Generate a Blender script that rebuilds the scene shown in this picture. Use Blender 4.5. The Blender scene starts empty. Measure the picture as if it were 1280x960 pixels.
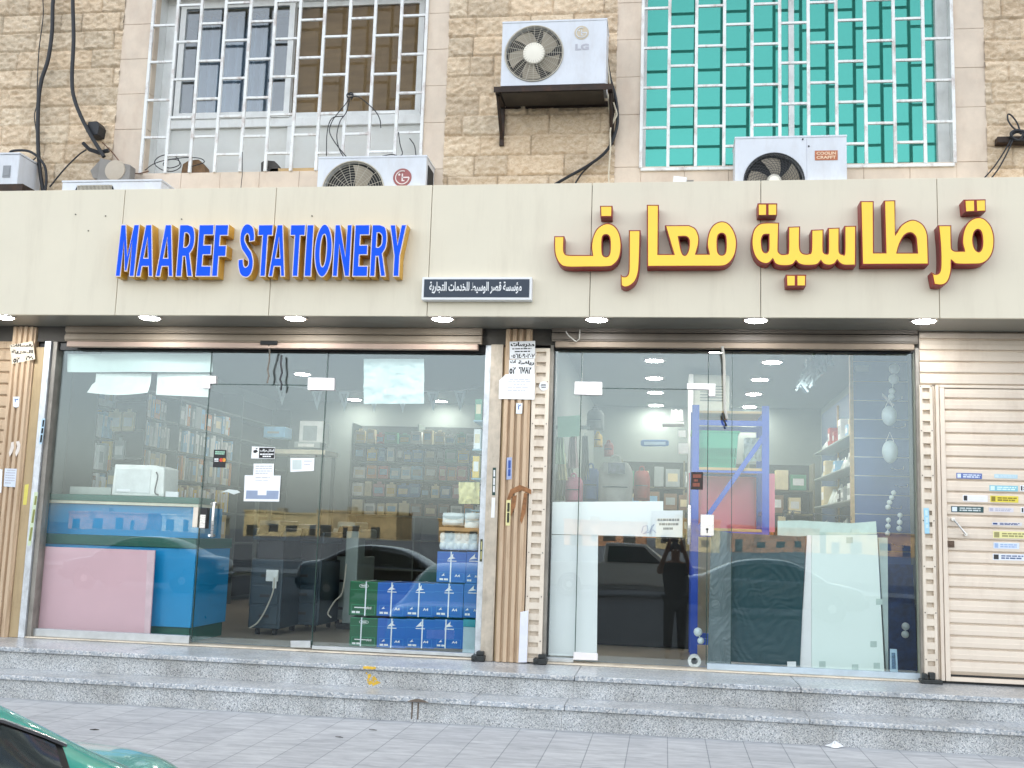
import bpy, bmesh, math, random
import numpy as np
from mathutils import Vector, Matrix

random.seed(7)
D = bpy.data
SC = bpy.context.scene
COL = SC.collection

# ------------------------------------------------------------------ camera
F_PX, PITCH, YAW, ROLL = 1351.0, .1376, .1441, .03265
CAM = np.array([0.0, -8.5, .975])
_cy, _sy = math.cos(YAW), math.sin(YAW)
FW = np.array([-_sy*math.cos(PITCH), _cy*math.cos(PITCH), math.sin(PITCH)])
_rt = np.array([_cy, _sy, 0.0]); _up = np.cross(_rt, FW)
RT = math.cos(ROLL)*_rt + math.sin(ROLL)*_up
UP = -math.sin(ROLL)*_rt + math.cos(ROLL)*_up
cam_d = D.cameras.new('camera'); cam = D.objects.new('camera', cam_d); COL.objects.link(cam)
cam_d.sensor_width = 36.0; cam_d.lens = F_PX/1280*36.0
cam_d.clip_start = .05; cam_d.clip_end = 3000
cam.matrix_world = Matrix(((RT[0], UP[0], -FW[0], CAM[0]), (RT[1], UP[1], -FW[1], CAM[1]), (RT[2], UP[2], -FW[2], CAM[2]), (0, 0, 0, 1)))
SC.camera = cam

# ------------------------------------------------------------------ sky, sun, exposure
SUN_EL, SUN_ROT = math.radians(42), math.radians(12)
W = D.worlds.new('World'); SC.world = W; W.use_nodes = True
nt = W.node_tree; bg = nt.nodes['Background']
sky = nt.nodes.new('ShaderNodeTexSky'); sky.sky_type = 'NISHITA'; sky.sun_disc = False
sky.sun_elevation = SUN_EL; sky.sun_rotation = SUN_ROT; sky.air_density = 1.2; sky.dust_density = 2.0; sky.ozone_density = 1.0
hs = nt.nodes.new('ShaderNodeHueSaturation'); hs.inputs['Saturation'].default_value = .30
nt.links.new(sky.outputs[0], hs.inputs['Color']); nt.links.new(hs.outputs[0], bg.inputs['Color'])
bg.inputs['Strength'].default_value = .15
sun_d = D.lights.new('sun', 'SUN'); sun_d.energy = 2.6; sun_d.angle = math.radians(.5); sun_d.color = (1, .93, .82)
sun = D.objects.new('sun', sun_d); COL.objects.link(sun)
_sd = Vector((math.sin(SUN_ROT)*math.cos(SUN_EL), math.cos(SUN_ROT)*math.cos(SUN_EL), math.sin(SUN_EL)))
sun.rotation_euler = _sd.to_track_quat('Z', 'Y').to_euler(); sun.location = (0, 20, 30)
vs = SC.view_settings
vs.view_transform = 'Standard'; vs.look = 'None'; vs.gamma = 1; vs.exposure = 2.0; vs.use_curve_mapping = False
SC.cycles.max_bounces = 10; SC.cycles.transparent_max_bounces = 24; SC.cycles.diffuse_bounces = 4
SC.cycles.glossy_bounces = 4; SC.cycles.caustics_reflective = False; SC.cycles.caustics_refractive = False

# ------------------------------------------------------------------ helpers
def at(px, py, Y):
    """point of the place seen at photo pixel (px,py) at depth Y -> (X, Z)"""
    d = RT*(px-640) - UP*(py-480) + FW*F_PX
    p = CAM + d*((Y-CAM[1])/d[1])
    return float(p[0]), float(p[2])
def atX(px, py, X):
    d = RT*(px-640) - UP*(py-480) + FW*F_PX
    p = CAM + d*((X-CAM[0])/d[0])
    return float(p[1]), float(p[2])
def xz(px, py, Y): return at(px, py, Y)

WLOC = {}
def wloc(o):
    v = Vector((0, 0, 0))
    while o is not None:
        v = v + Vector(o.location); o = o.parent
    return v

class MB:
    def __init__(s): s.v = []; s.f = []; s.fm = []; s.m = 0
    def add(s, vs_, fs):
        b = len(s.v); s.v += [tuple(map(float, p)) for p in vs_]
        for f in fs: s.f.append(tuple(b+i for i in f)); s.fm.append(s.m)
        return s
    def box(s, x0, x1, y0, y1, z0, z1):
        x0, x1 = min(x0, x1), max(x0, x1); y0, y1 = min(y0, y1), max(y0, y1); z0, z1 = min(z0, z1), max(z0, z1)
        return s.add([(x0,y0,z0),(x1,y0,z0),(x1,y1,z0),(x0,y1,z0),(x0,y0,z1),(x1,y0,z1),(x1,y1,z1),(x0,y1,z1)],
                     [(0,3,2,1),(4,5,6,7),(0,1,5,4),(1,2,6,5),(2,3,7,6),(3,0,4,7)])
    def obox(s, c, hx, hy, hz):
        c, hx, hy, hz = map(Vector, (c, hx, hy, hz))
        P = [c+a*hx+b*hy+d*hz for d in (-1,1) for a, b in ((-1,-1),(1,-1),(1,1),(-1,1))]
        return s.add(P, [(0,3,2,1),(4,5,6,7),(0,1,5,4),(1,2,6,5),(2,3,7,6),(3,0,4,7)])
    def prism(s, poly, y0, y1):           # poly in XZ (any winding) extruded along Y
        a = sum(poly[i][0]*poly[(i+1)%len(poly)][1]-poly[(i+1)%len(poly)][0]*poly[i][1] for i in range(len(poly)))
        if a < 0: poly = poly[::-1]
        n = len(poly)
        return s.add([(x,y0,z) for x,z in poly]+[(x,y1,z) for x,z in poly],
                     [tuple(range(n)), tuple(range(2*n-1, n-1, -1))]+[(i, i+n, (i+1)%n+n, (i+1)%n) for i in range(n)])
    def extr(s, poly3, vec):              # 3D polygon extruded by vec
        n = len(poly3); v = Vector(vec); P = [Vector(p) for p in poly3]
        return s.add([tuple(p) for p in P]+[tuple(p+v) for p in P],
                     [tuple(range(n-1,-1,-1)), tuple(range(n, 2*n))]+[(i, (i+1)%n, (i+1)%n+n, i+n) for i in range(n)])
    def tube(s, pts, r, n=8, closed=False, cap=True):
        P = [Vector(p) for p in pts]; m = len(P); rings = []
        rr = r if isinstance(r, (list, tuple)) else [r]*m
        u = None
        for i in range(m):
            t = (P[(i+1)%m]-P[i-1]) if closed else (P[min(i+1,m-1)]-P[max(i-1,0)])
            if t.length < 1e-9: t = Vector((0,0,1))
            t.normalize()
            if u is None: u = t.orthogonal().normalized()
            u = (u - t*u.dot(t))
            u = u.normalized() if u.length > 1e-6 else t.orthogonal().normalized()
            w = t.cross(u)
            rings.append([P[i]+(u*math.cos(2*math.pi*k/n)+w*math.sin(2*math.pi*k/n))*rr[i] for k in range(n)])
        V = [p for ring in rings for p in ring]; Fs = []
        for i in range(m if closed else m-1):
            j = (i+1) % m
            for k in range(n): Fs.append((i*n+k, i*n+(k+1)%n, j*n+(k+1)%n, j*n+k))
        if cap and not closed: Fs += [tuple(range(n-1,-1,-1)), tuple((m-1)*n+k for k in range(n))]
        return s.add(V, Fs)
    def cyl(s, p0, p1, r0, r1=None, n=24): return s.tube([p0, p1], [r0, r0 if r1 is None else r1], n)
    def lathe(s, c, axis, prof, n=24):     # prof: list of (dist along axis, radius)
        c = Vector(c); a = Vector(axis).normalized(); u = a.orthogonal().normalized(); w = a.cross(u); V = []; Fs = []
        for d, r in prof:
            for k in range(n): V.append(c+a*d+(u*math.cos(2*math.pi*k/n)+w*math.sin(2*math.pi*k/n))*r)
        for i in range(len(prof)-1):
            for k in range(n): Fs.append((i*n+k, i*n+(k+1)%n, (i+1)*n+(k+1)%n, (i+1)*n+k))
        Fs += [tuple(range(n-1,-1,-1)), tuple((len(prof)-1)*n+k for k in range(n))]
        return s.add(V, Fs)
    def ball(s, c, r, n=14, sq=(1,1,1)):
        pr = [(-math.cos(math.pi*i/n)*r, max(1e-4, math.sin(math.pi*i/n)*r)) for i in range(n+1)]
        b = len(s.v); s.lathe((0,0,0), (0,0,1), pr, n*2)
        for i in range(b, len(s.v)):
            x, y, z = s.v[i]; s.v[i] = (c[0]+x*sq[0], c[1]+y*sq[1], c[2]+z*sq[2])
        return s
    def grid(s, fn, nu, nv):
        V = [fn(i/(nu-1), j/(nv-1)) for j in range(nv) for i in range(nu)]
        return s.add(V, [(j*nu+i, j*nu+i+1, (j+1)*nu+i+1, (j+1)*nu+i) for j in range(nv-1) for i in range(nu-1)])
    def sheet(s, fn, nu, nv, off):        # a grid with thickness: off = vector
        b = len(s.v); s.grid(fn, nu, nv); n = nu*nv; o = Vector(off)
        s.add([tuple(Vector(s.v[b+i])+o) for i in range(n)], [(j*nu+i, (j+1)*nu+i, (j+1)*nu+i+1, j*nu+i+1) for j in range(nv-1) for i in range(nu-1)])
        ring = [i for i in range(nu)]+[j*nu+nu-1 for j in range(1,nv)]+[(nv-1)*nu+i for i in range(nu-2,-1,-1)]+[j*nu for j in range(nv-2,0,-1)]
        for k in range(len(ring)):
            a, c = ring[k], ring[(k+1)%len(ring)]
            s.f.append((b+c, b+a, b+n+a, b+n+c)); s.fm.append(s.m)
        return s
    def build(s, name, mat, parent=None, label=None, cat=None, group=None, kind=None, bevel=0, smooth=False, seg=2, base=None):
        me = D.meshes.new(name)
        if parent is None and kind is None and base is None:
            A = np.array(s.v); base = ((A[:,0].min()+A[:,0].max())/2, (A[:,1].min()+A[:,1].max())/2, A[:,2].min())
        o = D.objects.new(name, me); COL.objects.link(o)
        if parent is not None:
            o.parent = parent; off = wloc(parent)
        else:
            off = Vector(base) if base is not None else Vector((0,0,0)); o.location = off
        me.from_pydata([(x-off[0], y-off[1], z-off[2]) for x, y, z in s.v], [], s.f)
        for m in (mat if isinstance(mat, (list, tuple)) else [mat]): me.materials.append(m)
        if isinstance(mat, (list, tuple)): me.polygons.foreach_set('material_index', s.fm)
        if smooth:
            me.polygons.foreach_set('use_smooth', [True]*len(me.polygons))
            try: me.set_sharp_from_angle(angle=math.radians(38))
            except Exception: pass
        me.update()
        if bevel:
            b = o.modifiers.new('bevel', 'BEVEL'); b.width = bevel; b.segments = seg; b.limit_method = 'ANGLE'; b.angle_limit = math.radians(40)
        tag(o, label, cat, group, kind)
        return o

def tag(o, label=None, cat=None, group=None, kind=None):
    if label: o['label'] = label
    if cat: o['category'] = cat
    if group: o['group'] = group
    if kind: o['kind'] = kind
    return o
def thing(name, label, cat, loc, group=None):
    o = D.objects.new(name, None); COL.objects.link(o); o.location = loc; o.empty_display_size = .1
    return tag(o, label, cat, group)
def copy_tree(o, parent=None):
    c = o.copy(); COL.objects.link(c)
    if parent is not None: c.parent = parent
    for ch in list(o.children): copy_tree(ch, c)
    return c
def quad(px, Y, t):     # prism whose front outline shows at these photo pixels when it stands at depth Y
    return MB().prism([at(a, b, Y) for a, b in px], Y, Y+t)

# ------------------------------------------------------------------ materials
def srgb(h):
    if isinstance(h, str):
        c = [int(h[i:i+2], 16)/255 for i in (0, 2, 4)]
        return tuple(x/12.92 if x <= .04045 else ((x+.055)/1.055)**2.4 for x in c)
    return h
MATS = {}
def mat(name, col, rough=.6, metal=0.0, var=.12, scale=6.0, bump=0.0, bscale=60.0, dirt=None, stretch=None, coat=0.0, spec=.5, emit=0.0):
    if name in MATS: return MATS[name]
    m = D.materials.new(name); m.use_nodes = True; n = m.node_tree.nodes; l = m.node_tree.links
    b = n['Principled BSDF']; c = srgb(col)
    tc = n.new('ShaderNodeTexCoord'); src = tc.outputs['Object']
    if stretch:
        mp = n.new('ShaderNodeMapping'); mp.inputs['Scale'].default_value = stretch; l.new(src, mp.inputs['Vector']); src2 = mp.outputs[0]
    else: src2 = src
    nz = n.new('ShaderNodeTexNoise'); nz.inputs['Scale'].default_value = scale; nz.inputs['Detail'].default_value = 6; nz.inputs['Roughness'].default_value = .62
    l.new(src2, nz.inputs['Vector'])
    rp = n.new('ShaderNodeValToRGB'); e = rp.color_ramp.elements
    e[0].position, e[1].position = .32, .68
    e[0].color = (*[max(0, x*(1-var)) for x in c], 1); e[1].color = (*[min(1, x*(1+var)) for x in c], 1)
    l.new(nz.outputs['Fac'], rp.inputs['Fac']); out = rp.outputs[0]
    if dirt:
        dc, amt, ds, dst = dirt
        mp2 = n.new('ShaderNodeMapping'); mp2.inputs['Scale'].default_value = dst; l.new(src, mp2.inputs['Vector'])
        n2 = n.new('ShaderNodeTexNoise'); n2.inputs['Scale'].default_value = ds; n2.inputs['Detail'].default_value = 8; n2.inputs['Roughness'].default_value = .7
        l.new(mp2.outputs[0], n2.inputs['Vector'])
        r2 = n.new('ShaderNodeValToRGB'); r2.color_ramp.elements[0].position = .5; r2.color_ramp.elements[1].position = .78
        r2.color_ramp.elements[0].color = (0,0,0,1); r2.color_ramp.elements[1].color = (amt,)*3+(1,)
        l.new(n2.outputs['Fac'], r2.inputs['Fac'])
        mx = n.new('ShaderNodeMixRGB'); l.new(r2.outputs[0], mx.inputs['Fac']); l.new(out, mx.inputs['Color1']); mx.inputs['Color2'].default_value = (*srgb(dc), 1)
        out = mx.outputs[0]
    l.new(out, b.inputs['Base Color'])
    b.inputs['Roughness'].default_value = rough; b.inputs['Metallic'].default_value = metal
    b.inputs['Specular IOR Level'].default_value = spec; b.inputs['Coat Weight'].default_value = coat
    b.inputs['Coat Roughness'].default_value = .06
    rr = n.new('ShaderNodeMapRange'); k_ = 0.0 if coat >= .5 else 1.0
    rr.inputs['To Min'].default_value = max(0, rough-.08*k_); rr.inputs['To Max'].default_value = min(1, rough+.1*k_)
    l.new(nz.outputs['Fac'], rr.inputs['Value']); l.new(rr.outputs[0], b.inputs['Roughness'])
    if bump:
        n3 = n.new('ShaderNodeTexNoise'); n3.inputs['Scale'].default_value = bscale; n3.inputs['Detail'].default_value = 5
        l.new(src, n3.inputs['Vector'])
        bp = n.new('ShaderNodeBump'); bp.inputs['Strength'].default_value = bump; bp.inputs['Distance'].default_value = .01
        l.new(n3.outputs['Fac'], bp.inputs['Height']); l.new(bp.outputs[0], b.inputs['Normal'])
    if emit:
        b.inputs['Emission Color'].default_value = (*c, 1); b.inputs['Emission Strength'].default_value = emit
    MATS[name] = m
    return m
def glass_mat(name, tint, f0, refl=(1,1,1), power=4.0, warp=0.0):
    m = D.materials.new(name); m.use_nodes = True; n = m.node_tree.nodes; l = m.node_tree.links
    n.remove(n['Principled BSDF']); out = n['Material Output']
    tr = n.new('ShaderNodeBsdfTransparent'); tr.inputs['Color'].default_value = (*tint, 1)
    gl = n.new('ShaderNodeBsdfGlossy'); gl.inputs['Roughness'].default_value = 0.0; gl.inputs['Color'].default_value = (*refl, 1)
    g = n.new('ShaderNodeNewGeometry')
    d = n.new('ShaderNodeVectorMath'); d.operation = 'DOT_PRODUCT'; l.new(g.outputs['Incoming'], d.inputs[0]); l.new(g.outputs['True Normal'], d.inputs[1])
    ab = n.new('ShaderNodeMath'); ab.operation = 'ABSOLUTE'; l.new(d.outputs['Value'], ab.inputs[0])
    om = n.new('ShaderNodeMath'); om.operation = 'SUBTRACT'; om.inputs[0].default_value = 1; l.new(ab.outputs[0], om.inputs[1]); om.use_clamp = True
    pw = n.new('ShaderNodeMath'); pw.operation = 'POWER'; l.new(om.outputs[0], pw.inputs[0]); pw.inputs[1].default_value = power
    ma = n.new('ShaderNodeMath'); ma.operation = 'MULTIPLY_ADD'; l.new(pw.outputs[0], ma.inputs[0]); ma.inputs[1].default_value = 1-f0; ma.inputs[2].default_value = f0; ma.use_clamp = True
    mx = n.new('ShaderNodeMixShader'); l.new(ma.outputs[0], mx.inputs['Fac']); l.new(tr.outputs[0], mx.inputs[1]); l.new(gl.outputs[0], mx.inputs[2])
    if warp:
        tc = n.new('ShaderNodeTexCoord'); nz = n.new('ShaderNodeTexNoise'); nz.inputs['Scale'].default_value = 1.3; nz.inputs['Detail'].default_value = 1
        l.new(tc.outputs['Object'], nz.inputs['Vector'])
        bp = n.new('ShaderNodeBump'); bp.inputs['Strength'].default_value = 1; bp.inputs['Distance'].default_value = warp
        l.new(nz.outputs['Fac'], bp.inputs['Height']); l.new(bp.outputs[0], gl.inputs['Normal'])
    l.new(mx.outputs[0], out.inputs['Surface'])
    return m

def granite(name, scale=70, light='d2d4d6', mid='9aa0a4', dark='3c4044', bias=0.0, rough=.55):
    m = D.materials.new(name); m.use_nodes = True; n = m.node_tree.nodes; l = m.node_tree.links; b = n['Principled BSDF']
    tc = n.new('ShaderNodeTexCoord')
    v = n.new('ShaderNodeTexVoronoi'); v.inputs['Scale'].default_value = scale; l.new(tc.outputs['Object'], v.inputs['Vector'])
    sp = n.new('ShaderNodeSeparateColor'); l.new(v.outputs['Color'], sp.inputs[0])
    r = n.new('ShaderNodeValToRGB'); r.color_ramp.interpolation = 'CONSTANT'; e = r.color_ramp.elements
    e[0].position = 0; e[0].color = (*srgb(dark), 1); e[1].position = .10+bias; e[1].color = (*srgb(mid), 1)
    for p, c in ((.32+bias, light), (.6+bias, 'd8d8d6'), (.86+bias*.5, 'b9bdc0')):
        x = e.new(p); x.color = (*srgb(c), 1)
    l.new(sp.outputs[0], r.inputs['Fac'])
    nz = n.new('ShaderNodeTexNoise'); nz.inputs['Scale'].default_value = 3.1; nz.inputs['Detail'].default_value = 7; l.new(tc.outputs['Object'], nz.inputs['Vector'])
    r2 = n.new('ShaderNodeValToRGB'); r2.color_ramp.elements[0].position = .3; r2.color_ramp.elements[1].position = .7
    r2.color_ramp.elements[0].color = (.68,.665,.64,1); r2.color_ramp.elements[1].color = (1,1,1,1); l.new(nz.outputs['Fac'], r2.inputs['Fac'])
    mx = n.new('ShaderNodeMixRGB'); mx.blend_type = 'MULTIPLY'; mx.inputs['Fac'].default_value = 1
    l.new(r.outputs[0], mx.inputs['Color1']); l.new(r2.outputs[0], mx.inputs['Color2']); l.new(mx.outputs[0], b.inputs['Base Color'])
    b.inputs['Roughness'].default_value = rough
    MATS[name] = m; return m

# ------------------------------------------------------------------ lettering
AR = {'ء':(0xFE80,1),'آ':(0xFE81,2),'أ':(0xFE83,2),'ؤ':(0xFE85,2),'إ':(0xFE87,2),'ئ':(0xFE89,4),'ا':(0xFE8D,2),'ب':(0xFE8F,4),'ة':(0xFE93,2),'ت':(0xFE95,4),
 'ث':(0xFE99,4),'ج':(0xFE9D,4),'ح':(0xFEA1,4),'خ':(0xFEA5,4),'د':(0xFEA9,2),'ذ':(0xFEAB,2),'ر':(0xFEAD,2),'ز':(0xFEAF,2),'س':(0xFEB1,4),'ش':(0xFEB5,4),'ص':(0xFEB9,4),
 'ض':(0xFEBD,4),'ط':(0xFEC1,4),'ظ':(0xFEC5,4),'ع':(0xFEC9,4),'غ':(0xFECD,4),'ف':(0xFED1,4),'ق':(0xFED5,4),'ك':(0xFED9,4),'ل':(0xFEDD,4),'م':(0xFEE1,4),'ن':(0xFEE5,4),
 'ه':(0xFEE9,4),'و':(0xFEED,2),'ى':(0xFEEF,2),'ي':(0xFEF1,4)}
def shape_arabic(s):
    out = []
    for i, ch in enumerate(s):
        if ch not in AR: out.append(ch); continue
        b, k = AR[ch]
        prev = i > 0 and s[i-1] in AR and AR[s[i-1]][1] == 4
        nxt = i+1 < len(s) and s[i+1] in AR and k == 4 and AR[s[i+1]][1] > 1
        if k == 4: out.append(chr(b + (3 if prev and nxt else 2 if nxt else 1 if prev else 0)))
        elif k == 2: out.append(chr(b + (1 if prev else 0)))
        else: out.append(chr(b))
    # digits keep their own order
    r = ''.join(reversed(out)); res = ''; run = ''
    for ch in r:
        if '٠' <= ch <= '٩': run = ch + run
        else: res += run; run = ''; res += ch
    return res + run
def curve_mesh(c):
    o = D.objects.new('temporary', c); COL.objects.link(o); bpy.context.view_layer.update()
    me = D.meshes.new_from_object(o.evaluated_get(bpy.context.evaluated_depsgraph_get()))
    V = [tuple(v.co) for v in me.vertices]; Fs = [tuple(p.vertices) for p in me.polygons]
    D.objects.remove(o); D.curves.remove(c); D.meshes.remove(me)
    return V, Fs
def text_geo(s, offset=0.0, res=3, extrude=1.0):
    c = D.curves.new('temporary', 'FONT'); c.body = s; c.offset = offset; c.resolution_u = res; c.extrude = extrude
    return curve_mesh(c)
def text_mb(s, box, Y, t, offset=0.0, arabic=False, mb=None, ref=None, res=3, smap=None):
    """lettering of words s fitted in box (x0,x1,z0,z1), front face at Y, thickness t"""
    mb = mb or MB()
    V, Fs = text_geo(shape_arabic(s) if arabic else s, offset, res)
    R = V if ref is None else ref
    xs = [p[0] for p in R]; ys = [p[1] for p in R]
    ax, bx, ay, by = min(xs), max(xs), min(ys), max(ys)
    x0, x1, z0, z1 = box
    mb.add([(x0+(p[0]-ax)/(bx-ax)*(x1-x0), Y + (t if p[2] < 0 else 0), z0+(p[1]-ay)/(by-ay)*(z1-z0)) for p in V], Fs)
    return mb
def smooth_ring(pts, n=5):
    """pts: (x,y) or (x,y,1) for a corner; Catmull-Rom between, broken at corners"""
    N = len(pts); out = []
    for i in range(N):
        p1, p2 = pts[i], pts[(i+1)%N]; c1, c2 = len(p1) > 2, len(p2) > 2
        a, b = np.array(p1[:2], float), np.array(p2[:2], float)
        if c1 and c2: out.append(tuple(a)); continue
        p0 = np.array(pts[i-1][:2], float) if not c1 else a-(b-a)
        p3 = np.array(pts[(i+2)%N][:2], float) if not c2 else b+(b-a)
        for k in range(n):
            t = k/n
            q = .5*((2*a)+(-p0+b)*t+(2*p0-5*a+4*b-p3)*t*t+(-p0+3*a-3*b+p3)*t**3)
            out.append(tuple(q))
    return out
def inset_ring(r, d):     # d>0 shrinks a counter-clockwise ring
    P = np.array(r); n = len(P); out = []
    for i in range(n):
        e1 = P[i]-P[i-1]; e2 = P[(i+1)%n]-P[i]
        n1 = np.array([-e1[1], e1[0]])/(np.linalg.norm(e1)+1e-12); n2 = np.array([-e2[1], e2[0]])/(np.linalg.norm(e2)+1e-12)
        m = n1+n2; L = np.linalg.norm(m)
        m = m/L if L > 1e-6 else n1
        k = 1/max(.45, float(m@n1))
        out.append(tuple(P[i]+m*d*k))
    return out
def area(r): return .5*sum(r[i][0]*r[(i+1)%len(r)][1]-r[(i+1)%len(r)][0]*r[i][1] for i in range(len(r)))
def rings_mb(rings, Y, t, mb=None):
    c = D.curves.new('temporary', 'CURVE'); c.dimensions = '2D'; c.fill_mode = 'BOTH'; c.extrude = 1.0
    for r in rings:
        s = c.splines.new('POLY'); s.points.add(len(r)-1); s.use_cyclic_u = True
        for i, p in enumerate(r): s.points[i].co = (p[0], p[1], 0, 1)
    V, Fs = curve_mesh(c)
    mb = mb or MB()
    mb.add([(p[0], Y+(t if p[2] < 0 else 0), p[1]) for p in V], Fs)
    return mb
# ================================================================== materials of the place
m_sign = mat('cream panel paint', 'dfd6c0', .42, var=.04, scale=1.1, dirt=('a99a84', .2, 2.6, (2.4, 2.4, .3)), bump=.05, bscale=1.6)
m_joint = mat('dark joint', '6b675c', .8)
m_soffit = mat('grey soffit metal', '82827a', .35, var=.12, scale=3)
m_dark = mat('black rubber', '15171a', .5)
m_trim = mat('limestone slab', 'd9c8b4', .55, var=.09, scale=5, dirt=('b08c72', .35, 3.2, (1.5, 1.5, .6)))
m_alu = mat('aluminium', 'b9bcbd', .35, .85, var=.1, scale=12)
m_steel = mat('brushed steel', 'd4d2cf', .28, .9, var=.08, scale=20, stretch=(1, 1, 8))
m_whitemetal = mat('white painted metal', 'e4e6e4', .4, var=.05, scale=9, dirt=('8a7f72', .25, 9, (1, 1, .4)))
m_grille = mat('white enamel bar', 'e8e9e6', .35, var=.05, scale=10, dirt=('8a5a3a', .8, 11, (1, 1, .5)))
m_black = mat('black plastic', '17181b', .45)
m_cable = mat('black cable sheath', '1e2126', .5, var=.2, scale=20)
m_pillar = mat('tan painted metal', 'c0a88c', .62, var=.10, scale=2.2, stretch=(5, 5, .35), dirt=('7e5b3d', .75, 4.5, (5, 5, .5)), bump=.06, bscale=30)
m_tan = mat('tan frame paint', 'b09a76', .6, var=.1, scale=3, dirt=('7a6248', .5, 5, (3, 3, .5)))
m_shut = mat('shutter paint', 'dccebd', .5, var=.05, scale=2.5, dirt=('a08570', .35, 3.5, (1, 1, .5)))
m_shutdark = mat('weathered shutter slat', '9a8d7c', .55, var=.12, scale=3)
m_perf = mat('guide rail paint', 'd9cdbc', .5, var=.06, scale=6, dirt=('94785f', .4, 7, (2, 2, .5)))
m_galv = mat('galvanised rail', 'c4c8cc', .42, .6, var=.16, scale=14, dirt=('6f6a62', .5, 12, (2, 2, .6)))
m_rail = mat('grey rail', '8d8880', .5, .3, var=.2, scale=8)
m_cream = mat('cream sill paint', 'd8ccb8', .6, var=.12, scale=4, dirt=('7d6a54', .6, 9, (.6, 1, 1)))
m_acw = mat('ac casing enamel', 'd9dde3', .42, var=.04, scale=4, dirt=('a19486', .3, 4, (1.5, 1.5, .5)))
m_grid = mat('fan grille wire', '77736a', .5, .3)
m_fan = mat('fan blade plastic', 'a49a88', .5, var=.15)
m_fandark = mat('fan cavity', '2a2c2e', .8)
m_paper = mat('white paper', 'e6e8ea', .7, var=.03, scale=20)
m_ink = mat('black ink', '1a1a1c', .7)
m_blueink = mat('blue ink', '2a4f9e', .7)
m_navy = mat('navy sign paint', '16293c', .4, var=.06)
m_white = mat('white paint', 'eceded', .45, var=.02)
m_wood = mat('plywood', 'c8a878', .6, var=.15, scale=4, stretch=(1, 6, 6))
m_glass = glass_mat('shop glass', (.972, .99, .985), .062, refl=(.83, .93, .96), warp=.0009)
m_clear = glass_mat('window glass', (.8, .86, .88), .10, warp=.002)
m_teal = D.materials.new('teal mirror glass'); m_teal.use_nodes = True
_b = m_teal.node_tree.nodes['Principled BSDF']; _b.inputs['Base Color'].default_value = (.062, .33, .272, 1); _b.inputs['Metallic'].default_value = .6; _b.inputs['Roughness'].default_value = .03
m_lens = mat('lit lamp lens', 'ffffff', .4, emit=30)
m_room = mat('shop wall paint', '7f8884', .8, var=.04)
m_floor = mat('beige floor tile', 'a89c8a', .3, var=.08, scale=3)
m_ceil = mat('shop ceiling board', '868e8e', .8, var=.03)

# split-face stone: block tint comes with the mesh
m_stone = D.materials.new('split face stone'); m_stone.use_nodes = True
n = m_stone.node_tree.nodes; l = m_stone.node_tree.links; b = n['Principled BSDF']
at_ = n.new('ShaderNodeAttribute'); at_.attribute_name = 'block_tint'
tc = n.new('ShaderNodeTexCoord'); nz = n.new('ShaderNodeTexNoise'); nz.inputs['Scale'].default_value = 22; nz.inputs['Detail'].default_value = 10; nz.inputs['Roughness'].default_value = .78; nz.inputs['Distortion'].default_value = 1.2
mp = n.new('ShaderNodeMapping'); mp.inputs['Scale'].default_value = (1, 1, 1.5); l.new(tc.outputs['Object'], mp.inputs[0]); l.new(mp.outputs[0], nz.inputs['Vector'])
rp = n.new('ShaderNodeValToRGB'); e = rp.color_ramp.elements; e[0].position = .3; e[1].position = .7
e[0].color = (*srgb('b09a7e'), 1); e[1].color = (*srgb('ebdbc6'), 1); x = e.new(.45); x.color = (*srgb('ccb598'), 1); x = e.new(.54); x.color = (*srgb('d8c4a8'), 1)
l.new(nz.outputs['Fac'], rp.inputs['Fac'])
mx = n.new('ShaderNodeMixRGB'); mx.blend_type = 'MULTIPLY'; mx.inputs['Fac'].default_value = 1; l.new(rp.outputs[0], mx.inputs['Color1']); l.new(at_.outputs['Color'], mx.inputs['Color2'])
l.new(mx.outputs[0], b.inputs['Base Color']); b.inputs['Roughness'].default_value = .85
n3 = n.new('ShaderNodeTexNoise'); n3.inputs['Scale'].default_value = 70; n3.inputs['Detail'].default_value = 6; l.new(mp.outputs[0], n3.inputs['Vector'])
bp = n.new('ShaderNodeBump'); bp.inputs['Strength'].default_value = .5; bp.inputs['Distance'].default_value = .007; l.new(n3.outputs['Fac'], bp.inputs['Height']); l.new(bp.outputs[0], b.inputs['Normal'])

# paving: brick texture gives the joints
m_pave = D.materials.new('concrete paver'); m_pave.use_nodes = True
n = m_pave.node_tree.nodes; l = m_pave.node_tree.links; b = n['Principled BSDF']
tc = n.new('ShaderNodeTexCoord'); mp = n.new('ShaderNodeMapping'); mp.inputs['Location'].default_value = (-.03, .12, 0); l.new(tc.outputs['Object'], mp.inputs[0])
br = n.new('ShaderNodeTexBrick'); br.offset = 0; br.inputs['Scale'].default_value = 1; br.inputs['Brick Width'].default_value = .246; br.inputs['Row Height'].default_value = .49
br.inputs['Mortar Size'].default_value = .0035; br.inputs['Mortar Smooth'].default_value = .3; br.inputs['Bias'].default_value = 0
br.inputs['Color1'].default_value = (*srgb('c2c4c5'), 1); br.inputs['Color2'].default_value = (*srgb('b9bbbd'), 1); br.inputs['Mortar'].default_value = (*srgb('93979b'), 1)
l.new(mp.outputs[0], br.inputs['Vector'])
mp2 = n.new('ShaderNodeMapping'); mp2.inputs['Scale'].default_value = (1, 3.2, 1); l.new(tc.outputs['Object'], mp2.inputs[0])
nz = n.new('ShaderNodeTexNoise'); nz.inputs['Scale'].default_value = 4.5; nz.inputs['Detail'].default_value = 9; nz.inputs['Roughness'].default_value = .7; nz.inputs['Distortion'].default_value = .6; l.new(mp2.outputs[0], nz.inputs['Vector'])
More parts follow.
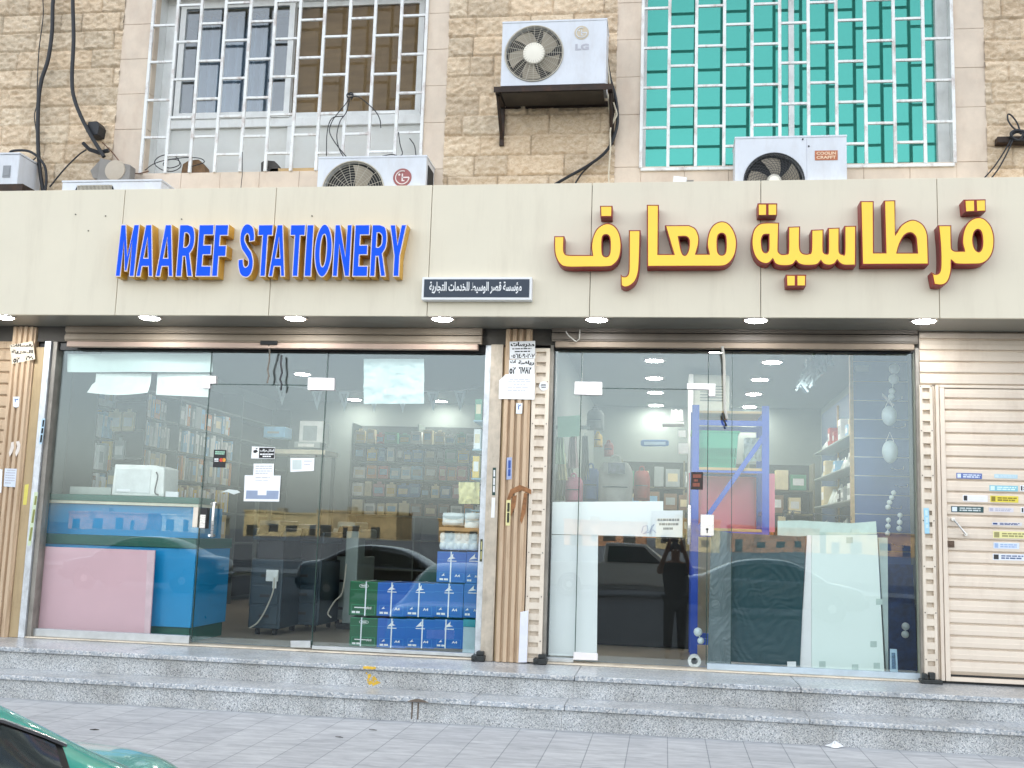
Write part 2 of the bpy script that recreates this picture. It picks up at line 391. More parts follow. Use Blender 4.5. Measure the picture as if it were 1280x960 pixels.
rp = n.new('ShaderNodeValToRGB'); e = rp.color_ramp.elements; e[0].position = .28; e[1].position = .66; e[0].color = (.62,.63,.65,1); e[1].color = (1.06,1.06,1.06,1); l.new(nz.outputs['Fac'], rp.inputs['Fac'])
mx = n.new('ShaderNodeMixRGB'); mx.blend_type = 'MULTIPLY'; mx.inputs['Fac'].default_value = 1; l.new(br.outputs['Color'], mx.inputs['Color1']); l.new(rp.outputs[0], mx.inputs['Color2'])
l.new(mx.outputs[0], b.inputs['Base Color']); b.inputs['Roughness'].default_value = .7
bp = n.new('ShaderNodeBump'); bp.inputs['Strength'].default_value = .5; bp.inputs['Distance'].default_value = .006; bp.invert = True; l.new(br.outputs['Fac'], bp.inputs['Height']); l.new(bp.outputs[0], b.inputs['Normal'])

m_gr_riser = granite('speckled terrazzo', 175, 'b9bbbc', 'a2a5a6', '74777a', -.02)
m_gr_tread = granite('honed granite tread', 95, 'b6bcc2', 'a8aeb4', '8b9197', 0, .3)

# ================================================================== ground
Z_WALK, Z_ROAD = -.33, -.86
MB().box(-400, 400, -2.95, -.9, Z_WALK-.4, Z_WALK).build('sidewalk', m_pave, kind='structure')
MB().box(-400, 400, -3.1, -2.954, Z_WALK-.6, Z_WALK+.004).build('kerb', mat('kerb concrete', '9a9c9c', .8, bump=.1), kind='structure')
MB().box(-900, 900, -900, -3.104, Z_ROAD-.3, Z_ROAD).build('road', mat('asphalt', '55565a', .85, var=.2, scale=3, bump=.2, bscale=120), kind='structure')
MB().box(-900, 900, 14.4, 900, Z_ROAD-.3, Z_ROAD).build('ground', mat('sandy ground', 'a08c70', .9), kind='structure')

# ================================================================== steps
st = thing('granite_steps', 'two long speckled granite steps running below the glass shopfronts', 'steps', (-1.5, -.7, Z_WALK))
for zt, yn, yb, yr in ((0, -.70, .3, -.665), (-.16, -1.0, -.66, -.965)):
    cuts = [-9, -4.02, -.62, .93, 4.0, 7] if zt == 0 else [-9, -3.6, -1.3, -.66, .95, 3.6, 7]
    for a, c in zip(cuts[:-1], cuts[1:]):
        MB().box(a+.0015, c-.0015, yn+random.uniform(-.003,.003), yb, zt-.035, zt+random.uniform(-.0015,.0015)).build('tread', m_gr_tread, st, bevel=.006)
    cuts = [-9, -5.2, -3.4, -.63, .9, 2.6, 5, 7] if zt == 0 else [-9, -4.6, -2.2, -.68, 1.1, 3.1, 7]
    for a, c in zip(cuts[:-1], cuts[1:]):
        MB().box(a+.001, c-.001, yr, yr+.03, zt-.2 if zt == 0 else Z_WALK-.05, zt-.041).build('riser', m_gr_riser, st)
    MB().box(-9, 7, yr+.03, .28, -.6 if zt == 0 else -.5, zt-.045).build('step_core', m_dark, st)
# yellow paint daubed over the first riser and nosing
yp = MB(); random.seed(3)
for cx, cy, k in ((462, 831, 5), (460, 842, 3), (463, 853, 7), (472, 851, 5), (459, 857, 4), (468, 856, 4), (465, 846, 2)):
    for _ in range(k):
        x, z = at(cx+random.gauss(0, 2.4), cy+random.gauss(0, 1.8), -.665); r = random.uniform(.006, .014)
        if -.155 < z-r and z+r < -.045: yp.prism([(x+r*math.cos(t)*random.uniform(.6,1.3), z+r*math.sin(t)*random.uniform(.6,1.3)) for t in [i*math.pi/5 for i in range(10)]], -.6665-random.random()*.001, -.664)
yp.build('paint_mark', mat('yellow paint daub', 'd9b03c', .7, var=.15, scale=30), st); yp = MB()
x, z = at(463, 832, -.706)
for _ in range(9):
    a = x+random.gauss(0, .02); r = random.uniform(.008, .016)
    yp.prism([(a+r*math.cos(t)*random.uniform(.6,1.3), -.017+.012*math.sin(t)*random.uniform(.6,1.2)) for t in [i*math.pi/5 for i in range(10)]], -.7075-random.random()*.001, -.702)
yp.build('paint_mark', mat('yellow paint daub', 'd9b03c', .7, var=.15, scale=30), st)
dm = MB()
x, z = at(522, 872, -1.004); dm.prism([(x-.075, -.192), (x-.04, -.178), (x, -.168), (x+.04, -.176), (x+.08, -.191)], -1.006, -1.0)
for px in (515, 522.5):
    x, z = at(px, 890, -.966); dm.prism([(x-.006, -.2), (x+.006, -.2), (x+.004, -.31), (x-.005, -.315)], -.9675, -.9645)
dm.build('chipped_patch', mat('raw broken edge', '6a5f55', .9, var=.3, scale=40), st)

# ================================================================== the building
YW = -.1
bld = thing('shop_building', 'beige split-stone building front above the cream shop sign', 'building', (-1.5, 0, 0))
W1 = (-4.465, -2.025, 3.925, 5.62); W2 = (-.231, 2.177, 3.915, 5.62)      # window openings
T1 = (-4.762, -1.841, 3.74); T2 = (-.445, 2.408, 3.74)                   # outer edges of the stone surrounds
def vnoise(X, Z, s, seed):
    x, z = X*s, Z*s; xi, zi = np.floor(x).astype(np.int64), np.floor(z).astype(np.int64); fx, fz = x-xi, z-zi
    fx, fz = fx*fx*(3-2*fx), fz*fz*(3-2*fz)
    def h(i, j):
        k = (i*374761393 + j*668265263 + seed*1442695041) & 0x7fffffff
        k = ((k ^ (k >> 13))*1274126177) & 0x7fffffff
        return ((k ^ (k >> 16)) & 0xffff)/65535.0
    return (h(xi,zi)*(1-fx)+h(xi+1,zi)*fx)*(1-fz)+(h(xi,zi+1)*(1-fx)+h(xi+1,zi+1)*fx)*fz
def stone(x0, x1, z0, z1, step=.0095, ch=.172):
    nx, nz_ = int((x1-x0)/step)+1, int((z1-z0)/step)+1
    X, Z = np.meshgrid(np.linspace(x0, x1, nx), np.linspace(z0, z1, nz_))
    row = np.floor((Z-3.0)/ch).astype(int); fz = (Z-3.0)/ch-row
    H = np.zeros_like(X); T = np.ones((*X.shape, 3))
    for r in range(row.min(), row.max()+1):
        rng = random.Random(r*77+5); xs = [-12+rng.random()*.3]
        while xs[-1] < 8: xs.append(xs[-1]+rng.choice([.2, .28, .36, .42, .46]))
        xs = np.array(xs); mk = row == r; xx = X[mk]; i = np.searchsorted(xs, xx)-1
        fx = np.minimum(xx-xs[i], xs[i+1]-xx); ez = np.minimum(fz[mk], 1-fz[mk])*ch
        e = np.minimum(fx, ez)
        tv = np.array([rng.uniform(.84, 1.1) for _ in xs]); tw = np.array([rng.uniform(-.03, .03) for _ in xs]); off = np.array([rng.uniform(0, .012) for _ in xs])
        n1 = vnoise(xx, Z[mk], 9, r); n2 = vnoise(xx*1.0, Z[mk]*1.4, 28, r+50); n3 = vnoise(xx, Z[mk], 62, r+90); rg = 1-np.abs(2*vnoise(xx+.25*Z[mk], Z[mk]*1.3, 17, r+7)-1)
        h = .011*n1+.018*rg*n2+.010*n2+.005*n3+off[i]
        k = np.clip(e/.012, 0, 1)
        H[mk] = h*k**.6 + .004*k
        t = tv[i]*(.82+.18*np.clip(e/.006, 0, 1))
        T[mk] = np.stack([t*(1+tw[i]), t, t*(1-tw[i])], 1)
    V = np.stack([X, YW-H, Z], -1).reshape(-1, 3)
    mb = MB(); mb.v = [tuple(p) for p in V]
    idx = np.arange(nx*nz_).reshape(nz_, nx)
    mb.f = np.stack([idx[:-1,:-1], idx[:-1,1:], idx[1:,1:], idx[1:,:-1]], -1).reshape(-1, 4).tolist(); mb.fm = [0]*len(mb.f)
    o = mb.build('stone_wall', m_stone, bld, smooth=False)
    o.data.polygons.foreach_set('use_smooth', [True]*len(o.data.polygons))
    a = o.data.attributes.new('block_tint', 'FLOAT_COLOR', 'POINT')
    a.data.foreach_set('color', np.concatenate([T.reshape(-1, 3), np.ones((len(V), 1))], 1).astype(np.float32).ravel())
stone(-9.5, T1[0]+.005, 3.25, 5.8)
stone(T1[1]-.005, T2[0]+.005, 3.25, 5.8)
stone(T2[1]-.005, 6.0, 3.25, 5.8)
# the mass of the building behind and above, in one stone-coloured wall, its unseen size stretched to shade the street
hull = MB()
hull.box(-60, -7.4, YW, 14, -.9, 42); hull.box(4.6, 60, YW, 14, -.9, 42)
hull.box(-7.4, 4.6, YW, 14, 5.8, 42)
hull.box(-7.4, W1[0]-.02, YW+.003, .5, 2.85, 5.8); hull.box(W1[1]+.02, W2[0]-.02, YW+.003, .5, 2.85, 5.8); hull.box(W2[1]+.02, 4.6, YW+.003, .5, 2.85, 5.8)
hull.box(W1[0]-.02, W1[1]+.02, YW+.003, .5, 2.85, W1[2]-.02); hull.box(W2[0]-.02, W2[1]+.02, YW+.003, .5, 2.85, W2[2]-.02)
hull.box(W1[0]-.02, W1[1]+.02, YW+.003, .5, W1[3], 5.8); hull.box(W2[0]-.02, W2[1]+.02, YW+.003, .5, W2[3], 5.8)
o = hull.build('wall', m_stone, bld)
a = o.data.attributes.new('block_tint', 'FLOAT_COLOR', 'POINT'); a.data.foreach_set('color', [.95, .95, .95, 1]*len(o.data.vertices))
# smooth limestone surrounds
def surround(T, Wd, phase):
    mb = MB(); y0, y1 = YW-.022, YW+.06
    for xa, xb in ((T[0], Wd[0]), (Wd[1], T[1])):
        z = Wd[2]+.02+phase
        zs = [Wd[2]]+[z+.32*k for k in range(1, 6)]
        for a, c in zip(zs[:-1], zs[1:]): mb.box(xa, xb, y0+random.uniform(-.001,.001), y1, a+.001, c-.001)
        mb.box(xa, xb, YW-.02, y1, Wd[2]-.17, Wd[2]-.001)
    xs = np.linspace(Wd[0], Wd[1], 8)
    for a, c in zip(xs[:-1], xs[1:]): mb.box(a+.001, c-.001, y0-.004+random.uniform(-.001,.001), .12, T[2]-.2, Wd[2])
    o = mb.build('stone_surround', m_trim, bld, bevel=.002, seg=1)
    MB().box(Wd[0]-.018, Wd[0], YW+.06, .3, Wd[2], Wd[3]).build('window_reveal', m_whitemetal, bld)
    MB().box(Wd[1], Wd[1]+.018, YW+.06, .3, Wd[2], Wd[3]).build('window_reveal', m_whitemetal, bld)
surround(T1, W1, .06); surround(T2, W2, .1)

# ---- window over the English sign: white sliding frame, dark glass, paper blind
YF = .08
w = MB()
zt1 = at(350, 1, YF)[1]; zr = at(350, 151, YF)[1]
fx0, fx1 = W1[0], W1[1]
w.box(fx0, fx0+.11, YF, YF+.07, W1[2], zt1).box(fx1-.05, fx1, YF, YF+.07, W1[2], zt1)
w.box(fx0+.11, fx1-.05, YF, YF+.07, zr-.05, zr+.03).box(fx0, fx1, YF-.003, YF+.07, zt1, zt1+.12)
win1 = w.build('window', m_whitemetal, bld, bevel=.004)
xm = at(360, 100, YF)[0]; xl = at(226, 100, YF)[0]; xr = at(526, 100, YF)[0]
s = MB()
for a, c, y in ((xl-.04, xm+.03, YF-.012), (xm-.02, xr, YF+.034)):
    s.box(a, a+.05, y, y+.035, zr+.031, zt1-.001).box(c-.05, c, y, y+.035, zr+.031, zt1-.001).box(a+.05, c-.05, y, y+.035, zr+.031, zr+.085).box(a+.05, c-.05, y, y+.035, zt1-.05, zt1-.001)
s.build('sash_frame', m_whitemetal, win1)
MB().box(xl, xm, YF+.004, YF+.010, zr+.08, zt1-.04).build('pane', m_clear, win1)
MB().box(xm, xr, YF+.048, YF+.054, zr+.08, zt1-.04).build('pane', glass_mat('brown window glass', (.86, .84, .80), .012), win1)
MB().box(fx0+.11, fx1-.05, YF+.03, YF+.05, W1[2], zr-.051).build('lower_panel', mat('frosted panel', 'd4d6d2', .5, var=.06, scale=2, dirt=('a89b88', .35, 2, (1, 1, 1))), win1)
x_ = at(361, 190, YF)[0]
MB().box(x_-.028, x_+.028, YF+.004, YF+.029, W1[2], zr-.051).build('mullion', m_whitemetal, win1)
def wavy(x0, x1, z0, z1, y, amp, k):
    return lambda u, v: (x0+(x1-x0)*u, y+amp*math.sin(k*u*6.28)+.3*amp*math.sin(9*v+5*u), z0+(z1-z0)*v)
MB().sheet(wavy(xm+.02, xr, zr+.03, zt1, .145, .008, 5), 60, 20, (0, .004, 0)).build('blind', mat('brown kraft blind', '9a8668', .8, var=.2, scale=3, stretch=(.5, 1, 3)), win1)
MB().sheet(wavy(xl, xl+.75, zr, zt1, .35, .03, 9), 80, 10, (0, .004, 0)).build('curtain', mat('slate curtain', '8a94a4', .8, var=.12, scale=3), win1)
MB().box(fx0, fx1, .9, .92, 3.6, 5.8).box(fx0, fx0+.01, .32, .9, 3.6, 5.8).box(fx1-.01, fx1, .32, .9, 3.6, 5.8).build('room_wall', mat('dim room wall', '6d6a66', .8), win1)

# ---- window over the Arabic sign: teal mirror glass
win2 = MB().box(W2[0], W2[0]+.03, YF, YF+.05, W2[2], W2[3]).box(W2[1]-.09, W2[1], YF-.03, YF+.05, W2[2], W2[3]).box(W2[0], W2[1], YF-.01, YF+.05, W2[2], W2[2]+.02).build('window', m_whitemetal, bld, bevel=.003)
xm2 = at(989, 80, YF)[0]
MB().box(xm2-.022, xm2+.022, YF-.012, YF+.03, W2[2]+.02, W2[3]).build('mullion', m_whitemetal, win2)
MB().box(W2[0]+.03, xm2, YF+.012, YF+.02, W2[2]+.02, W2[3]).build('pane', m_teal, win2)
MB().box(xm2, W2[1]-.09, YF+.026, YF+.034, W2[2]+.02, W2[3]).build('pane', m_teal, win2)

# ---- security grilles
def grille(name, label, px0, px1, nb, rows0, rows1, pybot, flat):
    Yg = YW-.035
    xa, xb = at(px0, 100, Yg)[0], at(px1, 100, Yg)[0]; zb = at((px0+px1)/2, pybot, Yg)[1]; ztop = 5.75
    xs = np.linspace(xa, xb, nb); r = .0125
    cb = MB()
    for i, x in enumerate(xs):
        jx = random.uniform(-.004, .004) if 0 < i < nb-1 else 0
        cb.box(x-r+jx, x+r+jx, Yg-r, Yg+r, zb, ztop)
    zA = at((px0+px1)/2, rows0[0], Yg)[1]; zB = at((px0+px1)/2, rows0[1], Yg)[1]; pitch = (zA-zB)/rows0[2]
    zC = at((px0+px1)/2, rows1, Yg)[1]
    for i in range(nb-1):
        z = (zB if i % 2 == 0 else zC) - 6*pitch
        while z < ztop:
            if z > zb+.03:
                j = random.uniform(-.004, .004)
                cb.box(xs[i]+r-.006, xs[i+1]-r+.006, Yg-.010, Yg+.010, z-.010+j, z+.010+j)
            z += pitch
    if flat: cb.box(xa, xb, Yg-.012, Yg+.012, zb-.026, zb-.001)
    t = cb.build(name, m_grille, label=label, cat='window bars', group='white security grilles', bevel=.002, seg=1)
    return t
grille('window_grille', 'white staggered window bars over the brown and grey window', 185, 530, 12, (26, 169, 3), 192, 214, False)
grille('window_grille', 'white staggered window bars over the teal mirrored window', 802.5, 1191, 12, (4, 156, 3), 181, 207, True)

# ================================================================== signboard
YS = -.6; ZS0, ZS1 = 2.593, 3.628
sg = thing('sign_fascia', 'long cream metal-panel signboard carrying both shop names', 'signboard', (-1.5, YS, ZS0))
cuts = [-9.0, -6.4] + [at(px, 315, YS)[0] for px in (150, 340.5, 537, 738.5, 951, 1173)] + [3.4, 4.6, 6.5]
for a, c in zip(cuts[:-1], cuts[1:]):
    MB().box(a+.0022, c-.0022, YS+random.uniform(0, .002), YS+.03, ZS0, ZS1).build('sign_panel', m_sign, sg, bevel=.002, seg=1)
MB().box(-9, 6.5, YS+.031, YS+.06, ZS0+.03, ZS1-.01).build('sign_backing', m_joint, sg)
MB().box(-9, 6.5, YS+.031, YW, ZS1-.012, ZS1-.003).build('top_flashing', m_sign, sg)
for px, py in ((94.5, 268), (132, 270), (110.5, 288.5), (227, 274), (390, 270), (502, 304)):
    x, z = at(px, py, YS); MB().cyl((x, YS-.003, z), (x, YS+.002, z), .006, n=10).build('screw_head', m_joint, sg)
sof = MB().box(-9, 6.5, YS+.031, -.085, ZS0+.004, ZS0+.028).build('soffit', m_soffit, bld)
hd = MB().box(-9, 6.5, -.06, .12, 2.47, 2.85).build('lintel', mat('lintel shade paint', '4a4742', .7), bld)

# downlights in the soffit
dl = None
for i, px in enumerate((4, 187, 369, 553, 746, 945, 1155)):
    x = at(px, 400, -.49)[0]
    lab = ['round white downlight over the far left neighbour shutter', 'lit round downlight under the sign below the letter M of MAAREF', 'lit round downlight under the sign below the letter T nearest I',
           'lit round downlight under the small navy sign', 'lit round downlight below the leftmost Arabic letter', 'lit round downlight below the two dots of the middle Arabic word', 'lit round downlight just above the edge of the closed shutter'][i]
    if dl is None:
        dl = thing('downlight', lab, 'downlight', (x, -.49, ZS0), 'round downlights under the sign')
        MB().lathe((x, -.49, ZS0+.004), (0, 0, -1), [(0, .098), (.006, .096), (.008, .082), (.004, .078)], 32).build('trim_ring', m_steel, dl, smooth=True)
        MB().lathe((x, -.49, ZS0-.001), (0, 0, -1), [(0, .079), (.006, .07), (.010, .045), (.011, .001)], 32).build('lens', m_lens, dl, smooth=True)
    else:
        c = copy_tree(dl); c.location.x = x; c['label'] = lab

# ---- English lettering
m_gold = mat('gold return', 'd6a436', .4, .15, var=.12, scale=10)
m_rim = mat('pale trim cap', 'e6d8d2', .4, var=.03)
m_blueface = mat('blue acrylic face', '0858f2', .45, var=.03, spec=.15)
YL = -.71
en = thing('shop_name_lettering', 'raised blue and gold letters spelling MAAREF STATIONERY', 'sign letters', (*[at(325, 313, YL)[0]], YL, at(325, 345, YL)[1]))
LET = [('M',146.7,172.3),('A',172.6,194),('A',197,219),('R',222.2,243.6),('E',246.6,266),('F',266.6,284.2),('S',298.3,318.6),('T',321,340),('A',337.4,358.4),('T',361.2,380.6),('I',381.8,391.2),('O',393.2,415.6),('N',417,439),('E',442,461.4),('R',463.4,484.2),('Y',485.6,507.4)]
O_ = [(.5+.5*math.cos(t), .5+.51*math.sin(t)) for t in [2*math.pi*k/28 for k in range(28)]]; OH = [(.5+.155*math.cos(t), .5+.305*math.sin(t)) for t in [2*math.pi*k/22 for k in range(22)]]
GLY = {'M': [[(0,0),(.07,1),(.34,1),(.52,.40),(.71,1),(1,1),(.94,0),(.68,0),(.70,.68),(.57,.10),(.43,.10),(.30,.68),(.27,0)]],
 'A': [[(0,0),(.33,1),(.70,1),(1,0),(.73,0),(.67,.19),(.34,.19),(.28,0)], [(.40,.36),(.61,.36),(.505,.74)]],
 'R': [[(0,0,1),(0,1,1),(.5,1,1),(.84,.94),(.97,.74),(.92,.55),(.74,.44,1),(1,0,1),(.66,0,1),(.46,.38,1),(.36,.38,1),(.36,0,1)], [(.36,.57,1),(.36,.83,1),(.48,.83),(.62,.77),(.62,.63),(.48,.57)]],
 'E': [[(0,0),(0,1),(1,1),(1,.79),(.42,.79),(.42,.61),(.93,.61),(.93,.41),(.42,.41),(.42,.21),(1,.21),(1,0)]],
 'F': [[(0,0),(0,1),(1,1),(1,.78),(.46,.78),(.46,.60),(.95,.60),(.95,.38),(.46,.38),(.46,0)]],
 'S': [[(.96,.68,1),(.62,.66,1),(.58,.77),(.47,.815),(.36,.765),(.38,.685),(.56,.58),(.83,.46),(.98,.28),(.93,.10),(.74,.0),(.45,-.012),(.18,.05),(.03,.20),(0,.33,1),(.35,.345,1),(.39,.235),(.50,.185),(.63,.225),(.63,.31),(.44,.41),(.15,.54),(.02,.72),(.08,.90),(.28,1.0),(.55,1.012),(.83,.94),(.95,.80)]],
 'T': [[(.30,0),(.30,.78),(0,.78),(0,1),(1,1),(1,.78),(.70,.78),(.70,0)]], 'I': [[(0,0),(0,1),(1,1),(1,0)]], 'O': [O_, OH],
 'N': [[(0,0),(0,1),(.32,1),(.69,.40),(.69,1),(1,1),(1,0),(.70,0),(.32,.60),(.32,0)]], 'Y': [[(.32,0),(.32,.40),(0,1),(.36,1),(.51,.62),(.66,1),(1,1),(.69,.40),(.69,0)]]}
for ch, a, c in LET:
    z1 = at((a+c)/2, 280.6, YL)[1]; z0 = at((a+c)/2, 346, YL)[1]; x0, x1 = at(a, 313, YL)[0], at(c, 313, YL)[0]
    R = []
    for i, r in enumerate(GLY[ch]):
        r = [p if len(p) > 2 or ch in 'RSO' else (*p, 1) for p in r]
        r = [(x0+(x1-x0)*p[0], z0+(z1-z0)*p[1]) for p in smooth_ring(r, 5)]
        R.append(r if (area(r) > 0) == (i == 0) else r[::-1])
    o = rings_mb(R, YL, .108).build('letter', m_gold, en)
    rings_mb(R, YL-.003, .003).build('rim', m_rim, o)
    rings_mb([inset_ring(r, .0075) for r in R], YL-.0055, .0026).build('face', m_blueface, o)

# ---- Arabic lettering, drawn from its outlines
m_red = mat('dark red return', '8a1715', .4, var=.1, scale=8, coat=.1, spec=.3)
m_yel = mat('yellow acrylic face', 'ffd22e', .35, var=.04, scale=3, coat=.2)
YA = -.72
G1, G2, G3, G4 = (685, 245, 8), (775, 245, 8), (930, 245, 8), (1060, 240, 6.4)
C = 1
GL = [
 (G1, [[(62,402,C),(165,402,C),(162,530),(172,572),(200,588),(300,590),(440,590,C),(431,500),(450,400),(500,315),(588,272),(668,300),(715,370),(735,470),(729,570),(706,640),(660,690),(600,712),(400,715),(190,715),(115,682),(72,600),(61,510)],
       [(580,392),(606,405),(617,450),(617,540),(607,588),(580,605),(553,588),(545,540),(545,450),(554,405)]], None),
 (G1, [[(520,98,C),(646,98,C),(642,212,C),(524,212,C)]], None),
 (G1, [[(808,342,C),(926,342,C),(918,640),(906,770),(872,858),(815,905),(765,916),(727,897,C),(727,783,C),(752,803),(784,798),(803,760),(807,640)]], None),
 (G2, [[(268,88,C),(390,88,C),(385,580,C),(533,580,C),(500,470,C),(448,293,C),(690,291,C),(755,325),(790,400),(790,480),(764,578,C),(886,578,C),(868,480),(885,370),(930,292),(1000,255),(1070,265),(1125,320),(1160,400),(1170,480),(1158,570),(1125,640),(1080,685),(1020,706),(900,708,C),(270,710,C)],
       [(590,412,C),(660,412),(687,450),(680,540),(650,590),(620,555)], [(1017,378),(1046,395),(1055,440),(1055,520),(1046,570),(1017,588),(988,570),(978,520),(978,440),(988,395)]], None),
 (G3, [[(352,266,C),(346,520),(352,560),(378,580),(424,576),(440,545),(441,308,C),(562,303,C),(560,500),(576,560),(610,577),(645,574),(668,545),(672,338,C),(797,333,C),(795,530),(805,567),(825,574),(838,550),(838,320,C),(957,316,C),(955,530),(966,572),(985,578),(1002,560),(1002,299,C),(1122,297,C),(1119,697,C),(1005,697),(955,675),(932,650,C),(905,683),(850,698),(795,685),(768,655,C),(740,685),(690,698),(600,698),(545,680),(520,655,C),(490,688),(440,702),(360,700),(310,680),(286,640,C),(250,675),(200,680),(140,650),(95,580),(74,480),(84,370),(122,302),(190,268)],
       [(198,395),(243,390,C),(243,520),(232,555),(213,564),(192,545),(182,500),(180,440)]], None),
 (G3, [[(135,73,C),(333,73,C),(331,194,C),(139,194,C)]], [[(147,88),(220,88),(219,190),(149,190)], [(246,87),(322,87),(321,189),(246,190)]]),
 (G3, [[(417,786,C),(622,786,C),(619,900,C),(423,902,C)]], [[(431,800),(507,800),(506,895),(434,895)], [(534,800),(610,800),(608,894),(535,895)]]),
 (G4, [[(98,73,C),(206,73,C),(208,484,C),(298,484,C),(287,68,C),(379,66,C),(380,335,C),(420,270),(480,230),(535,223),(598,258),(634,325),(642,420),(646,582,C),(111,584,C)],
       [(396,485,C),(415,420),(452,352),(500,331),(536,360),(545,420),(550,485,C)]], None),
 (G4, [[(720,266,C),(827,266,C),(830,430),(836,458),(858,470),(926,470,C),(911,400),(922,310),(960,240),(1022,204),(1085,211),(1140,264),(1167,340),(1170,420),(1156,490),(1120,546),(1070,576),(1000,582),(870,580),(830,555,C),(826,640),(800,718),(752,748),(686,743,C),(667,640,C),(700,656),(728,640),(738,580),(735,430)],
       [(1038,304),(1062,325),(1072,390),(1066,450),(1045,476),(1016,450),(1002,390),(1012,328)]], None),
 (G4, [[(924,61,C),(1101,58,C),(1102,156,C),(934,160,C)]], [[(940,73),(1006,71),(1008,152),(945,154)], [(1030,71),(1094,69),(1095,149),(1033,152)]]),
]
ar = thing('arabic_shop_name', 'raised yellow Arabic shop name with dark red returns', 'sign letters', (at(965, 300, YA)[0], YA, at(965, 360, YA)[1]))
for (ox, oy, k), rings, faces in GL:
    def conv(r, Y): return [at(ox+p[0]/k, oy+p[1]/k, Y) for p in r]
    R = [conv(smooth_ring(r), YA) for r in rings]
    R = [r if (area(r) > 0) == (i == 0) else r[::-1] for i, r in enumerate(R)]
    o = rings_mb(R, YA, .118).build('letter', m_red, ar)
    Fr = [inset_ring(r, .0085) for r in R] if faces is None else [[p for p in conv(f, YA)] for f in faces]
    rings_mb(Fr, YA-.004, .0041).build('face', m_yel, o)

# ---- small navy sign
x0, z1 = at(527.5, 346, -.68); x1, z0 = at(664, 374.5, -.68)
ns = MB().box(x0, x1, -.67, -.59, z0, z1)
o = ns.build('name_plate', m_white, label='small navy plate with one line of white Arabic writing in a white frame', cat='sign', bevel=.003)
MB().box(x0+.018, x1-.018, -.675, -.668, z0+.02, z1-.018).build('panel', m_navy, o)
text_mb('مؤسسة قصر الوسيط للخدمات التجارية', (x0+.06, x1-.075, z0+.045, z1-.037), -.678, .0029, offset=.022, arabic=True, res=2).build('writing', m_white, o)
# ================================================================== rooms behind the glass
MB().box(-7.4, 4.6, 13.8, 14, -.9, 5.8).box(-7.4, 4.6, .5, 13.8, 5.55, 5.79).build('wall', m_room, bld)
MB().box(-7.0, 4.4, .06, 6.9, -.3, -.002).build('shop_floor', m_floor, kind='structure')
RW = MB()
RW.box(-6.0, -5.62, .12, 6.8, 0, 2.8).box(-1.36, -1.0, .12, 6.8, 0, 2.8).box(2.06, 2.3, .12, 6.8, 0, 2.8).box(-5.62, -1.36, 6.5, 6.8, 0, 2.8).box(-1.0, 2.06, 6.5, 6.8, 0, 2.8)
RW.build('shop_wall', m_room, bld)
MB().box(-6.0, 2.3, .12, 6.8, 2.78, 2.84).build('shop_ceiling', m_ceil, bld)

# ceiling downlights inside: rows found from the lamps seen through the glass
cd = None; ZC = 2.775
for px, py, where in ((818, 450, 'nearest of four in line in the right-hand shop'), (818, 472, 'second of four in line in the right-hand shop'), (819, 490, 'third of four in line in the right-hand shop'), (820, 506, 'farthest of four in line in the right-hand shop'),
                   (896, 438, 'right-hand shop, near the hanging wire'), (950, 474, 'right-hand shop, above the blue steel rack'), (942, 492, 'right-hand shop, second behind the rack'), (937, 508, 'right-hand shop, deepest behind the rack'), (965, 452, 'right-hand shop, beside the hanging foil decoration'),
                   (378, 467, 'left-hand shop, just above the square hinge plate'), (443, 499, 'left-hand shop, left of the hanging white sheet'), (550, 501, 'left-hand shop, right of the hanging white sheet')):
    d = RT*(px-640)-UP*(py-480)+FW*F_PX; p = CAM+d*((ZC-CAM[2])/d[2])
    lab = 'lit ceiling downlight in the '+where.replace('right-hand shop, ', 'right-hand shop ').replace('left-hand shop, ', 'left-hand shop ') if where[0] in 'rl' else 'lit ceiling downlight, '+where
    if cd is None:
        cd = thing('ceiling_downlight', lab, 'ceiling light', (p[0], p[1], ZC), 'lit ceiling downlights inside the shops')
        MB().lathe((p[0], p[1], ZC+.003), (0, 0, -1), [(0, .115), (.012, .112), (.014, .095), (.008, .09)], 28).build('trim_ring', m_white, cd, smooth=True)
        MB().lathe((p[0], p[1], ZC-.004), (0, 0, -1), [(0, .09), (.008, .085), (.012, .05), (.013, .001)], 28).build('lens', mat('bright lamp lens', 'fff8ee', .4, emit=36), cd, smooth=True)
    else:
        c = copy_tree(cd); c.location = (p[0], p[1], ZC); c['label'] = lab

# ================================================================== pillars between the shops
def ribbed(x0, x1, z0, z1, y, nr, name, mt, parent):
    mb = MB(); p = (x1-x0)/nr; pts = []
    for i in range(nr):
        a = x0+i*p
        pts += [(a+.06*p, y), (a+.16*p, y-.022), (a+.66*p, y-.022), (a+.80*p, y)]
    pts = [(x0, y+.06), (x0, y)]+pts+[(x1, y), (x1, y+.06)]
    return mb.extr([(a, b_, z0) for a, b_ in pts], (0, 0, z1-z0)).build(name, mt, parent)
def X6(px, Y=-.05): return at(px, 600, Y)[0]
pl = thing('shop_pillar', 'tan ribbed metal pillar at the left end of the glass shopfront', 'pillar', (X6(17), -.1, 0), 'tan ribbed pillars')
ribbed(X6(3), X6(31), 0, 2.59, -.09, 4, 'ribbed_cladding', m_pillar, pl)
MB().box(X6(31)+.002, X6(43), -.075, .05, 0, 2.42).build('flat_post', m_tan, pl, bevel=.004)
MB().box(X6(3), X6(43), -.02, .1, 0, 2.59).build('pillar_core', m_dark, pl)
pc = thing('shop_pillar', 'tan ribbed metal pillar with brown stains between the two glass shopfronts', 'pillar', (X6(644), -.1, 0), 'tan ribbed pillars')
ribbed(X6(627.5), X6(661), 0.003, 2.59, -.10, 4, 'ribbed_cladding', m_pillar, pc)
MB().box(X6(607), X6(690), .0, .14, 0, 2.59).build('pillar_core', m_dark, pc)
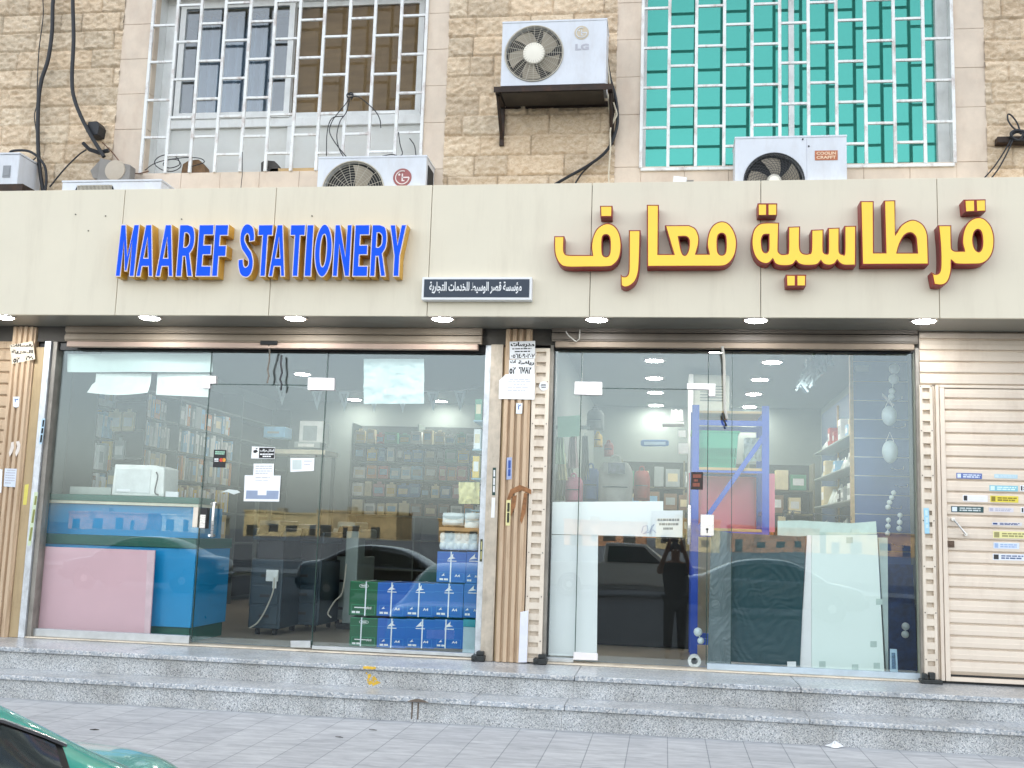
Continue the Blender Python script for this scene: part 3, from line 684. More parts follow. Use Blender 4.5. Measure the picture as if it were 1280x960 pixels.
MB().box(X6(625), X6(628), -.07, -.001, 0, 2.45).build('flat_post', m_tan, pc)
# rust and old glue on the central pillar
sm = MB(); YP = -.1235
for pts in ([(638,612),(650,606),(664,612),(664,618),(652,613),(642,617),(636,628),(633,626)], [(641,620),(646,619),(644,634),(639,645),(636,642)], [(655,616),(659,617),(657,640),(652,655),(650,650)]):
    sm.prism([at(a, b_, YP) for a, b_ in pts], YP, YP+.002)
sm.build('glue_stain', mat('brown glue stain', '8a5f3c', .8, var=.35, scale=30), pc)

# ================================================================== roller shutters
def perforated(x0, x1, z0, z1, y, parent, name='guide_rail'):
    mb = MB(); pit = .0835; w = x1-x0; a, c = x0+.22*w, x1-.22*w; z = z0
    mb.box(x0, a, y, y+.05, z0, z1).box(c, x1, y, y+.05, z0, z1).box(a, c, y+.03, y+.045, z0, z1)
    z = z0+.03; last = z0
    while z+.036 < z1:
        mb.box(a, c, y+.002, y+.03, last, z); last = z+.034; z += pit
    mb.box(a, c, y+.002, y+.03, last, z1)
    mb.build(name, m_perf, parent)
    rv = MB(); z = z0+.03; i = 0
    while z+.036 < z1:
        if i % 4 == 1:
            for xx in (x0+.1*w, x1-.1*w): rv.cyl((xx, y-.003, z+.045), (xx, y+.002, z+.045), .004, n=8)
        z += pit; i += 1
    rv.build('rivet', m_dark, parent)
def rolled(label, xa, xb, pyl, pyr, m, gap_y, barz, bm_=None):
    """curtain rolled up above a shopfront: the last slats and the bottom bar hang in view"""
    zb = barz; t = thing('roller_shutter', label, 'roller shutter', ((xa+xb)/2, -.1, zb))
    prof = []; z = zb+.05; 
    mb = MB(); k = 0
    while z < 2.64:
        mb.box(xa-.03, xb+.03, -.118-.0*k, -.085, z, z+.066).box(xa-.03, xb+.03, -.128, -.118, z+.012, z+.05); z += .072; k += 1
    mb.build('slat_curtain', m, t, bevel=.004)
    MB().box(xa, xb, -.135, -.075, zb, zb+.046).build('bottom_bar', bm_ or mat('shutter bottom bar', 'c2aa9a', .6, var=.1, scale=3), t, bevel=.006)
    return t
zl = (at(100, 429, -.13)[1]+at(590, 442, -.13)[1])/2
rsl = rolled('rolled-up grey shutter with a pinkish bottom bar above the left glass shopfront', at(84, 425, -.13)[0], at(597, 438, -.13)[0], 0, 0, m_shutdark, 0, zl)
MB().box(X6(43)+.002, X6(51), -.085, .03, 0, 2.47).build('guide_rail', m_galv, rsl, bevel=.003)
MB().box(X6(51)+.002, X6(57), -.06, .04, 0, 2.47).build('inner_rail', m_rail, rsl, bevel=.003)
MB().box(X6(609), X6(624.5), -.09, .0, 0, 2.47).build('guide_rail', mat('dull zinc rail', 'b9ae9e', .5, .3, var=.16, scale=12, dirt=('776a5c', .5, 10, (2, 2, .5))), rsl, bevel=.003)
MB().box(X6(601), X6(608.5), -.05, .03, 0.02, 2.47).build('inner_rail', m_galv, rsl, bevel=.003)
zr_ = (at(700, 432, -.13)[1]+at(1120, 436, -.13)[1])/2-.01
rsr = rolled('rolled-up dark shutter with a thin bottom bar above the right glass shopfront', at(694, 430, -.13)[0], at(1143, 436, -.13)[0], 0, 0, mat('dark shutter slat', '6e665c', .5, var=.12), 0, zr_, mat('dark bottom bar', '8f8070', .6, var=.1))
perforated(X6(662.5), X6(684), .01, 2.44, -.1, rsr)
MB().box(X6(684)+.001, X6(688), -.07, .03, 0, 2.47).build('rail_lip', m_rail, rsr)
MB().box(X6(1146.5), X6(1151), -.07, .03, 0, 2.47).build('rail_lip', m_rail, rsr)
# feet of the rails: dark latch blocks
for nm, px, py, par in (('rail_foot', 598, 817, rsl), ('rail_foot', 675, 829, rsr)):
    x, z = at(px, py, -.13)
    MB().box(x-.05, x+.05, -.16, -.05, .002, .045).box(x-.015, x+.04, -.145, -.06, .045, .075).cyl((x-.03, -.17, .025), (x-.03, -.15, .025), .014, n=10).build(nm, mat('greasy latch', '2d3030', .5, .3, var=.3, scale=30), par, bevel=.005)

# ---- closed shutter of the next shop
cs = thing('roller_shutter', 'closed beige slatted shutter with wicket door and stickers right of the glass', 'roller shutter', (2.6, -.08, 0))
def slats(x0, x1, z0, z1, y, pit, phase=0):
    pts = [(y+.03, z0)]; z = z0+phase
    prof = ((0, 0), (.05, -.001), (.09, -.015), (.15, -.019), (.50, -.020), (.54, -.0175), (.86, -.0165), (.93, -.012), (.96, -.002))
    zz = z
    while zz < z1:
        for t, o in prof:
            if zz+t*pit < z1: pts.append((y+o, zz+t*pit))
        zz += pit
    pts += [(y, z1), (y+.03, z1)]
    V = [(x0, a, b_) for a, b_ in pts]
    return MB().extr(V, (x1-x0, 0, 0))
zw = at(1215, 482, -.08)[1]            # head of the wicket door
pit = .0872
slats(at(1149, 450, -.06)[0], 6.4, zw+.004, 2.6, -.06, pit).build('upper_slats', m_shut, cs)
xw = at(1176, 600, -.06)[0]
slats(xw+.035, 4.4, .05, zw-.02, -.055, pit, .03).build('wicket_door', m_shut, cs)
slats(4.5, 6.4, .02, zw-.001, -.055, pit).build('lower_slats', m_shut, cs)
MB().box(xw, xw+.034, -.085, -.03, .02, zw-.02).box(xw, 4.45, -.082, -.03, zw-.019, zw+.003).box(xw+.035, 4.4, -.08, -.03, .02, .05).box(xw-.03, xw-.004, -.08, -.03, .02, zw).build('wicket_frame', m_shut, cs, bevel=.003)
perforated(at(1151.5, 600, -.1)[0], at(1168, 600, -.1)[0], .01, zw-.003, -.1, cs)
MB().box(at(1168.5, 600, -.06)[0], xw-.031, -.055, -.02, .01, zw).build('rail_channel', m_perf, cs)
MB().box(at(1149, 450, -.06)[0]+.02, 6.4, -.04, .0, .0, 2.6).build('shutter_backing', m_dark, cs)
x0, z0 = at(1191, 649, -.1); x1, z1 = at(1207, 668, -.1)
h = MB().tube([(x0, -.11, z0), (x0+.01, -.115, z0-.012), (x1-.01, -.115, z1+.012), (x1, -.11, z1)], .007).cyl((x0, -.115, z0), (x0, -.06, z0), .013).cyl((x1, -.115, z1), (x1, -.06, z1), .012)
h.build('door_handle', m_steel, cs, smooth=True)
x, z = at(1188.5, 680, -.08); MB().box(x-.024, x+.024, -.088, -.06, z-.024, z+.024).cyl((x, -.094, z), (x, -.085, z), .014).build('door_lock', mat('brown lock plate', '5b4a3e', .4, .4), cs, bevel=.003)
x, z = at(1165, 853, -.12); MB().box(x-.08, x+.07, -.15, -.05, .0, .03).box(x-.02, x+.02, -.14, -.06, .03, .08).box(x-.06, x-.03, -.14, -.06, .03, .07).build('rail_foot', mat('greasy latch', '2d3030'), cs, bevel=.006)
# small return of the neighbour's shutter at the far left
lf = thing('roller_shutter', 'closed brown shutter at the far left edge beside the ribbed pillar', 'roller shutter', (-6.2, -.06, 0))
slats(-7.3, X6(2), .0, 2.59, -.04, .1).build('slat_curtain', m_pillar, lf)

# ================================================================== the left glass shopfront
m_edge = mat('dark glass edge', '26413c', .2)
m_patch = mat('satin patch fitting', 'e9e4e4', .32, .25, var=.03)
GT = .010
sf = thing('glass_shopfront', 'frameless glass shopfront with one glass door left of the central pillar', 'shopfront', (-3.3, 0, 0))
zt, zb = 2.405, .045
L0 = X6(57, 0); L3 = X6(601, 0)
Lm = (at(265.5, 460, 0)[0]+at(238.5, 790, 0)[0])/2
Lr = (at(411, 445, 0)[0]+at(389, 800, 0)[0])/2
zd = at(330, 481, 0)[1]
def pane(x0, x1, z0, z1, name, par): return MB().box(x0, x1, -GT/2, GT/2, z0, z1).build(name, m_glass, par)
pane(L0, Lm-.003, zb, zt, 'glass_pane', sf); pane(Lr+.003, L3, zb, zt, 'glass_pane', sf)
pane(Lm+.001, Lr-.001, zd+.003, zt, 'transom_pane', sf)
dr = pane(Lm+.001, Lr-.001, .028, zd-.003, 'glass_door', sf)
eg = MB()
for x in (Lm-.001, Lr+.001): eg.box(x-.0035, x+.0035, -GT/2-.001, GT/2+.001, zb, zt)
eg.box(Lm+.003, Lr-.003, -GT/2-.0012, GT/2+.0012, zd-.0035, zd+.0035); eg.build('edge_line', m_edge, sf)
MB().box(L0, L3, -.03, .03, zt, 2.475).build('head_channel', m_dark, sf)
MB().box(L0-.02, Lm-.01, -.028, .028, .012, zb+.03).build('bottom_rail', m_alu, sf, bevel=.003)
MB().box(Lr+.01, L3, -.022, .022, .016, zb).build('bottom_rail', m_alu, sf, bevel=.003)
MB().box(L0-.05, L3+.05, -.075, .1, .001, .0115).build('threshold', m_cream, sf, bevel=.003)
MB().box(L0-.02, L0+.0, -.02, .03, .012, zt).build('side_channel', m_alu, sf)
def plate(par, x0, x1, z0, z1, name='hinge_patch'):
    return MB().box(x0, x1, -.022, .022, z0, z1).build(name, m_patch, par, bevel=.003)
def Lplate(par, px, Yp=-.02, name='corner_patch'):
    return MB().prism([at(a, b_, Yp) for a, b_ in px], -.022, .022).build(name, m_patch, par, bevel=.002)
Lplate(sf, [(254,470),(270,470),(270,479.5),(262.5,479.5),(262.5,485.5),(253,485.5)])
Lplate(sf, [(385,472),(418,472.5),(418,488),(384.5,487.5)])
pl_ = MB().prism([at(a, b_, -.02) for a, b_ in ((363,801),(388,801),(388,810),(363,809.5))], -.02, .02).build('floor_patch', m_alu, dr, bevel=.003)
# lock case on the fixed pane and door
x0, z0 = at(240, 659, -.02); x1, z1 = at(248, 634, -.02)
MB().box(x0, x1, -.02, .02, z0, z1).build('strike_box', mat('ivory strike box', 'd9cfc0', .35, .2), sf, bevel=.003)
x0, z0 = at(249, 660.5, -.02); x1, z1 = at(260, 635, -.02)
lk = MB().box(x0, x1, -.024, .024, z0, z1).build('lock_case', m_black, dr, bevel=.003)
x0, z0 = at(249.5, 660, -.02); x1, z1 = at(257.5, 643.5, -.02)
MB().box(x0, x1, -.027, -.0245, z0, z1).cyl(((x0+x1)/2, -.0285, (z0+z1)/2), ((x0+x1)/2, -.026, (z0+z1)/2), .008, n=12).build('key_plate', m_steel, lk, bevel=.001)
def pull(par, px, y0, y1, sides=(-1, 1), rad=.0115):
    for sgn in sides:
        Y = sgn*.055; xa, za = at(px, y0, Y); xb, zb_ = at(px, y1, Y); x = (xa+xb)/2
        MB().tube([(x, sgn*.006, za-.03), (x, Y*.8, za-.025), (x, Y, za-.045), (x, Y, zb_+.045), (x, Y*.8, zb_+.025), (x, sgn*.006, zb_+.03)], rad, 10).build('pull_handle', m_steel, par, smooth=True)
pull(dr, 266, 625, 674)

# ================================================================== the right glass shopfront
sr = thing('glass_shopfront', 'frameless glass shopfront with one glass door right of the central pillar', 'shopfront', (.5, 0, 0))
R0, R3 = X6(688.5, 0), X6(1146, 0)
Rm = (at(727, 450, 0)[0]+at(720, 800, 0)[0])/2; Rr = (at(885.5, 450, 0)[0]+at(882.5, 820, 0)[0])/2; Rj = (at(915, 450, 0)[0]+at(914, 820, 0)[0])/2
zd2 = at(805, 486, 0)[1]; zt2 = 2.44
pane(R0, Rm-.003, zb, zt2, 'glass_pane', sr); pane(Rr+.003, Rj-.002, zb, zt2, 'glass_pane', sr); pane(Rj+.002, R3, zb, zt2, 'glass_pane', sr)
pane(Rm+.001, Rr-.001, zd2+.003, zt2, 'transom_pane', sr)
dr2 = pane(Rm+.001, Rr-.001, .028, zd2-.003, 'glass_door', sr)
eg = MB()
for x in (Rm-.001, Rr+.001): eg.box(x-.0032, x+.0032, -GT/2-.001, GT/2+.001, zb, zt2)
eg.box(Rj-.0022, Rj+.0022, -GT/2-.001, GT/2+.001, zb, zt2)
eg.box(Rm+.003, Rr-.003, -GT/2-.0012, GT/2+.0012, zd2-.0032, zd2+.0032); eg.build('edge_line', m_edge, sr)
MB().box(R0, R3, -.03, .03, zt2, 2.475).build('head_channel', m_dark, sr)
MB().box(Rr+.006, R3, -.028, .028, .012, zb+.012).build('bottom_rail', mat('pale blue grey rail', 'b4c2cc', .4, .4), sr, bevel=.003)
MB().box(R0, Rm-.01, -.022, .022, .012, zb).build('bottom_rail', m_alu, sr, bevel=.003)
MB().box(R0-.04, R3+.02, -.085, .1, .001, .0115).build('threshold', m_cream, sr, bevel=.003)
MB().box(R3-.012, R3+.004, -.02, .03, .012, zt2).build('side_channel', mat('olive channel', '8d9486', .5), sr)
Lplate(sr, [(718.5,477),(752.5,477.5),(752.5,494),(718,493)])
Lplate(sr, [(859,479),(894.5,479.5),(894,495.5),(886,495.5),(886,487),(859,486.5)])
Lplate(dr2, [(717,815),(747,817),(747,825.5),(716.5,824.5)], name='floor_patch')
x0, z0 = at(875.5, 669.5, -.02); x1, z1 = at(892.5, 643.5, -.02)
lk2 = MB().box(x0, x1, -.022, .022, z0, z1).build('lock_case', m_steel, sr, bevel=.003)
MB().cyl(((x0+x1)/2, -.026, z0+.05), ((x0+x1)/2, -.021, z0+.05), .009, n=12).box((x0+x1)/2-.004, (x0+x1)/2+.004, -.026, -.021, z0+.02, z0+.05).build('keyhole', m_ink, lk2)
pull(dr2, 861.5, 629, 683, rad=.013)
# strips and cords hanging off the door heads
def cord(name, label, pts, r, mt, cat='cable', Y=-.04):
    P = [(*([at(a, b_, Y+dy)[0]]), Y+dy, at(a, b_, Y+dy)[1]) for a, b_, dy in pts]
    return MB().tube(P, r, 7).build(name, mt, label=label, cat=cat, smooth=True)
cord('hanging_cable', 'twisted grey-brown cord hanging from the head of the left glass door', [(336,430,-.1),(337,440,-.06),(336.5,452,-.04),(334.5,462,-.03),(336,470,-.035),(334,479,-.03)], .0075, mat('dusty cord', '6f6a62', .7, var=.3, scale=50))
cord('hanging_cable', 'black cord knotted at the transom of the left glass door', [(352,444,-.02),(351,455,-.03),(352.5,466,-.025),(350,474,-.03),(352,480,-.03),(351,488,-.03)], .008, m_cable)
cord('hanging_cable', 'white cable hanging by a black tie beside the right door hinge', [(903,433,-.1),(905,450,-.06),(905.5,480,-.05),(906,512,-.05),(909,524,-.05)], .012, mat('grey white cable', 'aaa9a2', .6, var=.1))
cord('hanging_cable', 'black tie end below the white hanging cable', [(903,516,-.055),(904,524,-.06),(907,529,-.055),(908,533,-.055)], .008, m_cable)
cord('hanging_cable', 'thin grey wire looped below the sign beside the central pillar', [(707,414,-.15),(711,420,-.14),(720,427,-.14),(724,424,-.14),(725,412,-.14)], .005, mat('grey white cable', 'aaa9a2'))
MB().box(*[at(326, 427, -.14)[0], at(347, 427, -.14)[0]], -.15, -.137, at(336, 431, -.14)[1], at(336, 426, -.14)[1]).build('latch_plate', m_dark, rsl, bevel=.002)
# ================================================================== air conditioners on the facade
def fan(par, cx, cz, y, R, hub, mgrid, open_hub=True, blades=5, rot=0.2, spokes=16, swirl=0.0):
    """recessed fan behind a round wire grille; y = casing front"""
    MB().cyl((cx, y+.055, cz), (cx, y+.0625, cz), R*1.0, n=40).build('fan_well', m_fandark, par, smooth=True)
    bl = MB()
    for k in range(blades):
        a0 = rot+2*math.pi*k/blades
        def fn(u, v, a0=a0):
            r = hub*.8+(R*.9-hub*.8)*v; a = a0+(u-.5)*(.95-.2*v)+.35*v
            return (cx+r*math.cos(a), y+.03-.018*(u-.5)*2*.9, cz+r*math.sin(a))
        bl.sheet(fn, 7, 6, (0, .003, 0))
    bl.lathe((cx, y+.012, cz), (0, 1, 0), [(0, .001), (.001, hub*.7), (.006, hub*.8), (.035, hub*.8), (.036, .001)], 20)
    bl.build('fan_blades', m_fan, par, smooth=True)
    g = MB(); n = 9
    for i in range(n):
        r = hub+(R-hub)*(i+.5)/n; yy = y-.004-.012*(1-((i+.5)/n)**2)
        g.tube([(cx+r*math.cos(t), yy, cz+r*math.sin(t)) for t in [2*math.pi*k/40 for k in range(40)]], .0016, 4, closed=True)
    for k in range(spokes):
        a = 2*math.pi*k/spokes; P = []
        for j in range(7):
            v = j/6; r = hub*.6+(R*1.02-hub*.6)*v; aa = a+swirl*v
            P.append((cx+r*math.cos(aa), y-.005-.012*(1-v*v), cz+r*math.sin(aa)))
        g.tube(P, .0019, 4)
    g.tube([(cx+R*1.02*math.cos(t), y-.003, cz+R*1.02*math.sin(t)) for t in [2*math.pi*k/48 for k in range(48)]], .006, 6, closed=True)
    g.build('fan_grille', mgrid, par, smooth=True)
    if open_hub:
        MB().lathe((cx, y-.004, cz), (0, -1, 0), [(0, hub), (.010, hub*.97), (.014, hub*.8), (.016, .001)], 28).build('fan_hub', mat('ivory hub plastic', 'ece6d6', .45, var=.03), par, smooth=True)
def ac(label, pxr, y, depth, fanpx, Rpx, hubpx, mg, **kw):
    xl, zt = at(pxr[0], pxr[1], y); xr, zb = at(pxr[2], pxr[3], y)
    t = thing('air_conditioner', label, 'air conditioner', ((xl+xr)/2, y+depth/2, zb), 'outdoor air conditioner units on the facade')
    if fanpx:
        cx, cz = at(fanpx[0], fanpx[1], y); R = at(fanpx[0]+Rpx, fanpx[1], y)[0]-cx
        MB().box(xl+.001, xr-.001, y+.0641, y+depth, zb, zt-.012).build('case', m_acw, t, bevel=.004)
        if cz-R*1.02 < zb: zb = cz-R*1.08
        rings_mb([[(xl, zb), (xr, zb), (xr, zt-.012), (xl, zt-.012)], [(cx+R*1.01*math.cos(a), cz+R*1.01*math.sin(a)) for a in [-2*math.pi*k/48 for k in range(48)]]], y, .064).build('front_panel', m_acw, t, bevel=.004, seg=2)
    else: MB().box(xl, xr, y, y+depth, zb, zt-.012).build('case', m_acw, t, bevel=.008, seg=3)
    MB().box(xl-.004, xr+.004, y-.004, y+depth+.004, zt-.0115, zt+.006).build('top_cover', m_acw, t, bevel=.004)
    if fanpx:
        cx, cz = at(fanpx[0], fanpx[1], y); R = at(fanpx[0]+Rpx, fanpx[1], y)[0]-cx; hub = R*hubpx/Rpx
        fan(t, cx, cz, y-.002, R, hub, mg, **kw)
    return t, (xl, xr, zb, zt)
m_gl = mat('pale fan guard', 'b9b2a2', .45, .2); m_gk = mat('black fan guard', '2b2d30', .4)
m_logo = mat('maroon emblem', '9a5a58', .5); m_lgrey = mat('grey lettering', 'b4b4bc', .5); m_tanlogo = mat('faded tan emblem', 'cdbfa6', .5)
def round_logo(t, px, py, Y, rpx, mring, mface):
    cx, cz = at(px, py, Y); r = at(px+rpx, py, Y)[0]-cx
    MB().cyl((cx, Y-.003, cz), (cx, Y-.0005, cz), r, n=32).build('emblem', mring, t)
    e = MB()
    arc = [(cx+r*.72*math.cos(a), Y-.0045, cz+r*.72*math.sin(a)) for a in [math.radians(70+i*290/30) for i in range(31)]]
    e.tube(arc, r*.07, 5)
    e.box(cx-r*.02, cx+r*.72, Y-.005, Y-.0035, cz-r*.07, cz+r*.07)
    e.box(cx-r*.07, cx+r*.07, Y-.005, Y-.0035, cz-r*.4, cz+r*.42).box(cx-r*.07, cx+r*.25, Y-.0052, Y-.0035, cz-r*.42, cz-r*.3)
    e.cyl((cx-r*.34, Y-.005, cz+r*.32), (cx-r*.34, Y-.0035, cz+r*.32), r*.12, n=10)
    e.build('emblem_mark', mface, t)
# upper unit on its bracket
yA = -.46
acA, bxA = ac('weathered white air conditioner on a rusty bracket between the two windows', (628.5, 28, 757, 104), yA, .30, (667.5, 67), 35.5, 14, m_gl, blades=5, rot=.5, spokes=24)
round_logo(acA, 727, 41, yA, 9, m_tanlogo, m_acw)
x0, z0 = at(719, 63, yA); x1, z1 = at(736.5, 54.5, yA)
text_mb('LG', (x0, x1, z0, z1), yA-.002, .0022, offset=.05).build('lettering', m_lgrey, acA)
rp_ = bxA[0]+.02
MB().box(bxA[0]+.10, bxA[0]+.16, yA+.02, yA+.28, bxA[2]-.012, bxA[2]-.0005).box(bxA[1]-.2, bxA[1]-.14, yA+.02, yA+.28, bxA[2]-.012, bxA[2]-.0005).build('foot_rail', m_black, acA)
m_rust = mat('rusty dark steel', '3a302a', .7, .3, var=.35, scale=14, dirt=('6e4529', .5, 8, (1, 1, 1)))
br = thing('wall_bracket', 'rusty dark angle-iron bracket holding the upper air conditioner', 'bracket', ((bxA[0]+bxA[1])/2, -.3, bxA[2]-.3))
zb_ = bxA[2]-.013
MB().box(bxA[0]-.05, bxA[1]+.06, yA-.02, yA-.012, zb_-.045, zb_).box(bxA[0]-.05, bxA[1]+.06, yA-.011, yA+.03, zb_-.008, zb_-.001).build('front_rail', m_rust, br)
MB().box(bxA[0]-.05, bxA[1]+.06, -.14, -.125, zb_-.045, zb_).build('back_rail', m_rust, br)
for x in (bxA[0]-.045, bxA[1]+.02):
    MB().box(x, x+.035, yA+.031, -.141, zb_-.04, zb_-.002).tube([(x+.017, yA+.05, zb_-.045), (x+.017, -.15, zb_-.30)], .014, 6).box(x, x+.035, -.15, -.12, zb_-.36, zb_-.046).build('side_arm', m_rust, br)
MB().box(bxA[0]+.0, bxA[1]-.02, yA+.035, -.145, zb_-.03, zb_-.022).build('drip_tray', mat('dark drip tray', '45403a', .7, .2, var=.3), br)
# lower left unit
yB = -.44
acB, bxB = ac('white air conditioner with round maroon emblem standing on the sign below the left window', (398.5, 197, 531, 252), yB, .30, (441, 240), 38, 9, m_gl, blades=3, rot=.9, spokes=18, open_hub=False)
round_logo(acB, 503, 222, yB, 11.5, m_logo, mat('pale emblem', 'e5d8d4', .5))
MB().box(bxB[1]+.0005, bxB[1]+.004, yB+.05, yB+.25, bxB[2]+.02, bxB[3]-.06).build('side_vent', m_fandark, acB)
# right unit
yC = -.46
acC, bxC = ac('bluish white air conditioner with an orange label standing on the sign below the teal window', (919, 172, 1059, 248), yC, .30, (967.5, 227), 37, 9.5, m_gk, blades=5, rot=.1, spokes=34, swirl=.9)
x = at(1008.5, 200, yC)[0]
MB().box(x-.0015, x+.0015, yC-.001, yC+.001, bxC[2], bxC[3]-.02).build('panel_seam', m_lgrey, acC)
x0, z0 = at(1018.5, 200.5, yC); x1, z1 = at(1047, 188, yC)
lb = MB().box(x0, x1, yC-.003, yC-.0005, z0, z1).build('label_plate', mat('copper orange label', 'b06a48', .45, .2, var=.2, scale=40), acC)
zm = (z0+z1)/2
text_mb('COOLIN', (x0+.012, x1-.012, zm+.004, z1-.010), yC-.0045, .0014, offset=.04, mb=text_mb('CRAFFT', (x0+.012, x1-.012, z0+.010, zm-.004), yC-.0045, .0014, offset=.04)).build('lettering', mat('pale copper lettering', 'e8c8a8', .5), lb)
sc2 = MB()
for px, py in ((1003.5, 173.8), (1011, 182.5)):
    x, z = at(px, py, yC-.006); sc2.cyl((x, yC-.008, z), (x, yC-.0005, z), .006, n=8)
sc2.build('screw_head', m_dark, acC)
# units mostly hidden behind the sign at the left
acD, bxD = ac('white air conditioner showing only a long black top vent above the sign', (78, 226.5, 199, 262), -.44, .3, None, 1, 1, None)
v = MB()
x0, z0 = at(93, 240, -.44); x1, z1 = at(144, 231, -.44)
v.prism([(x0, z0), (x0+.02, z1-.012), (x0+.05, z1), (x1-.05, z1), (x1-.02, z1-.012), (x1, z0)], -.444, -.4405)
v.build('vent_well', m_fandark, acD)
v2 = MB()
for k in range(26):
    xx = x0+.03+(x1-x0-.06)*k/25; v2.box(xx-.003, xx+.003, -.4475, -.4442, z0, z1-.006)
v2.box(x0+.02, x1-.02, -.449, -.4475, z1-.008, z1-.003).build('vent_grille', m_gl, acD)
acE, bxE = ac('grey white air conditioner cut by the left edge above the sign', (-70, 193, 20, 240), -.46, .34, None, 1, 1, None)
x0, z0 = at(3, 222, -.46); x1, z1 = at(14, 207, -.46)
MB().box(x0, x1, -.464, -.4605, z0, z1).box(x0+.01, x1-.01, -.467, -.464, z0+.015, z1-.02).build('side_grip', mat('grey grip plastic', '8f9296', .5), acE)
x0, z0 = at(-70, 229, -.5); x1, z1 = at(28, 234, -.5)
MB().box(bxE[0], x1, -.5, -.12, z1-.03, z1+.03).build('base_rail', m_rust, acE)

# ================================================================== lamp, clutter and cables above the sign
yf = -.3
x, z = at(137, 209, yf)
fl = thing('floodlight', 'square grey floodlight with a pale round lens left of the window', 'floodlight', (x, yf, z-.1))
MB().prism([at(a, b_, yf) for a, b_ in ((124.5, 197), (163, 206), (160, 238), (119.5, 236))], yf, yf+.10).build('housing', mat('grey cast housing', '8a8680', .6, .2, var=.15), fl, bevel=.008)
cx, cz = at(144, 213, yf); MB().lathe((cx, yf-.004, cz), (0, -1, 0), [(-.004, .09), (.004, .088), (.006, .08), (.012, .05), (.014, .001)], 28).build('lens', mat('dusty lens', 'b8ab98', .35, var=.08), fl, smooth=True)
MB().prism([at(a, b_, yf+.03) for a, b_ in ((113, 213), (126, 199), (124, 224), (116, 222))], yf+.03, yf+.09).build('side_fin', mat('grey cast housing', '8a8680'), fl)
x, z = at(118, 160, -.2)
jb = thing('cable_clamp', 'black cable clamp with strap ends where the right thick cable meets the wall', 'clamp', (x, -.16, z-.1))
MB().prism([at(a, b_, -.25) for a, b_ in ((110, 152), (121, 151), (124, 157), (122, 168), (112, 170), (107, 164))], -.25, -.13).build('clamp_body', m_cable, jb, bevel=.006)
MB().tube([(*([at(a, b_, -.24)[0]]), -.24, at(a, b_, -.24)[1]) for a, b_ in ((104, 179), (112, 187), (124, 191), (136, 188))], .018, 6).build('strap', m_cable, jb, smooth=True)
def cab(label, pts, r, Y=-.2, mt=None, name='cable', grp=None):
    P = smooth_path([(at(a, b_, Y)[0], Y, at(a, b_, Y)[1]) for a, b_ in pts])
    return MB().tube(P, r, 8).build(name, mt or m_cable, label=label, cat='cable', group=grp, smooth=True)
def smooth_path(P, n=5):
    P = [np.array(p, float) for p in P]; out = []
    for i in range(len(P)-1):
        p0 = P[i-1] if i else 2*P[0]-P[1]; p3 = P[i+2] if i+2 < len(P) else 2*P[-1]-P[-2]
        for k in range(n):
            t = k/n; out.append(tuple(.5*((2*P[i])+(-p0+P[i+1])*t+(2*p0-5*P[i]+4*P[i+1]-p3)*t*t+(-p0+3*P[i]-3*P[i+1]+p3)*t**3)))
    return out+[tuple(P[-1])]
cab('thick black cable running down the stone wall, the left one of the pair', [(69, -12), (66, 5), (65, 40), (60, 75), (52, 100), (48, 130), (47.5, 180), (50, 212), (54, 240)], .017)
cab('thick black cable bending right to the clamp, the right one of the pair', [(91, -12), (91, 5), (92, 50), (90, 95), (92, 120), (101, 145), (114, 170), (130, 196)], .017, Y=-.28)
cab('thin grey wire slack beside the left thick black cable', [(53, -10), (54, 20), (49, 60), (47, 95), (46, 130), (43, 145), (46, 170), (47, 190)], .0045, Y=-.16)
cab('short looped black cable beside the left air conditioner', [(14, 197), (13, 190), (22, 188), (36, 189), (47, 196), (56, 208), (58, 225), (56, 240)], .011, Y=-.24)
cab('thin black wire rising to the cable loop at the left', [(22, 232), (34, 208), (45, 197)], .006, Y=-.22)
cab('straight black wire sloping from the clamp down to the sign', [(62, 234), (80, 212), (98, 194), (108, 187)], .0065, Y=-.22)
cab('brown twisted wire by the clamp left of the limestone trim', [(128, 178), (140, 190), (148, 200), (158, 210), (170, 217), (186, 214)], .005, Y=-.2, mt=mat('brown wire', '6b4a36', .6))
cab('black hose curling from the upper air conditioner down to the sign', [(757, 62), (762, 95), (769, 120), (772, 148), (768, 170), (757, 190), (735, 207), (710, 221), (688, 234)], .0125, Y=-.19)
cab('thin dark hose below the curling black one', [(768, 165), (760, 185), (742, 203), (728, 216), (716, 234)], .007, Y=-.17)
cab('white cable hanging beside the upper air conditioner', [(756, 60), (759, 75), (762, 100), (766, 125), (771, 142), (768, 150), (763, 162), (763, 185), (761, 215), (761, 236)], .006, Y=-.21, mt=mat('ivory cable', 'd6cbb4', .5))
cab('second white cable crossing the first beside the upper air conditioner', [(760, 118), (762, 140), (765, 155), (770, 140)], .006, Y=-.20, mt=mat('ivory cable', 'd6cbb4'))
for i, (lab, pts) in enumerate((('thin black wire tied to the window bars, hanging left in a wide loop', [(437, 122), (432, 130), (422, 142), (415, 152), (412, 165), (420, 180), (433, 196)]),
    ('thin black wire dropping straight from the tie on the window bars', [(437, 124), (433, 140), (425, 152), (421, 170), (424, 186), (430, 197)]),
    ('thin black wire arching right from the tie on the window bars', [(438, 121), (448, 121), (460, 130), (470, 140), (475, 150), (476, 160)]),
    ('dark wire hanging nearly straight beside the air conditioner with maroon emblem', [(430, 145), (415, 148), (409, 165), (408, 195)]),
    ('black wire drooping over the air conditioner with maroon emblem', [(498, 165), (500, 180), (503, 192), (498, 195), (490, 193), (478, 195)]),
    ('short black wire end leaning on the right window bar', [(512, 173), (518, 182), (520, 195)]))):
    cab(lab, pts, .0042, Y=-.17)
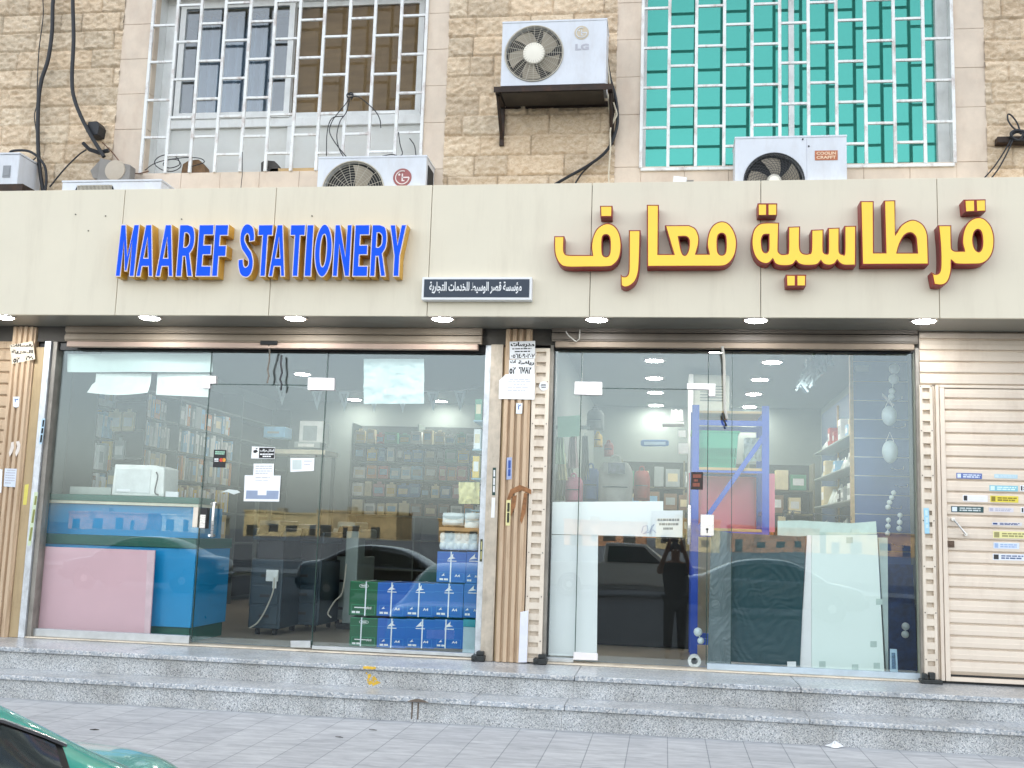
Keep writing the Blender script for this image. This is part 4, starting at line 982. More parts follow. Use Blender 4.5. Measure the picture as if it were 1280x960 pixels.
cab('black tie wound round the window bars above the air conditioner', [(434, 117), (440, 116), (441, 121), (435, 122), (434, 118), (441, 119), (439, 125)], .005, Y=-.155)
cab('tangled black wire coil on the sill of the left window', [(181, 213), (192, 205), (208, 200), (222, 200), (226, 208), (216, 214), (202, 212), (193, 204), (199, 196), (213, 193), (222, 198), (224, 206), (212, 210), (204, 206), (210, 200), (232, 197), (250, 198), (255, 203), (240, 208)], .004, Y=-.13)
cab('thin wire hanging down beside the sign from the left window bars', [(303, 190), (303, 215), (302, 226), (301, 236)], .003, Y=-.16)
x, z = at(241, 215, -.06)
bk = MB().prism([at(a, b_, -.09) for a, b_ in ((226, 216.5), (228, 205), (236, 200), (248, 199), (255, 207), (257, 216.5))], -.09, .02)
bk.build('stone_block', mat('brown rough stone', '7c6248', .9, var=.3, scale=20, bump=.4, bscale=30), label='rough brown stone block on the left window sill', cat='stone', bevel=.008)
kb = MB().prism([at(a, b_, -.08) for a, b_ in ((326, 216), (326, 203), (331, 200), (343, 201), (348, 207), (349, 216))], -.08, .0).cyl((at(333, 208, -.085)[0], -.095, at(333, 208, -.085)[1]), (at(333, 208, -.085)[0], -.08, at(333, 208, -.085)[1]), .016, n=12)
kb.build('junction_box', mat('dusty dark plastic', '4a4744', .7, var=.2), label='dusty dark junction box on the left window sill', cat='junction box', bevel=.006)
MB().box(at(338, 213, -.07)[0], at(395, 213, -.07)[0], -.08, -.02, at(366, 215.5, -.07)[1], at(366, 210.5, -.07)[1]).build('wood_offcut', m_wood, label='short wooden offcut lying on the left window sill', cat='offcut', bevel=.003)
x, z = at(851, 224, -.4)
lp = thing('sign_lamp', 'tiny white box lamp on top of the sign left of the right air conditioner', 'lamp', (x, -.4, z-.03))
MB().prism([at(a, b_, -.4) for a, b_ in ((842, 219.5), (859, 221.5), (857, 230), (841, 229))], -.4, -.33).build('housing', m_white, lp, bevel=.004)
MB().cyl((at(862, 227, -.37)[0]-.02, -.37, at(862, 227, -.37)[1]), (at(862, 227, -.37)[0]+.03, -.37, at(862, 227, -.37)[1]), .012, n=10).build('swivel_joint', m_rail, lp)
# cable shelf at the right edge
Yr = -.2
x0, z0 = at(1247, 178, Yr); x1, z1 = at(1300, 169.5, Yr)
ch = thing('cable_bar', 'short dark bar with a knotted cable coil at the right edge of the wall', 'bar', ((x0+x1)/2, Yr, z0))
MB().box(x0, x1, Yr, -.1, z0, z1).build('bar', m_rust, ch, bevel=.004)
for pts, r in (([(1262, 172), (1270, 165), (1278, 168), (1274, 175), (1265, 172), (1268, 164), (1280, 166), (1279, 174), (1268, 174), (1263, 167), (1272, 162), (1284, 165)], .009),):
    P = smooth_path([(at(a, b_, Yr-.02)[0], Yr-.02+.01*math.sin(i*2), at(a, b_, Yr-.02)[1]) for i, (a, b_) in enumerate(pts)])
    MB().tube(P, r, 8).build('cable_coil', m_cable, ch, smooth=True)
cab('black cable loop standing up from the dark bar at the right edge', [(1276, 168), (1272, 155), (1265, 145), (1260, 143), (1260, 150), (1265, 158), (1273, 165)], .0065, Y=-.21)
cab('pair strand of black wire sloping from the right bar to the sign, upper one', [(1264, 174), (1255, 190), (1243, 208), (1230, 223)], .0055, Y=-.21)
cab('pair strand of black wire sloping from the right bar to the sign, steeper one', [(1266, 175), (1258, 193), (1248, 211), (1239, 223)], .0055, Y=-.215)
# ================================================================== inside the left-hand shop
m_cblue = mat('counter blue laminate', '0f92cc', .3, var=.04, coat=.3)
m_cgreen = mat('counter green trim', '0c5a4c', .35, var=.06)
m_cream2 = mat('cream strip', 'ded9c2', .5)
CX0, CX1 = -5.6, at(237, 800, .14)[0]
ct = thing('sales_counter', 'blue sales counter with dark green trim behind the left glass pane', 'counter', ((CX0+CX1)/2, .5, 0))
MB().box(CX0, CX1-.02, .16, .84, .001, .12).build('plinth', m_cgreen, ct)
MB().box(CX0, CX1, .14, .86, .121, .765).build('counter_body', m_cblue, ct, bevel=.004)
MB().box(CX0, CX1+.005, .125, .88, .766, .85).build('desk_edge', m_cgreen, ct, bevel=.004)
MB().box(CX0, CX1-.03, .22, .26, .851, 1.11).box(CX1-.07, CX1-.03, .26, .7, .851, 1.11).build('raised_screen', m_cblue, ct)
MB().box(CX0, CX1-.02, .17, .46, 1.112, 1.135).build('ledge_strip', m_cream2, ct)
MB().box(CX0, CX1-.01, .16, .48, 1.136, 1.19).build('top_ledge', m_cgreen, ct, bevel=.006)
MB().cyl((CX1-.045, .5, 1.19), (CX1-.045, .5, 1.24), .012, n=10).build('cable_grommet', m_black, ct)
# pink board leaning against the glass
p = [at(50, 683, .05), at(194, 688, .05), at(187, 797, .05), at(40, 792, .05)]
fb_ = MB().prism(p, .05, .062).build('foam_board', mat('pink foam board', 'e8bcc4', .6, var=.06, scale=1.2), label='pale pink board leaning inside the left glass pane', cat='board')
quad([(50, 683.5), (56, 683.7), (47, 792.5), (40.5, 792)], .048, .0019).build('glare_free_edge', mat('glare-free crimson', 'c4456c', .6, var=.15), fb_)  # board's deep pink painted where the glass glare leaves it clear, no separate piece
quad([(184, 688.5), (193.5, 689), (186.6, 796), (180, 795.8)], .0485, .0014).build('pale_strip', mat('pale pink strip', 'e6c6cc', .6, var=.1), fb_)
# white boxy machine on the ledge
yb = .2
bm = thing('laminator', 'white boxy machine with a dark side cord on the green counter ledge', 'machine', (at(170, 608, yb)[0], yb+.1, 1.19))
xa, xb, xc = at(141, 595, yb)[0], at(193, 595, yb)[0], at(206, 595, yb)[0]; z1 = at(170, 581, yb)[1]
MB().prism([(xa, 1.191), (xc, 1.191), (xc-.01, z1-.02), (xb, z1), (xa+.01, z1)], yb, yb+.28).build('case', mat('ivory machine plastic', 'dfe2de', .45), bm, bevel=.008)
MB().box(xa+.03, xb-.03, yb-.006, yb-.0005, 1.215, z1-.035).build('front_panel', mat('pale machine panel', 'cfd4d2', .4), bm, bevel=.003)
MB().box(xa+.05, xa+.17, yb-.009, yb-.0065, 1.225, 1.245).build('label_plate', m_paper, bm)
MB().tube(smooth_path([(xb+.02, yb-.01, z1-.06), (xb+.05, yb-.04, z1-.1), (xb+.03, yb-.03, 1.23), (xb+.06, yb-.02, 1.2)]), .006, 6).build('power_cord', m_cable, bm, smooth=True)
x0, z0 = at(88, 602, .2); x1, z1 = at(140, 594, .2)
MB().box(x0, x1, .2, .36, 1.191, 1.191+(z1-z0)).build('pen_tray', mat('grey tray', '9aa39c', .5), label='long low grey tray on the green counter ledge left of the boxy machine', cat='tray', bevel=.004)
x0, z0 = at(209, 608, .22); x1, z1 = at(225, 602, .22)
MB().box(x0, x1, .2, .22, 1.191, 1.235).build('price_card', m_paper, label='small white card standing right of the boxy machine', cat='card')
MB().prism([at(a, b_, .24) for a, b_ in ((275, 615.5), (286, 611.5), (297, 613), (300, 615.5), (292, 618), (284, 615))], .24, .25).build('paper_tag', m_paper, label='white paper scrap hanging at the counter end behind the door', cat='paper')
MB().prism([at(a, b_, .30) for a, b_ in ((150, 626), (167, 626), (168, 622), (149, 622))], .3, .31).build('price_card', m_paper, label='small white card below the counter ledge left of the lock', cat='card')
# white paper rolls and sheets hung at the window head
MB().sheet(lambda u, v: (at(84+181*u, 444+22*v, .05)[0], .05+.01*math.sin(u*9), at(84+181*u, 442+23*v, .05)[1]), 30, 4, (0, .006, 0)).build('paper_banner', mat('mint white sheet', 'c4d8d2', .6, var=.04), label='long pale mint sheet across the head of the left glass pane', cat='sheet')
def curl(u, v): 
    q = at(120+69*u-(6 if v > .5 else 0)*(1-u)*v, 467+25*v+3*math.sin(3.1*u)*v, .09); return (q[0], .09-.07*v*v, q[1])
MB().sheet(curl, 16, 10, (0, .004, 0)).build('paper_sheet', mat('matt white sheet', 'd4dcd6', .6), label='white sheet with a curled lower edge hanging behind the left pane', cat='sheet', smooth=True)
MB().sheet(lambda u, v: (at(197+66*u, 467+(27+3*u)*v, .1)[0], .1-.03*v, at(197+66*u, 467+(27+3*u)*v, .1)[1]), 8, 8, (0, .004, 0)).build('paper_sheet', mat('matt white sheet', 'd4dcd6'), label='flat white sheet hanging just left of the corner hinge plate', cat='sheet', smooth=True)
def crinkle(px0, py0, px1, py1, Y, amp, seed):
    def f(u, v):
        q = at(px0+(px1-px0)*u, py0+(py1-py0)*v, Y)
        w = float(vnoise(np.array([u*3.1+seed]), np.array([v*3.0]), 2.1, seed)[0]+.5*vnoise(np.array([u*3.1+v]), np.array([v*4.0]), 4.7, seed+3)[0])
        return (q[0], Y-amp*w, q[1])
    return f
MB().sheet(crinkle(455.5, 449, 531, 505, .07, .03, 5), 34, 26, (0, .003, 0)).build('plastic_sheet', mat('crinkled white plastic', 'c9dcda', .35, var=.04), label='square crinkled white sheet hanging inside the left shop right of the door', cat='sheet', smooth=True)
# bunting
yb = 1.6; buntP = [(345, 480), (352, 481), (396, 487), (430, 489), (467, 490), (503, 490), (541, 489), (575, 488), (600, 484)]
bt = thing('pennant_bunting', 'string of white triangular pennants across the left shop ceiling', 'bunting', (at(470, 489, yb)[0], yb, at(470, 489, yb)[1]))
MB().tube([(at(a, b_, yb)[0], yb, at(a, b_, yb)[1]) for a, b_ in buntP], .004, 5).build('string', m_white, bt)
m_pen = mat('translucent pennant', 'cfd9da', .6, var=.04); m_penl = mat('grey pennant print', '9aa5a6', .6)
for a, b_ in buntP[1:8]:
    q = MB().prism([at(a-7.5, b_+.5, yb), at(a+7.5, b_+.5, yb), at(a+.5, b_+26, yb)], yb, yb+.002).build('pennant', m_pen, bt)
    MB().prism([at(a-3.5, b_+3, yb), at(a+3.5, b_+3, yb), at(a+.3, b_+15, yb)], yb-.002, yb-.0005).build('print', m_penl, q)

# ---- goods on shelves
GOODC = {'white': 'e6eaea', 'cream': 'dccfa8', 'grey': '9aa4a6', 'blue': '2f6cb0', 'sky blue': '86b8dc', 'red': 'b8403a', 'orange': 'd08440', 'yellow': 'dcbc44', 'green': '3f8a66', 'black': '2c2f31', 'brown': '7b6047', 'pink': 'b98292'}
GM = {k: mat(k+' goods', v, .5, var=.12, scale=9) for k, v in GOODC.items()}
ORD = ['first', 'second', 'third', 'fourth', 'fifth', 'sixth', 'seventh', 'eighth', 'ninth', 'tenth', 'eleventh', 'twelfth', 'thirteenth', 'fourteenth', 'fifteenth', 'sixteenth', 'seventeenth', 'eighteenth', 'nineteenth', 'twentieth', 'twenty-first', 'twenty-second', 'twenty-third', 'twenty-fourth', 'twenty-fifth', 'twenty-sixth']
def goods_row(where, kinds, cols, a0, a1, base, zt, along, depth, grp, wr=(.06, .16), hr=(.74, 1.0), gap=.010, seed=1, hang=False):
    """along='x': row facing -Y at Y=base ; along='y': row facing +X at X=base. zt=(shelf z, clear height)"""
    rng = random.Random(seed); a = a0; i = 0
    while a < a1-wr[0] and i < len(ORD):
        kd = rng.choice(kinds); w = rng.uniform(*wr); h = zt[1]*rng.uniform(*hr); cname = rng.choice(cols); d = depth*rng.uniform(.7, 1)
        if a+w > a1: break
        z0 = zt[0]+.002 if not hang else zt[0]+zt[1]-h; jit = rng.uniform(0, .03)
        def bx(u0, u1, f0, f1, za, zb, mb=None):
            mb = mb or MB()
            return mb.box(a+u0, a+u1, base+jit+f0, base+jit+f1, za, zb) if along == 'x' else mb.box(base-jit-f1, base-jit-f0, a+u0, a+u1, za, zb)
        lab = f'{cname} {kd.replace("_", " ")}, {ORD[i]} {"from the left" if along == "x" else "from the front"} on the {where}'
        if kd == 'binder':
            w = rng.uniform(.05, .075)
            o = bx(0, w, 0, d, z0, z0+h).build('binder', GM[cname], label=lab, cat='binder', group=grp, bevel=.003, seg=1)
            bx(.2*w, .8*w, -.0015, .0, z0+.45*h, z0+.85*h).build('spine_label', m_paper, o)
        elif kd == 'book':
            w = rng.uniform(.025, .05)
            o = bx(0, w, 0, d, z0, z0+h).build('book', GM[cname], label=lab, cat='book', group=grp)
        elif kd == 'packet':
            mb = bx(0, w, .01, .05, z0, z0+h*.86); bx(.3*w, .7*w, .025, .03, z0+h*.86, z0+h, mb)
            o = mb.build('packet', GM[cname], label=lab, cat='packet', group=grp, bevel=.006, seg=1)
            bx(.12*w, .88*w, .006, .0095, z0+.2*h, z0+.6*h).build('front_label', GM[rng.choice(['white', 'cream', 'yellow', 'sky blue'])], o)
        else:
            o = bx(0, w, 0, d, z0, z0+h).build('carton', GM[cname], label=lab.replace('carton', 'box'), cat='box', group=grp, bevel=.003, seg=1)
            bx(.15*w, .85*w, -.0015, .0, z0+.3*h, z0+.75*h).build('front_label', GM[rng.choice(['white', 'cream', 'grey', 'sky blue'])], o)
        a += w+gap*rng.uniform(.3, 1.6); i += 1
m_shelf = mat('grey green shelf', '5c6660', .5, var=.06); m_shelfd = mat('dark shelf back', '343b38', .6)
def shelf_unit(label, x0, x1, y0, y1, zs, ztop, side, nm='shelf_unit', mt=None):
    t = thing(nm, label, 'shelves', ((x0+x1)/2, (y0+y1)/2, 0))
    mt = mt or m_shelf
    for z in zs: MB().box(x0+.012, x1-.012, y0+.012, y1-.012, z-.02, z).build('shelf', mt, t)
    if side == 'x':
        MB().box(x0+.021, x1-.021, y1-.011, y1, .05, ztop).build('back_panel', m_shelfd, t)
        for x in np.linspace(x0, x1-.02, 4): MB().box(x, x+.02, y0, y1, 0.0, ztop).build('upright', mt, t)
    else:
        MB().box(x0, x0+.011, y0+.021, y1-.021, .05, ztop).build('back_panel', m_shelfd, t)
        for y in np.linspace(y0, y1-.02, 4): MB().box(x0, x1, y, y+.02, 0.0, ztop).build('upright', mt, t)
    return t
# left wall run
LX0, LX1 = -5.61, -5.33; LZ = [.35, .75, 1.12, 1.45, 1.76, 2.06, 2.34]
shelf_unit('long grey green shelving along the left wall behind the counter', LX0, LX1, 1.0, 6.3, LZ, 2.62, 'y')
for k, (kinds, cols, wr) in enumerate(((['book'], ['brown', 'cream', 'orange'], (.03, .05)), (['carton'], ['cream', 'grey', 'brown'], (.2, .35)), (['binder', 'book'], ['cream', 'yellow', 'white', 'brown'], (.05, .08)),
                                       (['book', 'book', 'carton'], ['white', 'cream', 'grey', 'orange'], (.06, .12)), (['binder'], ['white', 'white', 'sky blue', 'grey'], (.05, .08)), (['binder', 'carton'], ['white', 'sky blue', 'grey', 'orange'], (.08, .2)))):
    if k < 1: continue
    z = LZ[k]; nm = ['lowest', 'second', 'third', 'fourth', 'fifth', 'top'][k]
    goods_row(nm+' left-wall shelf, front bay', kinds, list(dict.fromkeys(cols)), 1.06, 2.66, LX1-.02, (z, LZ[k+1]-z-.03), 'y', .2, 'goods on the left-wall shelving', wr=wr, seed=20+k, gap=.012)
    goods_row(nm+' left-wall shelf, middle bay', kinds, list(dict.fromkeys(cols)), 2.8, 4.42, LX1-.02, (z, LZ[k+1]-z-.03), 'y', .2, 'goods on the left-wall shelving', wr=wr, seed=40+k, gap=.02)
# hanging packets on a rack right behind the left pane
HX0, HX1 = at(86, 540, 1.3)[0], at(172, 540, 1.3)[0]
rk = thing('display_rack', 'dark pegboard rack of hung packets behind the counter at the left', 'rack', ((HX0+HX1)/2, 1.45, 0))
MB().box(HX0-.05, HX1+.02, 1.40, 1.43, .0, 2.25).build('pegboard', m_shelfd, rk)
pg_ = MB()
for z in (1.3, 1.58, 1.86, 2.14): pg_.box(HX0-.04, HX1+.01, 1.385, 1.3995, z-.006, z+.006)
pg_.build('hook_rail', m_alu, rk)
for k, z in enumerate((1.24, 1.53, 1.81)):
    goods_row(['lowest', 'middle', 'top'][k]+' hook rail behind the counter', ['packet'], ['white', 'sky blue', 'grey', 'yellow', 'cream', 'red'][k:], HX0, HX1, 1.31, (z-.02, .27), 'x', .06, 'packets hung behind the counter', wr=(.07, .14), seed=60+k, hang=True, gap=.03)
# back wall run
BX0, BX1 = -4.3, -1.5; BZ = [.45, .85, 1.17, 1.42, 1.66, 1.9, 2.14, 2.42]
shelf_unit('grey green shelving along the back wall of the left-hand shop', BX0, BX1, 5.9, 6.3, BZ[:-1], 2.42, 'x')
for k in range(2, 7):
    z = BZ[k]; nm = ['', '', 'lowest lit', 'second', 'third', 'fourth', 'top'][k]
    goods_row(nm+' back-wall shelf of the left shop', [['carton', 'packet'], ['packet', 'carton'], ['carton'], ['carton', 'packet'], ['packet', 'carton']][k-2], [['brown', 'orange', 'cream', 'white', 'yellow'], ['pink', 'white', 'black', 'cream', 'blue'], ['white', 'sky blue', 'orange', 'brown', 'red'], ['white', 'green', 'black', 'blue', 'yellow'], ['cream', 'red', 'white', 'green', 'sky blue']][k-2], BX0+.06, BX1-.05, 5.86, (z, .2), 'x', .14, 'goods on the back-wall shelving', wr=(.09, .17), seed=80+k, gap=.025)
# corner boxes near the back left
for (px0, py0, px1, py1, Y, c, lab) in ((375, 526, 403, 556, 4.6, 'white', 'white box on the tall stack near the back of the left shop'), (368, 572-20, 400, 560, 4.4, 'grey', 'grey open box below the white box at the back of the left shop'), (330, 533, 356, 547, 4.4, 'sky blue', 'flat light blue box left of the white box at the back')):
    x0, z1 = at(px0, py0, Y); x1, z0 = at(px1, py1, Y)
    o = MB().box(x0, x1, Y, Y+.25, z0, z1).build('carton', GM[c], label=lab, cat='box', group='boxes at the back of the left shop', bevel=.004)
    MB().box(x0+.05, x1-.08, Y-.003, Y-.0005, z0+.05, z1-.06).build('front_label', GM['grey' if c != 'grey' else 'white'], o)
z = at(385, 562, 4.4)[1]
tb = thing('display_table', 'long pale table carrying boxes near the back of the left shop', 'table', (at(360, 560, 4.5)[0], 4.6, 0))
MB().box(at(322, 560, 4.4)[0], at(408, 562, 4.4)[0], 4.35, 4.9, z-.06, z-.005).build('table_top', m_cream2, tb)
for x in (at(326, 560, 4.4)[0], at(404, 560, 4.4)[0]):
    for y in (4.4, 4.85): MB().box(x-.02, x+.02, y-.02, y+.02, 0, z-.06).build('leg', m_shelf, tb)
# side rack at the right edge of the left shop
sx0, sx1 = at(589, 600, .3)[0], at(607, 600, .3)[0]
rk2 = thing('display_rack', 'narrow light blue rack of goods at the right edge inside the left shop', 'rack', ((sx0+sx1)/2, .5, 0))
MB().box(sx1-.02, sx1, .3, 1.2, 0, 2.2).build('back_panel', mat('light blue rack', '8fb4c4', .5), rk2)
for z in (1.16, 1.42, 1.66, 1.9): MB().box(sx0, sx1-.021, .3, 1.2, z-.012, z).build('shelf', mat('light blue rack', '8fb4c4'), rk2)
for k, z in enumerate((1.42, 1.66, 1.9)):
    goods_row(['lowest', 'middle', 'top'][k]+' shelf of the narrow light blue rack', ['carton'], ['sky blue', 'white', 'green', 'yellow'], sx0+.005, sx1-.02, .3, (z, .2), 'x', .16, 'boxes on the narrow rack', wr=(.05, .06), seed=110+k)
MB().sheet(crinkle(574, 603, 600, 630, .22, .03, 12), 14, 10, (0, .003, 0)).build('paper_bag', mat('pale yellow paper', 'd6cf92', .6), label='pale yellow paper bag above the white tissue packs', cat='bag', smooth=True)

# ---- photocopiers
m_cop = mat('dark teal machine plastic', '1d3440', .4, var=.1); m_cop2 = mat('pale grey machine plastic', '9aa8a4', .45, var=.06); m_scr = mat('dark screen', '0f1620', .15)
def copier(label, px0, px1, pyt, pyb, Y, dep, body, panel=True, trays=3):
    x0 = at(px0, pyb, Y)[0]; x1 = at(px1, pyb, Y)[0]; zt_ = at((px0+px1)/2, pyt, Y)[1]
    t = thing('photocopier', label, 'photocopier', ((x0+x1)/2, Y+dep/2, 0)); w = x1-x0
    MB().box(x0, x1, Y, Y+dep, .06, zt_*.66).build('cabinet', body, t, bevel=.012)
    for k in range(trays):
        z = .1+k*(zt_*.66-.14)/trays; d = MB().box(x0+.025, x1-.025, Y-.012, Y-.0005, z, z+(zt_*.66-.16)/trays-.012).build('paper_tray', body, t, bevel=.005)
        MB().box(x0+w*.35, x0+w*.65, Y-.02, Y-.0125, z+.06, z+.085).build('handle', m_black, d)
    MB().box(x0+.03, x1-.03, Y+.06, Y+dep-.03, zt_*.66+.002, zt_*.82).build('output_bay', m_black, t)
    MB().box(x0-.01, x1+.01, Y+.0, Y+dep, zt_*.82+.002, zt_*.93).build('scanner', body, t, bevel=.015)
    MB().box(x0+.02, x1-.08, Y+.06, Y+dep-.02, zt_*.93+.002, zt_).build('document_feeder', body, t, bevel=.02)
    if panel:
        MB().obox(((x0+x1)/2+.05, Y-.06, zt_*.9), (w*.33, 0, 0), (0, .05, .05), (0, -.012, .012)).build('control_panel', m_black, t, bevel=.005)
        MB().obox(((x0+x1)/2-.02, Y-.075, zt_*.915), (w*.16, 0, 0), (0, .035, .035), (0, -.004, .004)).build('screen', m_scr, t)
    for x in (x0+.07, x1-.07):
        for y in (Y+.07, Y+dep-.07): MB().cyl((x-.015, y, .03), (x+.015, y, .03), .03, n=12).build('caster', m_black, t)
    return t
copier('dark teal photocopier just behind the glass door, the left of the two', 309, 349, 650, 790, 1.0, .62, m_cop)
cp = copier('dark teal photocopier with a raised control panel near the door hinge', 352, 398, 655, 783, 1.5, .6, m_cop)
copier('pale grey photocopier right of the door hinge edge', 411, 446, 652, 762, 2.3, .6, m_cop2, trays=2)
tw = thing('computer_tower', 'upright pale machine case behind the pale grey photocopier', 'case', (at(437, 760, 2.0)[0], 2.1, 0))
x0, x1 = at(428, 760, 2.0)[0], at(444, 760, 2.0)[0]
MB().box(x0, x1, 2.0, 2.25, .05, at(436, 664, 2.0)[1]).build('case', m_cop2, tw, bevel=.01)
MB().box(x0-.04, x1+.04, 1.95, 2.25, .0, .049).build('foot', m_black, tw)
for lab, pts, Y in (('white power cable drooping from the left dark photocopier', [(343, 722), (341, 740), (332, 762), (322, 778), (312, 785)], .93), ('grey cable looping beside the right dark photocopier', [(433, 705), (428, 740), (418, 752), (410, 766), (414, 772)], 1.45)):
    cab(lab, pts, .007, Y=Y, mt=mat('pale cable', 'b9b4a6', .5))
x0, z1 = at(333, 712, .96); x1, z0 = at(347, 727, .96)
MB().box(x0, x1, .955, .975, z0, z1).box(x0+.07, x1-.005, .94, .9545, z0-.06, z1-.05).build('power_adapter', mat('ivory machine plastic', 'dfe2de'), label='small white power adapter on the left dark photocopier', cat='adapter', bevel=.004)

# ---- cartons of copy paper against the glass
m_cb = mat('blue carton print', '145cb4', .4, var=.06, scale=5, coat=.15); m_cg = mat('green carton print', '0b5a38', .4, var=.06, scale=5, coat=.15); m_gline = mat('light green print', '2f9468', .5); m_bline = mat('light blue print', '3f86cc', .5)
m_strap = mat('white packing strap', 'e3eaf0', .4)
def carton(label, px0, pyt, px1, pyb, col, logo, Y=.12, sx=.5, tall=True):
    x0, z1 = at(px0, pyt, Y); x1, z0 = at(px1, pyb, Y); z0 = max(z0, .012); w, h = x1-x0, z1-z0
    o = MB().box(x0+.002, x1-.002, Y, Y+.30, z0+.001, z1-.001).build('paper_carton', m_cb if col == 'b' else m_cg, label=label, cat='carton', group='strapped cartons of copy paper', bevel=.004)
    ln = m_bline if col == 'b' else m_gline
    MB().box(x0+.006, x1-.006, Y-.0016, Y-.0003, z1-.068, z1-.0655).box(x0+.006, x1-.006, Y-.0016, Y-.0003, z1-.008, z1-.005).build('lid_line', ln, o)
    a0, a1, b0, b1 = x0+.1*w, x1-.08*w, z0+.05*h, z0+.32*h
    f = MB()
    for q in ((a0, a1, b0, b0+.003), (a0, a1, b1-.003, b1), (a0, a0+.003, b0, b1), (a1-.003, a1, b0, b1)): f.box(q[0], q[1], Y-.0016, Y-.0003, q[2], q[3])
    f.build('panel_frame', ln, o)
    pr = MB()
    if col == 'b':
        cx, cz = x0+.5*w, z1-.045
        pr.prism([(cx-.035, cz-.018), (cx+.012, cz+.03), (cx+.01, cz+.002), (cx+.032, cz-.006)], Y-.0018, Y-.0004).box(cx-.035, cx+.04, Y-.0018, Y-.0004, cz-.032, cz-.026)
        cx, cz = x0+.24*w, z0+.24*h
        pr.prism([(cx-.016, cz-.009), (cx+.007, cz+.014), (cx+.005, cz+.001), (cx+.015, cz-.003)], Y-.0018, Y-.0004)
    else:
        cx, cz = x0+.5*w, z1-.036
        pr.tube([(cx+.036*math.cos(t)*(1 if abs(math.cos(t)) < .7 else 1.05), Y-.001, cz+.014*math.sin(t)) for t in [2*math.pi*k/24 for k in range(24)]], .0016, 4, closed=True).box(cx-.022, cx+.022, Y-.0018, Y-.0004, cz-.004, cz+.004)
        pr.box(x0+.2*w, x1-.2*w, Y-.0018, Y-.0004, z0+.22*h, z0+.25*h)
    pr.box(x0+.12*w, x0+.24*w, Y-.0018, Y-.0004, z0+.07*h, z0+.13*h).box(x0+.27*w, x0+.4*w, Y-.0018, Y-.0004, z0+.07*h, z0+.13*h)
    pr.build('printed_mark', m_white, o)
    text_mb('A4', (x0+.62*w, x0+.8*w, z0+.19*h, z0+.27*h), Y-.0018, .0014, offset=.03).build('lettering', m_white, o)
    MB().box(x0+sx*w-.005, x0+sx*w+.005, Y-.003, Y-.0018, z0, z1).box(x0+sx*w-.005, x0+sx*w+.005, Y-.003, Y+.303, z1, z1+.0012).build('strap', m_strap, o)
    return o
carton('upper green carton with white strap beside the blue ones', 437.5, 726, 471, 770.5, 'g', 0, sx=.58)
carton('lower green carton with white strap on the shop floor', 437.5, 771, 471, 809, 'g', 0, sx=.42)
for k, (a, c) in enumerate(((472, 506.5), (507, 542.5), (543, 578.5))):
    carton('blue strapped carton in the upper row, '+['next to the upper green carton', 'between two other blue cartons', 'under the topmost blue carton'][k], a, 727.5+k*.6, c, 771.5+k*.6, 'b', 0, sx=[.5, .47, .5][k])
    carton('blue strapped carton in the bottom row, '+['next to the lower green carton', 'between two other blue cartons', 'next to the white and teal box'][k], a, 772.5+k*.6, c, 811+k*.4, 'b', 0, sx=[.5, .58, .40][k])
carton('blue carton cut by the rail in the upper row of cartons', 580, 729, 600, 773, 'b', 0, sx=1.6)
carton('topmost full blue carton under the white tissue packs', 546.5, 689, 582, 729, 'b', 0, sx=.48)
carton('topmost blue carton cut by the metal rail at the right', 583, 689.5, 600, 730, 'b', 0, sx=1.7)
x0, z1 = at(579.5, 774, .12); x1, z0 = at(597, 812, .12); zm = at(588, 784, .12)[1]
o = MB().box(x0, x1, .12, .4, .012, zm).build('carton', mat('pale blue carton', 'b9d3dc', .5), label='white box with a teal lid at the right end of the bottom row', cat='carton', bevel=.003)
MB().box(x0-.003, x1+.003, .118, .402, zm+.001, z1).build('lid', mat('teal carton lid', '2f94a6', .45), o, bevel=.003)
def tissue(label, px0, py0, px1, py1, n, Y=.15):
    x0, z1 = at(px0, py0, Y); x1, z0 = at(px1, py1, Y); w = (x1-x0)/n
    o = MB().box(x0+.004, x1-.004, Y+.02, Y+.2, z0+.002, z1-.004).build('tissue_pack', mat('white wrap', 'd6e2e4', .3, var=.04), label=label, cat='tissue pack', group='white tissue packs', bevel=.012)
    for k in range(n):
        for zz in ((z0*.75+z1*.25), (z0*.25+z1*.75)):
            MB().ball((x0+w*(k+.5), Y+.03, zz), w*.5, 6, (1, .6, (z1-z0)*.25/(w*.5))).build('roll', mat('white tissue roll', 'dfe8e8', .6), o, smooth=True)
tissue('clear pack of white tissue rolls on the topmost blue cartons', 549, 665, 597, 689, 5)
tissue('white tissue pack on top of the rolls, left', 552, 640, 579, 658, 1)
tissue('white tissue pack on top of the rolls, right', 580, 640, 600, 664, 1)
x0, z1 = at(549, 658.5, .14); x1, z0 = at(600, 665, .14)
MB().box(x0, x1, .14, .36, z0+.001, z1-.001).build('cardboard_tray', mat('brown cardboard', '9c7d58', .8), label='flat brown cardboard tray between the white tissue packs', cat='tray')
# ================================================================== inside the right-hand shop
m_rblue = mat('blue rack steel', '0a48bc', .45, var=.06, coat=.1); m_brd = mat('white board', 'f2f5f4', .5, var=.03, scale=1.5); m_pinkb = mat('pink foam sheet', 'ff8ca2', .55, var=.05, scale=2)
m_slat = mat('blue slat panel', '45659c', .5, var=.05)
# boards taped on the inside of the glass
quad([(689, 627.5), (829, 626.5), (829, 638), (853, 639), (853, 672), (689, 667.5)], .03, .006).build('cardboard_sheet', m_brd, label='wide white sheet taped across the right glass door above the white board', cat='sheet')
quad([(687, 668.5), (747.5, 669), (746, 821), (682, 819)], .036, .008).build('white_board', m_brd, label='tall white board standing inside the narrow pane by the pillar', cat='board')
